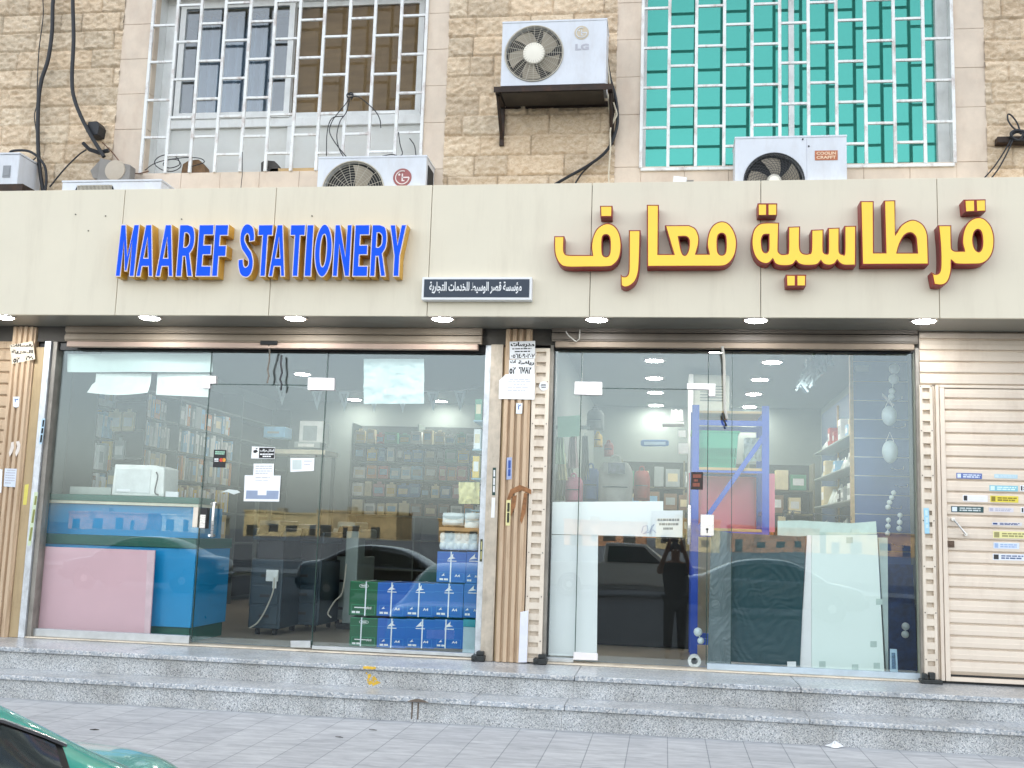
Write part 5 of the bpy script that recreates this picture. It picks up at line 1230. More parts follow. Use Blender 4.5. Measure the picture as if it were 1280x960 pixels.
# blue steel rack
yR = .75
ra = thing('storage_rack', 'blue steel storage rack with plywood shelves behind the right door', 'rack', (at(915, 820, yR)[0], yR+.3, 0))
xA0, xA1 = at(864, 660, yR)[0], at(873, 660, yR)[0]; xB0, xB1 = at(952.5, 600, yR)[0], at(961.5, 600, yR)[0]; zT = at(868, 506, yR)[1]
for x0, x1 in ((xA0, xA1), (xB0, xB1)):
    for y in (yR, yR+.55): 
        u = MB().box(x0, x1, y, y+.012, .0, zT).box(x0, x0+.012, y+.0121, y+.05, 0, zT).box(x1-.012, x1, y+.0121, y+.05, 0, zT).build('upright', m_rblue, ra)
    MB().box(x0+.013, x1-.013, yR+.051, yR+.549, 1.2, 1.23).build('side_tie', m_rblue, ra)
def rz(px, py): return at(px, py, yR)[1]
for z, hh in ((rz(915, 532), .045), (rz(915, 591), .03), (rz(915, 672), .05), (.12, .05)):
    MB().box(xA1, xB0, yR+.005, yR+.045, z, z+hh).build('beam', m_rblue, ra)
    MB().box(xA1, xB0, yR+.52, yR+.56, z, z+hh).build('beam', m_rblue, ra)
for z in (rz(915, 517), rz(915, 588), rz(915, 664)):
    MB().box(xA1+.002, xB0-.002, yR+.0, yR+.6, z, z+.022).build('shelf', m_wood, ra)
p0 = at(958, 541, yR-.015); p1 = at(872, 663, yR-.015)
MB().obox(((p0[0]+p1[0])/2, yR-.012, (p0[1]+p1[1])/2), tuple(Vector((p1[0]-p0[0], 0, p1[1]-p0[1]))/2), (0, .006, 0), tuple(Vector((-(p1[1]-p0[1]), 0, p1[0]-p0[0])).normalized()*.02)).build('diagonal_brace', m_rblue, ra)
# green basket
yb = yR+.08; zB0 = rz(915, 588)+.024
bk = thing('plastic_basket', 'green plastic basket with slotted sides on the plywood shelf of the blue rack', 'basket', (at(891, 580, yb)[0], yb+.18, zB0))
xa, xb = at(860, 545, yb)[0], at(926, 545, yb)[0]; xc, xd = at(867, 580, yb)[0], at(921, 580, yb)[0]; zt_ = at(891, 540, yb)[1]
m_bask = mat('green basket plastic', '3fae86', .4, var=.04)
def wall_slots(u0, u1, v0, v1, f, mb):   # bars leaving slots
    n = int((u1-u0)/.018)
    for i in range(n+1):
        u = u0+(u1-u0)*i/n; mb.add([f(u-.004, v0), f(u+.004, v0), f(u+.004, v1), f(u-.004, v1)], [(0, 1, 2, 3)])
mb = MB()
zm = zB0+(zt_-zB0)*.55
def fr(x, z): 
    t = (z-zB0)/(zt_-zB0); cx = (xa+xb)/2; k = 1+.12*t; return (cx+(x-cx)*k*.92, yb-.02*t, z)
mb.sheet(lambda u, v: fr(xc+(xd-xc)*u, zm+(zt_-zm)*v), 10, 3, (0, .006, 0)).sheet(lambda u, v: fr(xc+(xd-xc)*u, zB0+.03*v), 10, 2, (0, .006, 0)).sheet(lambda u, v: fr(xc+(xd-xc)*u, zB0+(zm-zB0)*(.48+.08*v)), 10, 2, (0, .006, 0))
n = 20
for i in range(n+1):
    x = xc+(xd-xc)*i/n
    mb.sheet(lambda u, v: fr(x-.0045+.009*u, zB0+(zm-zB0)*v), 2, 3, (0, .006, 0))
mb.build('front_side', m_bask, bk)
mb = MB().sheet(lambda u, v: (fr(xc+(xd-xc)*u, zB0+(zt_-zB0)*v)[0], yb+.34, zB0+(zt_-zB0)*v), 8, 3, (0, .006, 0))
for sx in (0, 1): mb.sheet(lambda u, v: (fr(xc if sx == 0 else xd, zB0+(zt_-zB0)*v)[0], yb+.34*u-.02*v*(1-u), zB0+(zt_-zB0)*v), 4, 3, (.005, 0, 0))
mb.box(xc, xd, yb, yb+.34, zB0, zB0+.006); mb.build('basket_body', m_bask, bk)
MB().tube([fr(xc-.012, zt_), fr(xd+.012, zt_), (fr(xd+.012, zt_)[0], yb+.345, zt_), (fr(xc-.012, zt_)[0], yb+.345, zt_)], .011, 8, closed=True).build('rim', m_bask, bk)
# pink board behind the rack, and white pieces by the basket
quad([(861, 591), (968, 592), (968, 665), (861, 664)], yR+.64, .02).build('foam_board', m_pinkb, label='bright pink board standing upright behind the blue steel rack', cat='board')
quad([(959.5, 593), (968.5, 593), (968.5, 665), (960, 665)], yR+.3, .02).build('foam_board', m_pinkb, label='narrow pink board edge showing right of the blue rack upright', cat='board')
quad([(946, 612), (968, 612), (967, 662), (947, 661)], yR+.62, .008).build('foam_board', mat('crimson foam sheet', 'c84a62', .55), label='small darker pink board in front of the bright pink one', cat='board')
for k, (a, b_, c, d_) in enumerate(((929, 548, 952, 577),)):
    MB().sheet(crinkle(a, b_, c, d_, yR+.2, .05, 31), 14, 12, (0, .004, 0)).build('plastic_bag', mat('clear crinkled bag', 'b9c4c2', .3), label='crumpled clear bag beside the green basket on the blue rack', cat='bag', smooth=True)
# white column case (indoor air conditioner) behind the rack top
yc = 3.0
ic = thing('floor_air_conditioner', 'tall beige cabinet air conditioner behind the top of the blue rack', 'air conditioner', (at(890, 520, yc)[0], yc+.2, 0))
x0, z1 = at(861, 468, yc); x1, _ = at(912, 470, yc)
MB().box(x0, x1, yc, yc+.4, .0, z1).build('case', mat('beige ac cabinet', 'a8aca0', .5), ic, bevel=.02)
MB().box(x0, x0+.05, yc-.03, yc-.0005, .05, z1).build('side_trim', m_white, ic, bevel=.01)
v = MB(); zz = z1-.12
for k in range(6): v.box(x0+.12, x1-.06, yc-.008, yc-.0005, zz-.03*k-.012, zz-.03*k)
v.build('vent_grille', mat('grey vent', '6f7670', .5), ic)
# hung scalloped sign and shelf plate near the ceiling
q = [(839, 511.5), (842, 513), (845, 511), (848, 513.5), (851, 511.5), (853.5, 513), (854, 526), (838, 526.5)]
quad(q, 2.6, .01).build('hanging_sign', m_white, label='small white scalloped sign with a grey scribble standing on a ledge', cat='sign')
quad([(828, 527.5), (855, 527.5), (855, 530), (828, 530)], 2.55, .3).build('wall_ledge', m_white, label='thin white ledge under the small scalloped sign', cat='ledge')
o = quad([(801, 551), (804, 549.5), (832, 549.5), (836, 551), (836, 556.5), (832, 558), (804, 558), (801, 556.5)], 3.4, .02).build('oval_sign', mat('blue sign paint', '2f5f9c', .4), label='blue oval sign hanging over the back shelves of the right shop', cat='sign', bevel=.006)
quad([(805, 552), (832, 552), (832, 556), (805, 556)], 3.39, .009).build('panel', mat('pale blue print', '9fbcd4', .5), o)
for k, (a, b_, c, d_) in enumerate(((848, 538, 857, 546), (848, 554, 860, 567))):
    quad([(a, b_), (c, b_), (c, d_), (a, d_)], 2.4, .06).build('carton', GM['white'], label=['small white box left of the basket, the higher one', 'small white box left of the basket, the lower one'][k], cat='box')
# hanging bags and clothes at the left wall
def bag(label, px0, py0, px1, py1, Y, m, strap=True, cat='bag', name='school_bag'):
    x0, z1 = at(px0, py0, Y); x1, z0 = at(px1, py1, Y); w, h = x1-x0, z1-z0; cx = (x0+x1)/2
    t = thing(name, label, cat, (cx, Y+.08, z0), 'bags and pouches hung in the right shop')
    def f(u, v):
        a = math.pi*u; bul = math.sin(a)**.6*(.35+.65*math.sin(math.pi*min(1, .12+.88*(1-v)))**.5)
        k = 1-.30*max(0, v-.75)/.25*((v-.75)/.25 if v > .75 else 0)
        return (cx-(w/2)*k*math.cos(a), Y+.1-.12*bul, z0+h*v)
    MB().sheet(f, 18, 14, (0, .03, 0)).build('bag_body', m, t, smooth=True)
    pk = MB().sheet(lambda u, v: (cx-(w*.36)*math.cos(math.pi*u), Y+.06-.09*math.sin(math.pi*u)**.6, z0+h*(.08+.40*v)), 14, 8, (0, .03, 0)).build('front_pocket', m, t, smooth=True)
    MB().tube([(cx-w*.36, Y-.03, z0+h*.49), (cx, Y-.045, z0+h*.495), (cx+w*.36, Y-.03, z0+h*.49)], .005, 5).build('zip', m_cop, pk)
    if strap:
        MB().tube(smooth_path([(cx-w*.16, Y+.03, z1-.01), (cx-w*.1, Y+.02, z1+h*.12), (cx+w*.1, Y+.02, z1+h*.12), (cx+w*.16, Y+.03, z1-.01)]), .008, 6).build('carry_loop', m, t)
    return t
m_bagg = mat('grey canvas', '9b9c98', .75, var=.1, scale=12)
b1 = bag('grey school bag with a darker printed patch above the taped white sheet', 748, 577, 790, 640, 1.3, m_bagg)
x0, z1 = at(760, 578, 1.16); x1, z0 = at(781, 592, 1.16)
MB().box(x0, x1, 1.165, 1.19, z0, z1).build('printed_patch', mat('dusty print', '5c5f68', .7, var=.4, scale=30), b1)
bag('small reddish pouch hanging above the grey school bag', 755, 553, 766, 570, 1.6, mat('dull red cloth', '9a5d58', .8), name='pouch')
bag('dusky school bag hung high left of the door gap in the right shop', 733, 512, 754, 537, 1.8, mat('dusky cloth', '6f7874', .8))
for lab, q, Y, c in (('blue school bag hung low beside the grey school bag', (728, 585, 748, 627), 1.5, '3f5c8c'), ('small pink school bag hung at the left edge below the garments', (706, 596, 727, 628), 1.15, 'b06a80'), ('dark red school bag hung beyond the grey school bag', (792, 588, 812, 626), 2.6, '8c4038'), ('small yellow pouch hung high near the left edge of the right shop', (742, 542, 752, 558), 1.7, 'c0a24c')):
    bag(lab, *q, Y, mat('cloth '+c, c, .8, var=.15), name='pouch' if 'pouch' in lab else 'school_bag')
for k, (lab, x0, y0, x1, y1, c) in enumerate((('pale green hanging garment at the left edge of the right shop', 692, 545, 707, 580, 'a3b894'), ('yellowish hanging garment below the pale green one', 696, 566, 709, 600, 'b7b184'), ('pinkish grey garment hanging beside the green ones', 709, 545, 723, 585, 'a58f90'),
    ('white bundle hanging low at the left edge of the right shop', 702, 578, 719, 620, 'b9bab0'), ('cream striped bundle hanging lowest at the left edge', 691, 590, 706, 626, 'a8a88c'), ('dark grey garment behind the door edge in the right shop', 726, 545, 737, 600, '6f726c'))):
    m = mat('garment '+c, c, .85, var=.2, scale=9, stretch=(7, 1, .6)); Y = .9+.12*k
    def g(u, v, x0=x0, x1=x1, y0=y0, y1=y1, Y=Y, k=k):
        q = at(x0+(x1-x0)*(.5+(u-.5)*(.6+.4*v)), y0+(y1-y0)*v, Y); return (q[0], Y+.025*math.sin(u*19+k)+.02*math.sin(7*v+k), q[1])
    o = MB().sheet(g, 26, 10, (0, .006, 0)).build('garment', m, label=lab, cat='garment', group='goods hung at the left side of the right shop', smooth=True)
    q = at((x0+x1)/2, y0-4, Y); q2 = at((x0+x1)/2, y0+2, Y)
    MB().tube([(q[0], Y, q[1]), (q2[0], Y, q2[1])], .005, 5).build('hook', m_alu, o)
quad([(697, 521), (725, 519), (724, 545), (697, 547)], .8, .02).build('header_board', mat('pale green board', '6f9a80', .6), label='pale green header board over the hanging garments', cat='board')
hr_ = at(708, 545, 1.2)
MB().box(at(690, 545, 1.2)[0], at(740, 545, 1.2)[0], .85, .88, hr_[1]+.03, hr_[1]+.06).box(at(690, 545, 1.2)[0], at(690, 545, 1.2)[0]+.03, .85, .88, 0, hr_[1]+.03).build('hanging_rail', m_shelf, label='grey rail carrying the hanging garments in the right shop', cat='rail')
# back wall shelves of the right shop
RZ = [.3, .7, 1.05, 1.35, 1.65, 1.95]
shelf_unit('olive shelving along the back wall of the right-hand shop', -.6, 1.9, 5.9, 6.3, RZ[:-1], 2.0, 'x', mt=mat('olive shelf', '77735c', .6))
for k in range(1, 5):
    goods_row(['', 'lowest lit', 'second', 'third', 'top'][k]+' back-wall shelf of the right shop', [['carton', 'book'], ['carton', 'book'], ['carton', 'packet'], ['carton']][k-1], [['brown', 'orange', 'red'], ['brown', 'yellow', 'orange', 'cream'], ['cream', 'brown', 'yellow'], ['grey', 'green', 'brown', 'cream']][k-1], -.52, 1.85, 5.86, (RZ[k], RZ[k+1]-RZ[k]-.04), 'x', .2, 'goods on the olive shelving', wr=(.09, .22), seed=140+k, gap=.05)
# dark bottles and boxes on a side gondola in the middle right
GX0, GX1 = at(975, 600, 3.0)[0], at(1064, 600, 1.6)[0]
sl = thing('slat_wall', 'dark blue slatted wall with brass uprights along the right side of the right shop', 'slat wall', (1.95, 3, 0))
MB().box(1.95, 2.05, 1.5, 5.6, .0, 2.6).build('panel', mat('deep blue panel', '2f4a6e', .5), sl)
for y in (1.6, 2.3, 3.1, 4.2): MB().box(1.93, 1.949, y, y+.03, .0, 2.55).build('upright', m_wood, sl)
for z in (1.05, 1.4, 1.72, 2.02):
    MB().box(1.72, 1.949, 1.65, 4.6, z-.012, z).build('shelf', mat('glass grey shelf', '9aa6a6', .3), sl)
rng = random.Random(5)
for zi, z in enumerate((1.05, 1.4, 1.72, 2.02)):
    y = 1.7; i = 0
    while y < 4.4 and i < 14:
        w = rng.uniform(.1, .2); c = rng.choice(['white', 'grey', 'black', 'red', 'cream', 'sky blue']); h = rng.uniform(.08, .22)
        if rng.random() < .45:
            def fb(u, v, y=y, w=w, h=h, z=z, s=i+zi*20):
                n_ = float(vnoise(np.array([u*4+s]), np.array([v*4.0]), 1.3, s)[0])
                return (1.76+.12*u+.03*n_, y+w*v, z+.004+h*(math.sin(math.pi*u)*math.sin(math.pi*v))**.7*(.5+.6*n_))
            o = MB().sheet(fb, 12, 12, (0, 0, -.003)).build('wrapped_parcel', mat('clear crinkled bag', 'b9c4c2'), label=f'crumpled clear parcel, {ORD[i]} from the front on the {["lowest","second","third","top"][zi]} side shelf', cat='parcel', group='goods on the right side shelves', smooth=True)
        else:
            o = MB().box(1.74, 1.9, y, y+w, z+.001, z+h).build('carton', GM[c], label=f'{c} box, {ORD[i]} from the front on the {["lowest","second","third","top"][zi]} side shelf', cat='box', group='goods on the right side shelves', bevel=.003, seg=1)
            MB().box(1.7385, 1.7397, y+.02, y+w-.02, z+.3*h, z+.7*h).build('front_label', GM['white' if c != 'white' else 'grey'], o)
        y += w+rng.uniform(.02, .12); i += 1
# pale blue slatted panel facing the street
yS = 1.15
sp = thing('slat_wall', 'light blue slatted display panel facing the street at the right edge of the glass', 'slat wall', (at(1104, 600, yS)[0], yS, 0))
x0, x1 = at(1067.5, 560, yS)[0], at(1141, 560, yS)[0]; zz = [at(1100, y, yS)[1] for y in (452, 477, 501, 524.5, 548, 571.5, 595, 619, 643)]
ed = [2.62]+zz+[zz[-1]-.155*(i+1) for i in range(6)]
pmb = MB()
for a, b_ in zip(ed[:-1], ed[1:]): pmb.box(x0, x1, yS, yS+.02, b_+.004, a-.004)
pmb.box(x0, x1, yS+.0201, yS+.03, .05, 2.62).build('panel', m_slat, sp)
al = MB()
for z in ed[1:]: al.box(x0, x1, yS+.004, yS+.0195, z-.0038, z+.0038)
al.build('groove_strip', m_alu, sp)
MB().box(x0-.03, x0-.001, yS-.01, yS+.04, .0, 2.62).build('wood_post', m_wood, sp)
quad([(1069.5, 457), (1086, 457), (1086, 464), (1069.5, 464)], yS-.01, .009).build('price_card', mat('pale card', 'b5c4cc', .6), label='small pale card at the top of the light blue slatted panel', cat='card')
def hook(px, py, ln=.22, lab='', up=0):
    x, z = at(px, py, yS-.3)
    return MB().tube([(x-.02, yS-.001, z+.03), (x-.01, yS-.15, z+.008), (x, yS-.15-ln, z), (x, yS-.16-ln, z+.02)], .0035, 5).build('display_hook', m_steel, label=lab, cat='hook', group='wire hooks on the slatted panel')
for k, (px, py) in enumerate(((1125, 500), (1129, 534), (1127, 587), (1132, 609), (1124, 636), (1127, 684))):
    hook(px, py, .22, 'bright wire hook, '+['highest', 'second highest', 'third', 'fourth', 'fifth', 'lowest'][k]+' on the light blue slatted panel')
m_foam = mat('white polystyrene', 'd9e6e8', .7, var=.03)
def balls(label, cs, Y, par=None):
    mb = MB()
    for px, py, r in cs:
        x, z = at(px, py, Y); rr = at(px+r, py, Y)[0]-x; mb.ball((x, Y, z), rr, 10)
    pts = [(at(px, py, Y)[0], Y, at(px, py, Y)[1]) for px, py, r in cs]
    if len(pts) > 1: mb.tube(pts, .004, 5)
    return mb.build('foam_balls', m_foam, label=label, cat='foam balls', smooth=True)
balls('string of large foam balls hanging highest at the right glass edge', [(1118, 461, 6.8), (1117, 474, 6.5), (1115, 489, 4.2), (1114, 496, 4)], .75)
balls('string of small foam balls hanging slanted below the white masks', [(1117, 616, 3.2), (1114.5, 622, 3.2), (1112, 628, 3.4), (1110, 634, 3.4)], .75)
balls('string of small foam balls hanging straight below the slanted string', [(1110.5, 650, 3.2), (1110, 658, 3.4), (1109.5, 667, 3.4)], .75)
balls('string of foam balls hanging right of the other small strings', [(1125, 644, 3.3), (1124.5, 653, 3.5), (1124, 661, 3.6)], .7)
balls('two foam balls hanging in front of the dark blue lower panel', [(1132, 783, 5), (1131.5, 793, 4.8)], .5)
balls('two foam balls beside the lower end of the blue rack upright', [(872.5, 790, 5.6), (876, 801, 4.4)], .12)
x, z = at(868, 824, .1); tr = MB().lathe((x, .1, .055), (0, 1, 0), [(0, .025), (0, .05), (.05, .05), (.05, .025), (0, .025)], 24)
tr.build('tape_roll', mat('white tape roll', 'd6d8d6', .5), label='roll of white tape standing on the threshold beside the dark wrapped board', cat='tape roll', smooth=True)
def mask(label, px, py, w, h, Y):
    cx, cz = at(px, py, Y); a = at(px+w, py, Y)[0]-cx; b_ = cz-at(px, py+h, Y)[1]
    def f(u, v):
        t = 2*math.pi*u; r = .02+.98*v
        return (cx+a*r*math.cos(t), Y-.07*(1-r*r), cz+b_*r*math.sin(t)*(1 if math.sin(t) < 0 else .9))
    o = MB().sheet(f, 28, 8, (0, .004, 0)).build('paper_mask', mat('white moulded paper', 'cfe0e6', .6), label=label, cat='mask', smooth=True)
    MB().tube([(cx-a*.5, Y, cz+b_*.8), (cx, Y, cz+b_*1.6), (cx+a*.5, Y, cz+b_*.8)], .003, 5).build('hanging_loop', m_white, o)
mask('white moulded half dome hanging under the large foam balls', 1111.5, 519, 9.5, 13, .75)
mask('larger white moulded mask hanging in the middle of the slatted panel', 1112.5, 564, 10, 15, .75)
quad([(1103, 491), (1118, 506), (1116, 508.5), (1103, 495)], .78, .01).build('grey_strip', m_lgrey, label='slanted grey strip between the foam balls and the half dome', cat='strip')
# dark blue lower stock and label
lw = quad([(1110, 705), (1141, 706), (1147, 843), (1111, 841)], .7, .02).build('blue_stock_board', mat('deep blue stock', '17366a', .5, var=.5, scale=14), label='dark blue board filling the lower right corner of the glass', cat='board')
MB().box(x1-.4, x1-.02, .75, 1.1, .0, .5).build('stock_box', mat('near black box', '1a2230', .6, var=.3), label='near black stock box in the lower right corner behind the foam balls', cat='box', bevel=.005)
o = quad([(1112.5, 811), (1121, 811.5), (1122.5, 841), (1112.5, 840)], .08, .004).build('label_strip', mat('pale blue label', 'a8c6d8', .5), label='pale blue upright label standing at the bottom right of the glass', cat='label')
quad([(1114.5, 816), (1119, 816), (1120, 836), (1114.8, 836)], .078, .0015).build('printed_mark', mat('slate print', '50708c', .6, var=.5, scale=60), o)
# big white boards and the dark wrapped sheet
wb = thing('white_board', 'big white board with a thick pale edge leaning inside the right pane', 'board', (at(1055, 835, .12)[0], .15, .0))
quad([(1014.5, 669), (1096.5, 668.5), (1105.5, 840), (1014.5, 834.5)], .10, .02).build('board_face', mat('mint white board', 'e4f2ec', .5, var=.02, scale=1), wb)
quad([(1009, 669), (1014.2, 669), (1014.2, 834.5), (999, 834)], .10, .045).build('board_edge', m_white, wb)
for a, b_ in ((1062, 675), (1099, 752), (1028, 830), (1069, 834), (1092, 805), (1096, 832)):
    quad([(a-4, b_-3.5), (a+4, b_-3.5), (a+4, b_+4), (a-4, b_+4)], .098, .0015).build('tape_patch', mat('mint tape', 'b9cdc6', .4), wb)
quad([(1098, 672), (1109.5, 672), (1110.5, 841), (1108, 841)], .14, .03).build('white_board', mat('grey white board', 'b0c2bf', .5), label='narrow grey white board edge behind the big white board', cat='board')
quad([(972, 651), (1000, 650.5), (1064, 654), (1095, 651.5), (1096, 668), (972, 671)], .13, .015).build('cardboard_sheet', mat('mint sheet', 'c0d4cb', .5), label='pale sheet lying across the top of the big white board', cat='sheet')
gl = thing('clip_garland', 'thin black wire with dark clips above the pale sheet in the right pane', 'garland', (at(1020, 642, .11)[0], .11, at(1020, 642, .11)[1]))
MB().tube([(at(a, b_, .11)[0], .11, at(a, b_, .11)[1]) for a, b_ in ((978, 646), (979, 638), (990, 638.5), (1019, 642), (1047, 644.5), (1064, 646), (1064, 650))], .004, 5).build('wire', m_cable, gl)
for a, b_ in ((981.5, 640), (990.5, 641.5), (1018, 644), (1046, 646.5)):
    x, z = at(a, b_, .11); MB().ball((x, .11, z), .013, 6, (1, 1, 1.2)).box(x-.008, x+.008, .1, .12, z-.04, z-.012).build('clip', m_black, gl)
m_wrap = mat('dark green film', '1a4148', .48, var=.08, scale=3, coat=.05, spec=.4); m_wrapl = mat('grey smoke film', '5f6f72', .42, var=.15, scale=4, coat=.1)
def film(pts, Y, amp, seed, swirl=0):
    (a, b_, c, d_) = pts
    def f(u, v):
        px = (a[0]*(1-u)+b_[0]*u)*(1-v)+(d_[0]*(1-u)+c[0]*u)*v; py = (a[1]*(1-u)+b_[1]*u)*(1-v)+(d_[1]*(1-u)+c[1]*u)*v
        q = at(px, py, Y)
        n1 = vnoise(np.array([u*1.6+v*2.2]), np.array([v*5-u*3]), 1.3, seed)[0]; n2 = vnoise(np.array([u*2+v*5*(1-swirl)+n1]), np.array([v*16+u*5+2*n1]), 1.7, seed+7)[0]
        rr = math.hypot(u-.55, v-.45); n3 = math.sin(60*rr+9*n1)*.10*swirl; n4 = vnoise(np.array([u*6+3*n1]), np.array([v*40+u*9+5*n1]), 1.1, seed+17)[0]
        return (q[0], Y-amp*(.35*n1+.15*abs(2*n2-1)+n3+.22*n4), q[1])
    return f
wr_ = MB().sheet(film(((915, 666), (1007, 671), (1000, 833), (914, 827)), .09, .012, 3, .8), 80, 150, (0, .004, 0)).build('wrapped_board', m_wrap, label='dark green film-wrapped board with swirling creases behind the right pane', cat='wrapped board', smooth=True)
MB().sheet(film(((889, 662), (914, 666), (914, 829), (884, 836)), .05, .022, 9), 40, 150, (0, .004, 0)).build('loose_film', m_wrapl, wr_, smooth=True)
quad([(984, 827), (995, 827), (995, 834), (984, 834)], .06, .004).build('tape_patch', m_white, wr_)
# foil decoration at the ceiling
fd = thing('foil_decoration', 'crumpled clear foil decoration hanging from the ceiling of the right shop', 'decoration', (at(1016, 460, .8)[0], .8, at(1016, 460, .8)[1]))
rng = random.Random(11); mb = MB()
for k in range(46):
    t = rng.random(); px = 1030-28*t+rng.gauss(0, 4); py = 444+36*t+rng.gauss(0, 4); x, z = at(px, py, .8); a = rng.uniform(.8, 2.4); L = rng.uniform(.03, .07)
    mb.obox((x, .8+rng.gauss(0, .05), z), (L*math.cos(a), 0, -L*math.sin(a)), (rng.gauss(0, .006), .012, 0), (.008*math.sin(a), 0, .008*math.cos(a)))
mb.build('foil_strip', mat('clear foil', 'd5e2e4', .15, .5), fd)
x, z = at(1021, 443, .8); MB().ball((x, .8, z), .04, 7, (1, 1, .7)).build('foil_knot', mat('greenish foil', '7f9c90', .2, .5), fd)
MB().tube([(x, .8, z), (x, .8, 2.77)], .003, 5).build('string', m_white, fd)
# near-black block added for the dark interior, so the reflections show over it
MB().box(at(736, 820, 1.6)[0], at(862, 820, 1.6)[0], 1.6, 2.2, .0, .98).build('dark_backdrop', mat('dark chest', '0d0f10', .6, var=.2), label='dark low chest added to blacken the dim middle of the right shop', cat='backdrop', bevel=.01)

# ================================================================== papers, labels and stickers
def paper(label, px, Y, mt=None, t=.0012, name='paper_notice', cat='notice', grp=None): return quad(px, Y, t).build(name, mt or m_paper, label=label, cat=cat, group=grp)
def lines(par, px, Y, rows, m=None, w0=.1, w1=.9, seed=0, name='printed_lines', hgt=.45, arab=None):
    """rows of small print on a sheet whose corners TL,TR,BR,BL are px"""
    rng = random.Random(seed); mb = MB(); tl, tr_, brc, bl = [np.array(p, float) for p in px]
    def pt(u, v): q = (tl*(1-u)+tr_*u)*(1-v)+(bl*(1-u)+brc*u)*v; return at(q[0], q[1], Y)
    for (v0, v1, a, c) in rows:
        u = a
        while u < c-.02:
            w = min(c-u, rng.uniform(.06, .2)); mb.prism([pt(u, v0), pt(u+w, v0), pt(u+w, v1), pt(u, v1)], Y-.0004, Y+.0003); u += w+.025
    return mb.build(name, m or m_ink, par)
def words_on(par, s, px0, py0, px1, py1, Y, m=None, arabic=True, off=.03):
    x0, z1 = at(px0, py0, Y); x1, z0 = at(px1, py1, Y)
    return text_mb(s, (x0, x1, z0, z1), Y-.0006, .0008, offset=off, arabic=arabic, res=2).build('writing', m or m_ink, par)
YG = -.0075
px = [(267.5, 562), (283, 562.5), (281.5, 584.5), (266, 584)]
o = paper('small black payment sticker with a red and yellow mark on the left glass door', px, YG, m_black, name='door_sticker', cat='sticker')
lines(o, [(268.5, 563.5), (282, 564), (281, 568.5), (268, 568)], YG-.0004, [(.05, .45, .05, .95), (.6, .95, .05, .95)], mat('pale green print', '9cc8b0', .6))
for a, c in ((276.5, 'd04a3c'), (280, 'd99a3a')):
    x, z = at(a, 575, YG); MB().cyl((x, YG-.001, z), (x, YG-.0003, z), .016, n=14).build('emblem', mat('emblem '+c, c, .5), o)
lines(o, [(268, 572.5), (273, 572.5), (273, 577), (268, 577)], YG-.0004, [(.1, .5, 0, 1), (.7, 1, 0, 1)], m_white)
o = paper('black and white camera warning notice on the left glass door', [(315, 558), (344, 559.5), (343, 573.5), (314, 573)], YG, m_paper)
quad([(324, 559.5), (343.5, 560), (342.5, 573), (323.5, 572.5)], YG-.0006, .0005).build('black_panel', m_ink, o)
words_on(o, 'المكان مراقب', 325, 561, 342.5, 565.5, YG-.0008, m_white); lines(o, [(325, 567), (342, 567), (342, 571.5), (325, 571.5)], YG-.0009, [(.0, .35, 0, 1), (.6, .95, .2, .8)], m_white)
mb = MB()
for q in ([(317, 563), (320.5, 562), (322.5, 564.5), (319, 566.5), (316.5, 565.5)], [(319, 560), (322.5, 559.8), (321, 561.5)]): mb.prism([at(a, b_, YG-.0008) for a, b_ in q], YG-.0008, YG-.0002)
mb.build('camera_mark', m_ink, o)
px = [(317, 579.5), (342.5, 579.5), (342, 597), (316.5, 597)]
o = paper('plain white slip under the camera notice on the left glass door', px, YG); lines(o, px, YG-.0004, [(.15, .22, .1, .9), (.32, .38, .1, .9), (.5, .56, .1, .9), (.66, .72, .1, .7)], m_lgrey, seed=2)
px = [(306, 594), (351, 594.5), (349, 627), (304.5, 626.5)]
o = paper('larger white and blue-grey notice below the slip on the left glass door', px, YG-.0014)
quad([(308, 613), (348.5, 613.5), (347.5, 624), (307, 623.5)], YG-.002, .0005).build('blue_panel', mat('slate blue print', '8e9cb4', .6), o)
quad([(322.5, 606.5), (333.5, 606.5), (333, 619), (322, 619)], YG-.0028, .0006).build('white_panel', m_paper, o)
lines(o, px, YG-.0018, [(.07, .1, .3, .7), (.18, .2, .3, .65)], m_lgrey, seed=5)
px = [(363, 572.5), (393, 572.5), (392.5, 588.5), (363, 590)]
o = paper('white card with a pale square print near the right edge of the left glass door', px, YG)
quad([(365.5, 575), (377, 575), (377, 586.5), (365.5, 587)], YG-.0005, .0004).build('pale_print', mat('pale sage print', 'bfcac8', .6), o); lines(o, [(379, 574), (391, 574), (391, 586), (379, 586)], YG-.0004, [(.15, .25, .1, .9), (.5, .6, .1, .7)], m_lgrey)
x0, z1 = at(362, 568.5, YG); x1, z0 = at(395, 571.5, YG)
MB().box(x0, x1, YG, YG+.001, z0, z1).build('tape_strip', mat('grey tape', '8f938c', .5), label='grey tape strip above the white card on the left glass door', cat='tape')
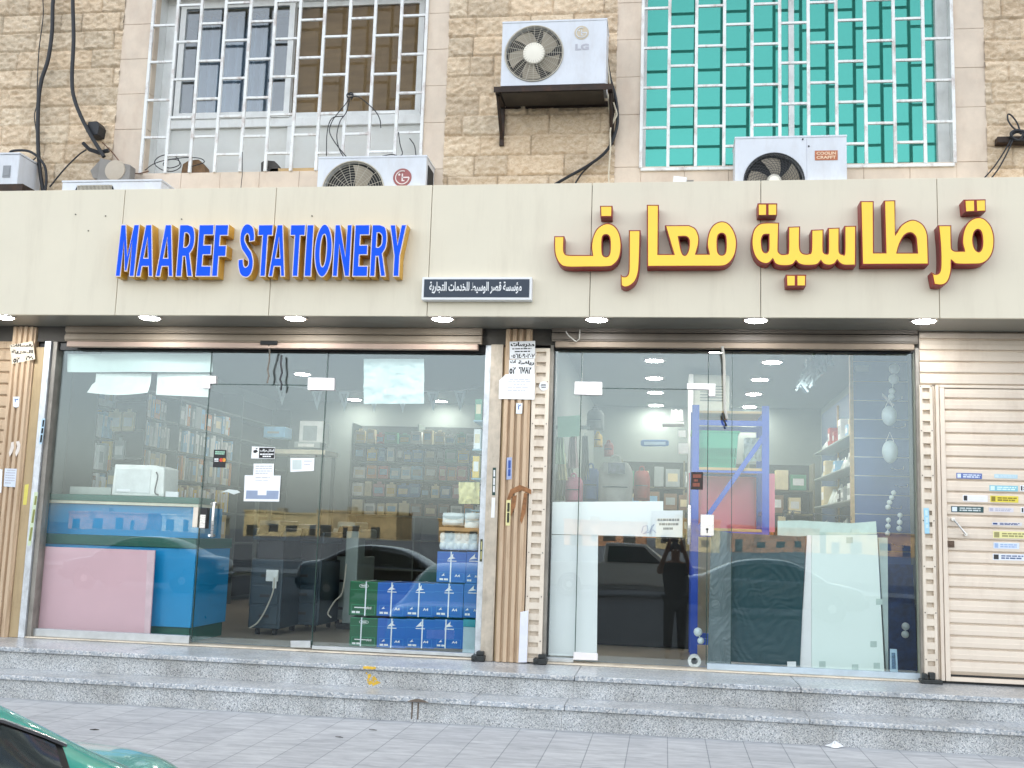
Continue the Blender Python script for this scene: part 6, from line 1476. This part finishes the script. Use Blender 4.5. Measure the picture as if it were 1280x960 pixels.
# right door
o = paper('black and orange sticker on the blue rack side of the right glass door', [(864, 590), (879, 590), (878.5, 612), (863.5, 612)], YG, mat('dark brown print', '2a201e', .5), name='door_sticker', cat='sticker')
lines(o, [(865, 592), (878, 592), (877.5, 610), (864.5, 610)], YG-.0004, [(.05, .3, .1, .9), (.4, .55, .2, .6), (.65, .9, .1, .8)], mat('rust print', '8a5040', .6), seed=3)
px = [(814, 638.5), (853.5, 638), (853, 671.5), (815, 671)]
o = paper('white note with three blurred lines on the taped sheet of the right glass door', px, .022)
for k, (a, c, s_) in enumerate(((822, 849, 7), (824, 848, 8), (829, 841, 9))):
    lines(o, [(a, 648+5.5*k), (c, 648+5.5*k), (c, 651.5+5.5*k), (a, 651.5+5.5*k)], .0214, [(.1, .9, 0, 1)], mat('grey ink', '77808a', .7), seed=s_)
sg_ = MB().tube([(at(a, b_, .02)[0], .021, at(a, b_, .02)[1]) for a, b_ in ((802, 666), (804, 658), (809, 657), (810, 663), (804, 667), (812, 665), (815, 657), (818, 655), (815, 660), (812, 668), (816, 662), (820, 666))], .0016, 4)
sg_.build('pen_scribble', m_blueink, o)
# central pillar
YP = -.1245
px = [(637, 427), (669, 426), (669, 448), (637, 448.5)]
o = paper('white poster with bold black Arabic words at the top of the central pillar', px, YP, name='wall_poster', cat='poster')
words_on(o, 'مدرسات', 638.5, 427.5, 668, 434.5, YP, off=.05); lines(o, px, YP-.0004, [(.40, .46, .1, .85), (.56, .62, .2, .8)], m_ink, seed=8)
words_on(o, '٠٥٦٤٠٩٠٢٠٧', 639, 441.8, 668.5, 447.8, YP, off=.03)
px = [(636.5, 449.5), (668, 448.5), (668, 468), (636, 468)]
o = paper('second white poster strip with tall black digits on the central pillar', px, YP-.0005, name='wall_poster', cat='poster')
words_on(o, 'رياضة', 648, 450.5, 667.5, 457, YP-.0005, off=.05); words_on(o, 'ات', 638, 449.5, 644.5, 454, YP-.0005, off=.05); words_on(o, '٦٧٨٢', 648.5, 458.5, 664, 467.5, YP-.0005, off=.05); words_on(o, '٥٢', 637, 458.5, 644.5, 467.5, YP-.0005, off=.05)
px = [(632, 468), (668.5, 468), (668, 499.5), (623.5, 498.5), (624, 475.5)]
o = quad(px, YP-.003, .0015).build('paper_notice', m_paper, label='tilted white sheet of faint print on the central pillar', cat='notice')
lines(o, [(632, 471), (668, 471), (667, 497), (630, 497)], YP-.0034, [(.1, .14, .15, .85), (.22, .26, .1, .9), (.34, .38, .3, .7), (.5, .54, .1, .8), (.64, .68, .1, .7)], m_lgrey, seed=11)
x, z = at(679.5, 482.5, -.103)
o = MB().cyl((x, -.1035, z), (x, -.1015, z), .036, n=24).build('round_sticker', m_paper, label='round white sticker on the perforated rail of the central pillar', cat='sticker')
lines(o, [(676, 479.5), (683, 479.5), (683, 487), (676, 487)], -.104, [(.05, .2, .1, .9), (.3, .45, 0, 1), (.6, .75, .1, .9)], m_ink, seed=4)
m_pl = mat('white enamel plate', 'dde6ee', .4)
px = [(645.5, 504), (653, 504), (652.5, 517), (645, 517)]
o = paper('tiny white plate with a blue Arabic numeral on the central pillar', px, YP-.002, m_pl, name='number_plate', cat='number plate', t=.002); words_on(o, '٢', 647.2, 505.5, 650.8, 512, YP-.0022, m_blueink, off=.02)
o = paper('slim blue-lettered tag high on the stained part of the central pillar', [(633.5, 572), (640, 571.5), (639.5, 599), (633, 599.5)], YP, mat('lilac tag', '98a4c4', .5), name='strip_label', cat='label'); lines(o, [(635.5, 575), (638.5, 575), (638, 596), (635, 596)], YP-.0004, [(.02, .5, 0, 1), (.55, .95, 0, 1)], m_blueink)
o = paper('slim yellow and black label below the blue-lettered tag on the central pillar', [(633, 625), (638.5, 625), (637.5, 657), (632, 657)], YP, mat('yellow label', 'd8cf96', .5), name='strip_label', cat='label'); lines(o, [(634.4, 628), (637.2, 628), (636.4, 654), (633.6, 654)], YP-.0004, [(.02, .45, 0, 1), (.5, .97, 0, 1)], m_ink)
o = paper('dark green strip label on the silver rail beside the central pillar', [(616, 584.5), (620, 584.5), (619, 619), (615, 619)], -.0915, mat('dark green label', '1f3f38', .5), name='strip_label', cat='label'); lines(o, [(617, 587), (619, 587), (618.4, 616), (616.2, 616)], -.0919, [(.02, .3, 0, 1), (.36, .66, 0, 1), (.7, .97, 0, 1)], m_white)
paper('white torn label under the dark green strip label', [(614.8, 622), (619, 622), (618, 647), (613.8, 647)], -.0915, name='strip_label', cat='label')
o = paper('dark strip label with yellow ends on the inner rail beside the cartons', [(600.5, 674), (603.5, 674), (602.5, 702), (599.5, 702)], -.052, mat('olive dark label', '3c4026', .5), name='strip_label', cat='label'); lines(o, [(601.3, 677), (602.7, 677), (602, 699), (600.5, 699)], -.0524, [(.0, .45, 0, 1), (.55, 1, 0, 1)], mat('pale yellow ink', 'cfca8e', .6))
quad([(650.5, 765), (660.5, 763), (658.5, 828), (648, 828)], YP-.001, .002).build('tape_strip', mat('white lilac tape', 'd9dbe6', .5, var=.08), label='broad white tape down the foot of the central pillar', cat='tape')
# left pillar
YQ = -.1145
px = [(12, 431), (41, 426.5), (44, 449), (15, 455)]
o = paper('torn white poster with black Arabic words on the left pillar', px, YQ, mat('yellowed paper', 'cfc4b0', .7, var=.1), name='wall_poster', cat='poster')
words_on(o, 'بالمسافات', 13.5, 429.5, 41, 434.5, YQ, off=.05); words_on(o, 'الحرية', 14.5, 437, 41, 443, YQ, off=.05); words_on(o, '٥٢', 17, 446.5, 24, 453.5, YQ, off=.06); words_on(o, '٢٧٠', 32, 444.5, 41.5, 450.5, YQ, off=.06)
px = [(16.5, 496), (24, 496), (23.5, 508), (20, 509.5), (16.5, 508)]
o = quad(px, YQ-.002, .002).build('number_plate', m_pl, label='tiny white plate with a blue Arabic numeral on the left pillar', cat='number plate'); words_on(o, '٣', 18.2, 497.5, 22.4, 503, YQ-.0022, m_blueink, off=.02)
px = [(6, 585.5), (21, 586), (19, 609), (4.5, 608)]
o = paper('small pale blue sheet of fine print on the left pillar', px, YQ, mat('pale blue paper', 'd0d8e4', .6)); lines(o, px, YQ-.0004, [(.06, .12, .2, .9), (.2, .26, .1, .9), (.34, .4, .1, .9), (.48, .54, .1, .9), (.62, .68, .1, .9), (.76, .82, .1, .6)], m_lgrey, seed=3)
quad([(-2, 586), (3, 587), (1.5, 616), (-3, 616)], YQ, .001).build('paper_notice', m_paper, label='white sheet cut off by the left edge on the ribbed pillar', cat='notice')
mb = MB()
for q in ([(14, 553), (17, 552), (17.5, 560), (15, 566), (12, 571), (11, 566), (13, 560)], [(20, 552), (24, 551), (25.5, 556), (24, 564), (20, 571), (19, 566), (21.5, 558)]): mb.prism([at(a, b_, YQ) for a, b_ in q], YQ, YQ+.001)
mb.build('peeled_patch', mat('peeled white patch', 'd8cfc6', .8), pl)
o = paper('slim dark lettered strip on the silver rail left of the glass', [(52.5, 523), (56.5, 523), (52.5, 555), (48.7, 555)], -.0865, mat('pale blue label', 'a8c6d8'), name='strip_label', cat='label'); lines(o, [(53.5, 525), (55.7, 525), (52, 553), (49.7, 553)], -.0869, [(.0, .3, 0, 1), (.36, .6, 0, 1), (.66, 1, 0, 1)], m_ink)
paper('slim yellow strip label low on the tan post left of the glass', [(31, 606), (36, 605), (33, 631), (28.5, 631)], -.0765, mat('yellow strip', 'd6cb62', .5), name='strip_label', cat='label')
o = paper('long pale strip label with yellow marks low on the silver rail', [(43, 615), (47.5, 615), (38.5, 682), (34.3, 682)], -.0865, mat('pale green strip', 'c2cfae', .5), name='strip_label', cat='label'); lines(o, [(44, 620), (46.4, 620), (38.6, 676), (36, 676)], -.0869, [(.0, .2, 0, 1), (.3, .6, 0, 1), (.7, 1, 0, 1)], mat('olive ink', '8a8c4e', .6))
# closed shutter stickers
YK = -.0765
ST = [('blue and white', (1195.5, 591), (1227.5, 598), '5a6ea8', 'd8e2ee', 'highest at the left'), ('washed-out light blue', (1243, 592.5), (1272, 597.5), 'b4d0dc', 'c8dee6', 'highest at the right'),
      ('bright light blue', (1237, 606.5), (1272.5, 613.5), '86c0cf', 'd4eef2', 'second row'), ('half-seen white', (1275, 606.5), (1292, 614), 'e4e6ea', '333333', 'second row at the far right'),
      ('plain white, dark at one end,', (1203.5, 618.5), (1234.5, 626.5), 'e6e6ea', 'e6e6ea', 'third row'), ('bright yellow', (1238, 619.5), (1273, 627.5), 'e0cf4c', '8a7a2c', 'third row'),
      ('dark green bordered', (1189, 632.5), (1229.5, 640), '2f4c4e', 'c6d0d0', 'fourth row'), ('faded lilac', (1236, 634), (1267, 639.5), 'd6d2d8', 'b4b4c4', 'fourth row'), ('white with a black mark', (1276, 634), (1294, 641), 'e6e6ea', '333333', 'fourth row at the far right'),
      ('narrow navy lettered', (1240, 652.5), (1277.5, 656.5), 'd4d2d6', '2c4478', 'fifth row'), ('pale yellow', (1241.5, 664), (1284, 672.5), 'e2dc9c', '9a9464', 'sixth row'), ('pale blue and white', (1242, 678), (1274, 685.5), 'd2dcec', '9cb4d6', 'seventh row'), ('white, blue lettered,', (1241, 692), (1282, 700), 'e0e4ec', '5a6a8c', 'lowest row')]
for k, (ds, (a, b_), (c, d_), bgc, fg, where) in enumerate(ST):
    px = [(a, b_), (c, b_+.9), (c, d_+.9), (a, d_)]
    o = paper(f'{ds} sticker on the closed shutter, {where}'.replace(',,', ','), px, YK, mat('sticker '+bgc, bgc, .5, var=.04), name='shutter_sticker', cat='sticker', grp='service stickers on the closed shutter', t=.0035)
    lines(o, px, YK-.0004, [(.22, .42, .26, .94), (.55, .78, .26, .9)], mat('sticker ink '+fg, fg, .6), seed=k)
    quad([(a+1.2, b_+1), (a+(c-a)*.18, b_+1.1), (a+(c-a)*.18, d_-.8), (a+1.2, d_-.9)], YK-.0006, .0006).build('sticker_mark', mat('sticker ink '+('333333' if k in (3, 4, 8, 12) else 'd8e2ee' if k in (0, 6) else fg), '333333' if k in (3, 4, 8, 12) else 'd8e2ee' if k in (0, 6) else fg), o)
px = [(1154.5, 635), (1161, 635), (1162, 667), (1156, 667)]
o = paper('upright light blue sticker on the perforated rail left of the closed shutter', px, -.1035, mat('sky label', '9ccbe0', .5), name='strip_label', cat='label'); lines(o, [(1156.5, 638), (1159.5, 638), (1160.5, 660), (1157.5, 660)], -.1039, [(.0, .3, 0, 1), (.4, .7, 0, 1), (.8, 1, 0, 1)], mat('pale sky ink', 'c8e2ee', .6))
# ================================================================== litter on the pavement
q = atz_ = None
def atz(px, py, Z):
    d = RT*(px-640)-UP*(py-480)+FW*F_PX; p = CAM+d*((Z-CAM[2])/d[2]); return float(p[0]), float(p[1])
x, y = atz(1043, 934, Z_WALK)
def lit(u, v):
    a = 2*math.pi*u; r = .04*(1+.3*math.sin(3*a))*v; return (x+r*1.3*math.cos(a), y+r*math.sin(a), Z_WALK+.004+.022*(1-v*v)*(1+.5*math.sin(2*a)))
MB().sheet(lit, 20, 6, (0, 0, .002)).build('crumpled_tissue', m_white, label='small crumpled white tissue lying on the pavement by the lower step', cat='litter', smooth=True)
rng = random.Random(2); lf_ = 0
for px, py, lab in ((466, 913, 'dark leaf scrap on the pavement left of the chipped step'), (424, 922, 'dark scrap on the pavement below the left door'), (118, 913, 'dark scrap on the pavement above the green car')):
    x, y = atz(px, py, Z_WALK); a = rng.random()*3
    MB().extr([(x+.03*math.cos(a), y+.03*math.sin(a), Z_WALK+.003), (x-.01*math.sin(a), y+.01*math.cos(a), Z_WALK+.006), (x-.03*math.cos(a), y-.03*math.sin(a), Z_WALK+.003), (x+.008*math.sin(a), y-.008*math.cos(a), Z_WALK+.003)], (0, 0, .003)).build('leaf_scrap', mat('dark leaf', '3a352e', .8), label=lab, cat='litter')

# ================================================================== cars
m_body = mat('teal car paint', '0aa692', .25, .2, var=.01, scale=.4, coat=1.0); m_cglass = mat('dark car glass', '0f1614', .04, coat=.5); m_tyre = mat('tyre rubber', '1a1a1b', .8); m_chrome = mat('chrome trim', 'c8c8c8', .15, 1.0)
m_rubber = mat('black window rubber', '0c0c0d', .5); m_tail = mat('red lamp lens', '8a1512', .2, coat=1); m_lampw = mat('clear lamp lens', 'c8d0d2', .1, coat=1)
def car(label, group=None):
    t = thing('parked_car', label, 'car', (0, 0, 0), group)
    st_ = [(-2.22,.50,.62,.62),(-2.15,.62,.70,.74),(-1.95,.72,.78,.80),(-1.5,.80,.85,.87),(-1.15,.83,.90,.93),(-.5,.84,.92,.97),(.4,.84,.93,.985),(1.05,.83,.94,.99),(1.35,.82,.94,1.0),(1.75,.80,.93,.995),(2.08,.74,.90,.965),(2.2,.66,.84,.88),(2.26,.60,.70,.70)]
    def sec(x, w, zb, zt):
        return [(x, -w*.96, .20), (x, -w*1.0, .34), (x, -w*1.02, .55), (x, -w*.985, zb*.86), (x, -w*.93, zb), (x, -w*.62, zt-.005), (x, 0, zt), (x, w*.62, zt-.005), (x, w*.93, zb), (x, w*.985, zb*.86), (x, w*1.02, .55), (x, w, .34), (x, w*.96, .20)]
    mb = MB(); V = [p for s in st_ for p in sec(*s)]; n = 13
    mb.add(V, [(i*n+k, i*n+k+1, (i+1)*n+k+1, (i+1)*n+k) for i in range(len(st_)-1) for k in range(n-1)]+[tuple(range(n))[::-1], tuple((len(st_)-1)*n+k for k in range(n))]+[(i*n+n-1, i*n, (i+1)*n, (i+1)*n+n-1) for i in range(len(st_)-1)])
    body = mb.build('body', m_body, t, smooth=True); sb = body.modifiers.new('smooth', 'SUBSURF'); sb.levels = sb.render_levels = 2
    # cabin: roof shell and pillars
    cs_ = [(-1.30,.76,.70,.93),(-.95,.72,.66,1.14),(-.55,.70,.60,1.345),(-.1,.70,.585,1.42),(.4,.70,.58,1.425),(.85,.70,.58,1.36),(1.15,.71,.60,1.23),(1.45,.73,.64,1.08),(1.72,.75,.68,.97)]
    def cs2(x, wb, wt, z): return [(x, -wb, .90), (x, -(wb*.55+wt*.45), .90+(z-.90)*.45), (x, -wt*1.0, z-.05), (x, -wt*.9, z-.012), (x, -wt*.5, z+.006), (x, 0, z+.012), (x, wt*.5, z+.006), (x, wt*.9, z-.012), (x, wt*1.0, z-.05), (x, (wb*.55+wt*.45), .90+(z-.90)*.45), (x, wb, .90)]
    mb = MB(); V = [p for s in cs_ for p in cs2(*s)]; n = 11
    mb.add(V, [(i*n+k, i*n+k+1, (i+1)*n+k+1, (i+1)*n+k) for i in range(len(cs_)-1) for k in range(n-1)])
    rf = mb.build('roof', m_body, t, smooth=True); sb = rf.modifiers.new('smooth', 'SUBSURF'); sb.levels = sb.render_levels = 2
    def side_pt(x, f, s, off):
        xs = [c[0] for c in cs_]; i = max(0, min(len(xs)-2, int(np.searchsorted(xs, x))-1)); k = (x-xs[i])/(xs[i+1]-xs[i])
        wb, wt, z = [cs_[i][j]*(1-k)+cs_[i+1][j]*k for j in (1, 2, 3)]
        w = wb+(wt-wb)*min(1, f*1.08); return (x, s*(w+off), .90+(z-.05-.90)*f)
    for s in (-1, 1):
        for xa, xb, lo, hi in ((-.72, .02, .12, .84), (.10, 1.18, .12, .84)):
            def pn(u, v, o_, g):
                x = xa-g+(xb-xa+2*g)*u
                return side_pt(x, lo-g*.6+(hi-lo+1.2*g)*v, s, o_)
            w = MB().sheet(lambda u, v: pn(u, v, .020, 0), 14, 6, (0, -s*.006, 0)).build('side_window', m_cglass, t, smooth=True)
            MB().sheet(lambda u, v: pn(u, v, .014, .05), 14, 6, (0, -s*.006, 0)).build('window_seal', m_rubber, w, smooth=True)
            P = [pn(u, 1.0, .022, .055) for u in np.linspace(0, 1, 12)]
            MB().tube(P, .008, 6).build('chrome_strip', m_chrome, w, smooth=True)
    for nm, xs, k in (('rear_window', (.93, 1.60), 1), ('windscreen', (-.66, -1.22), -1)):
        def wn(u, v):
            x = xs[0]+(xs[1]-xs[0])*v; arr = [c[0] for c in cs_]; i = max(0, min(len(arr)-2, int(np.searchsorted(arr, x))-1)); kk = (x-arr[i])/(arr[i+1]-arr[i])
            wt = cs_[i][2]*(1-kk)+cs_[i+1][2]*kk; z = cs_[i][3]*(1-kk)+cs_[i+1][3]*kk; yy = -1+2*u
            return (x+k*.002, yy*wt*.76, z+.003-.02*yy*yy)
        MB().sheet(wn, 14, 10, (0, 0, -.006)).build(nm, m_cglass, t, smooth=True)
    for sx in (-1.38, 1.36):
        for s in (-1, 1):
            w = MB().lathe((sx, s*.70, .31), (0, s, 0), [(-.06, .12), (-.05, .28), (-.02, .31), (.10, .31), (.125, .285), (.128, .20)], 28).build('wheel', m_tyre, t, smooth=True)
            MB().lathe((sx, s*.70, .31), (0, s, 0), [(.10, .19), (.128, .195), (.120, .16), (.135, .05), (.135, .001)], 24).build('rim', m_steel, w, smooth=True)
            MB().lathe((sx, s*.775, .31), (0, s, 0), [(0, .36), (.03, .355), (.032, .34), (0, .33)], 28).build('wheel_arch', m_rubber, t, smooth=True)
    for s in (-1, 1):
        MB().sheet(lambda u, v: (2.13+.09*u-.03*v, s*(.70-.30*u), .70+.15*v), 6, 4, (.012, 0, 0)).build('tail_lamp', m_tail, t, smooth=True)
        MB().sheet(lambda u, v: (-2.10-.07*u, s*(.68-.22*u), .60+.12*v), 6, 4, (-.012, 0, 0)).build('headlight', m_lampw, t, smooth=True)
        MB().ball((-.78, s*.87, 1.0), .085, 8, (.6, 1, .75)).build('wing_mirror', m_body, t, smooth=True)
        for xx in (-.05, .98): MB().box(xx-.09, xx+.09, s*.845, s*.875, .80, .825).build('door_handle', m_body, t, bevel=.006)
    MB().box(2.17, 2.29, -.62, .62, .36, .55).build('rear_bumper', m_body, t, bevel=.04, seg=4)
    MB().box(-2.27, -2.15, -.60, .60, .34, .52).build('front_bumper', m_body, t, bevel=.04, seg=4)
    MB().box(2.255, 2.27, -.16, .16, .60, .70).build('number_plate', m_white, t, bevel=.004)
    return t
c1 = car('teal green saloon car cut off at the lower left corner of the photo')
c1.location = (-2.56, -6.33, Z_ROAD); c1.rotation_euler.z = math.radians(90)
def repaint(root, m):
    for ch in root.children:
        for i, s in enumerate(ch.material_slots):
            if s.material == m_body: s.link = 'OBJECT'; s.material = m
for x, y, r, m, lab in ((-7.2, -19.5, 180, mat('black car paint', '121417', .25, .2, coat=1), 'black saloon car parked across the street, mirrored behind the blue cartons'),
                        (2.6, -19.5, 180, mat('grey car paint', '5a6066', .25, .4, coat=1), 'grey saloon car parked across the street, mirrored in the right pane'),
                        (-14.0, -19.8, 0, mat('navy car paint', '1a2740', .25, .3, coat=1), 'navy saloon car parked across the street, mirrored in the blue counter')):
    c = copy_tree(c1); c.location = (x, y, Z_ROAD); c.rotation_euler.z = math.radians(r); c['label'] = lab; c['group'] = 'cars parked across the street'; repaint(c, m)

# white pick-up across the street
pk = thing('pickup_truck', 'white pickup truck parked across the street, mirrored in the dark door gap', 'pickup', (-1.2, -26, Z_ROAD))
m_wp = mat('white car paint', 'f0f2f2', .3, coat=.8, var=.02)
def P3(x, z): return (-1.2+x, Z_ROAD+z)
MB().prism([P3(*p) for p in ((-2.6,.35),(2.55,.35),(2.6,.72),(2.45,.98),(1.35,1.06),(.62,1.62),(-.62,1.64),(-.68,1.05),(-2.6,1.05))], -26.8, -25.2).build('cab_body', m_wp, pk, bevel=.05, seg=3)
for y0, y1 in ((-26.82, -26.801), (-25.199, -25.18)):
    MB().prism([P3(*p) for p in ((-.55,1.06),(1.12,1.06),(.58,1.53),(-.52,1.54))], y0, y1).build('side_window', m_cglass, pk)
MB().box(-1.2-2.5, -1.2-.72, -26.7, -25.3, Z_ROAD+1.052, Z_ROAD+1.06).build('cargo_bed', m_black, pk)
for sx in (-1.7, 1.65):
    for yy, s in ((-26.75, -1), (-25.25, 1)):
        w = MB().lathe((-1.2+sx, yy, Z_ROAD+.36), (0, s, 0), [(-.1, .1), (-.1, .34), (-.06, .36), (.06, .36), (.09, .32), (.09, .2)], 24).build('wheel', m_tyre, pk, smooth=True)
        MB().lathe((-1.2+sx, yy, Z_ROAD+.36), (0, s, 0), [(.06, .2), (.095, .2), (.08, .15), (.1, .03), (.1, .001)], 20).build('rim', m_steel, w, smooth=True)

# ================================================================== far side of the street, seen in the glass
MB().box(-900, 900, -33.5, -30.0, Z_ROAD-.2, Z_ROAD+.14).build('far_pavement', mat('kerb concrete', '9a9c9c'), kind='structure')
rng = random.Random(21); x = -170; k = 0
m_win_d = mat('dim far window', '3a3832', .5)
tone = [('pale sand', 'b59a6e'), ('cream', 'b8a47c'), ('tan', 'a88456'), ('ochre', 'a8906a'), ('whitish', 'b4ac98'), ('rosy', 'a67a5c')]
while x < 120 and k < len(ORD):
    w = rng.uniform(9, 20); h = rng.choice([3.2, 4.0, 4.6, 5.0, 3.4, 6.2 if x < -60 else 4.2]); nm, c = tone[rng.randrange(6)]; y = -190+rng.uniform(-14, 8)
    b_ = thing('far_building', f'low {nm} flat-roofed building mirrored far behind the street, {ORD[k]} in its row', 'building', (x+w/2, y-6, Z_ROAD), 'low buildings across the open ground')
    MB().box(x, x+w, y-12, y, Z_ROAD, Z_ROAD+h).box(x-.15, x+w+.15, y-12, y+.15, Z_ROAD+h+.001, Z_ROAD+h+.35).build('wall', mat(nm+' render', c, .85, var=.35, scale=.6), b_)
    q = x+rng.uniform(.6, 1.2)
    while q < x+w-2:
        ww = rng.uniform(.8, 2.4); MB().box(q, q+ww, y+.01, y+.06, Z_ROAD+rng.choice([.1, .1, 1.0]), Z_ROAD+rng.uniform(2.1, 2.6)).build('window' if ww < 1.6 else 'shop_front', m_win_d, b_)
        q += ww+rng.uniform(.8, 3)
    MB().box(x+w*.3, x+w*.3+1.6, y-6, y-4, Z_ROAD+h+.352, Z_ROAD+h+1.1).build('water_tank', mat('tank plastic', '8a8478', .6), b_)
    x += w+rng.uniform(.5, 9); k += 1

# ================================================================== the photographer, seen only in the glass
def skin_body(name, joints, bones, mt, parent, sub=2, root=0):
    me = D.meshes.new(name); o = D.objects.new(name, me); COL.objects.link(o)
    off = Vector((0, 0, 0))
    if parent is not None: o.parent = parent; off = wloc(parent)
    me.from_pydata([tuple(Vector(j[0])-off) for j in joints], bones, []); me.materials.append(mt)
    sk = o.modifiers.new('skin', 'SKIN'); sk.use_smooth_shade = True
    if not me.skin_vertices: me.skin_vertices.new()
    for i, j in enumerate(joints):
        r = j[1]; me.skin_vertices[0].data[i].radius = (r, r) if not isinstance(r, tuple) else r
    me.skin_vertices[0].data[root].use_root = True
    sb = o.modifiers.new('smooth', 'SUBSURF'); sb.levels = sb.render_levels = sub
    return o
PX, PY, PZ = .16, -8.95, Z_ROAD
pr = thing('person', 'person in a dark shirt holding up a phone, mirrored in the right door', 'person', (PX, PY, PZ))
J = []; B = []
def jt(x, y, z, r, par=None):
    J.append(((PX+x, PY+y, PZ+z), r)); i = len(J)-1
    if par is not None: B.append((par, i))
    return i
pel = jt(0, 0, .93, .135); sp1 = jt(0, .0, 1.12, .125, pel); ch_ = jt(0, .01, 1.33, .15, sp1); nk = jt(0, .01, 1.49, .058, ch_); hd1 = jt(0, .03, 1.58, .075, nk); hd2 = jt(0, .04, 1.67, .092, hd1); hd3 = jt(0, .025, 1.735, .06, hd2)
nose = jt(0, .145, 1.635, .014, hd2)
HANDS = []
for s in (-1, 1):
    sh = jt(s*.17, .0, 1.42, .07, ch_); el = jt(s*.25, .16, 1.30, .048, sh); wr2 = jt(s*.115, .40, 1.70, .03, el); pm = jt(s*.092, .425, 1.78, .033, wr2)
    for k, (dx, ln) in enumerate(((-.02, .075), (-.007, .085), (.008, .08), (.022, .062))):
        a = jt(s*(.092-.01)+.0, .425+dx*.9, 1.80+ln*.35, .010, pm); jt(s*(.078-.012), .425+dx*.9, 1.80+ln*.75, .009, a)
    th = jt(s*.075, .40, 1.775, .011, pm); jt(s*.055, .395, 1.80, .010, th)
    hp = jt(s*.095, .0, .88, .095, pel); kn = jt(s*.10, .02, .50, .062, hp); an = jt(s*.105, -.01, .09, .043, kn); ft = jt(s*.115, .13, .045, .04, an)
m_skin = mat('tanned skin', '9a6a4c', .55, var=.05)
skin_body('body', J, B, m_skin, pr)
J2 = [((PX, PY, PZ+1.12), .178), ((PX, PY, PZ+.84), .19), ((PX, PY+.01, PZ+1.33), .192), ((PX, PY+.01, PZ+1.445), .09)]; B2 = [(0, 1), (0, 2), (2, 3)]
for s in (-1, 1):
    J2 += [((PX+s*.17, PY, PZ+1.42), .086), ((PX+s*.235, PY+.125, PZ+1.325), .068)]; k = len(J2); B2 += [(2, k-2), (k-2, k-1)]
skin_body('shirt', J2, B2, mat('dark shirt cloth', '22262c', .85), pr)
J3 = [((PX, PY, PZ+.93), .172)]; B3 = []
for s in (-1, 1):
    J3 += [((PX+s*.095, PY, PZ+.86), .112), ((PX+s*.10, PY+.02, PZ+.50), .082), ((PX+s*.105, PY-.01, PZ+.12), .068)]; k = len(J3); B3 += [(0, k-3), (k-3, k-2), (k-2, k-1)]
skin_body('trousers', J3, B3, mat('dark trousers cloth', '2b2c30', .85), pr)
MB().ball((PX, PY+.018, PZ+1.70), .105, 10, (.92, 1.02, .86)).build('hair', mat('black hair', '141210', .6), pr, smooth=True)
for s in (-1, 1):
    MB().ball((PX+s*.033, PY+.122, PZ+1.665), .011, 6).build('eye', m_white, pr, smooth=True)
    MB().ball((PX+s*.092, PY+.03, PZ+1.655), .028, 6, (.4, .8, 1.2)).build('ear', m_skin, pr, smooth=True)
    MB().ball((PX+s*.115, PY+.07, PZ+.05), .05, 8, (.95, 2.4, .95)).build('shoe', m_black, pr, smooth=True)
MB().box(PX-.02, PX+.02, PY+.118, PY+.128, PZ+1.592, PZ+1.6).build('mouth', mat('lip skin', '7a4038', .5), pr)
ph = MB().box(PX-.19, PX+.05, CAM[1]-.03, CAM[1]-.021, .925, 1.003).build('phone', m_black, label='dark phone held sideways in both hands by the mirrored person', cat='phone', bevel=.006)
MB().cyl((0, CAM[1]-.0205, .975), (0, CAM[1]-.017, .975), .007, n=12).cyl((.018, CAM[1]-.0205, .975), (.018, CAM[1]-.017, .975), .007, n=12).build('camera_lens', m_cglass, ph)
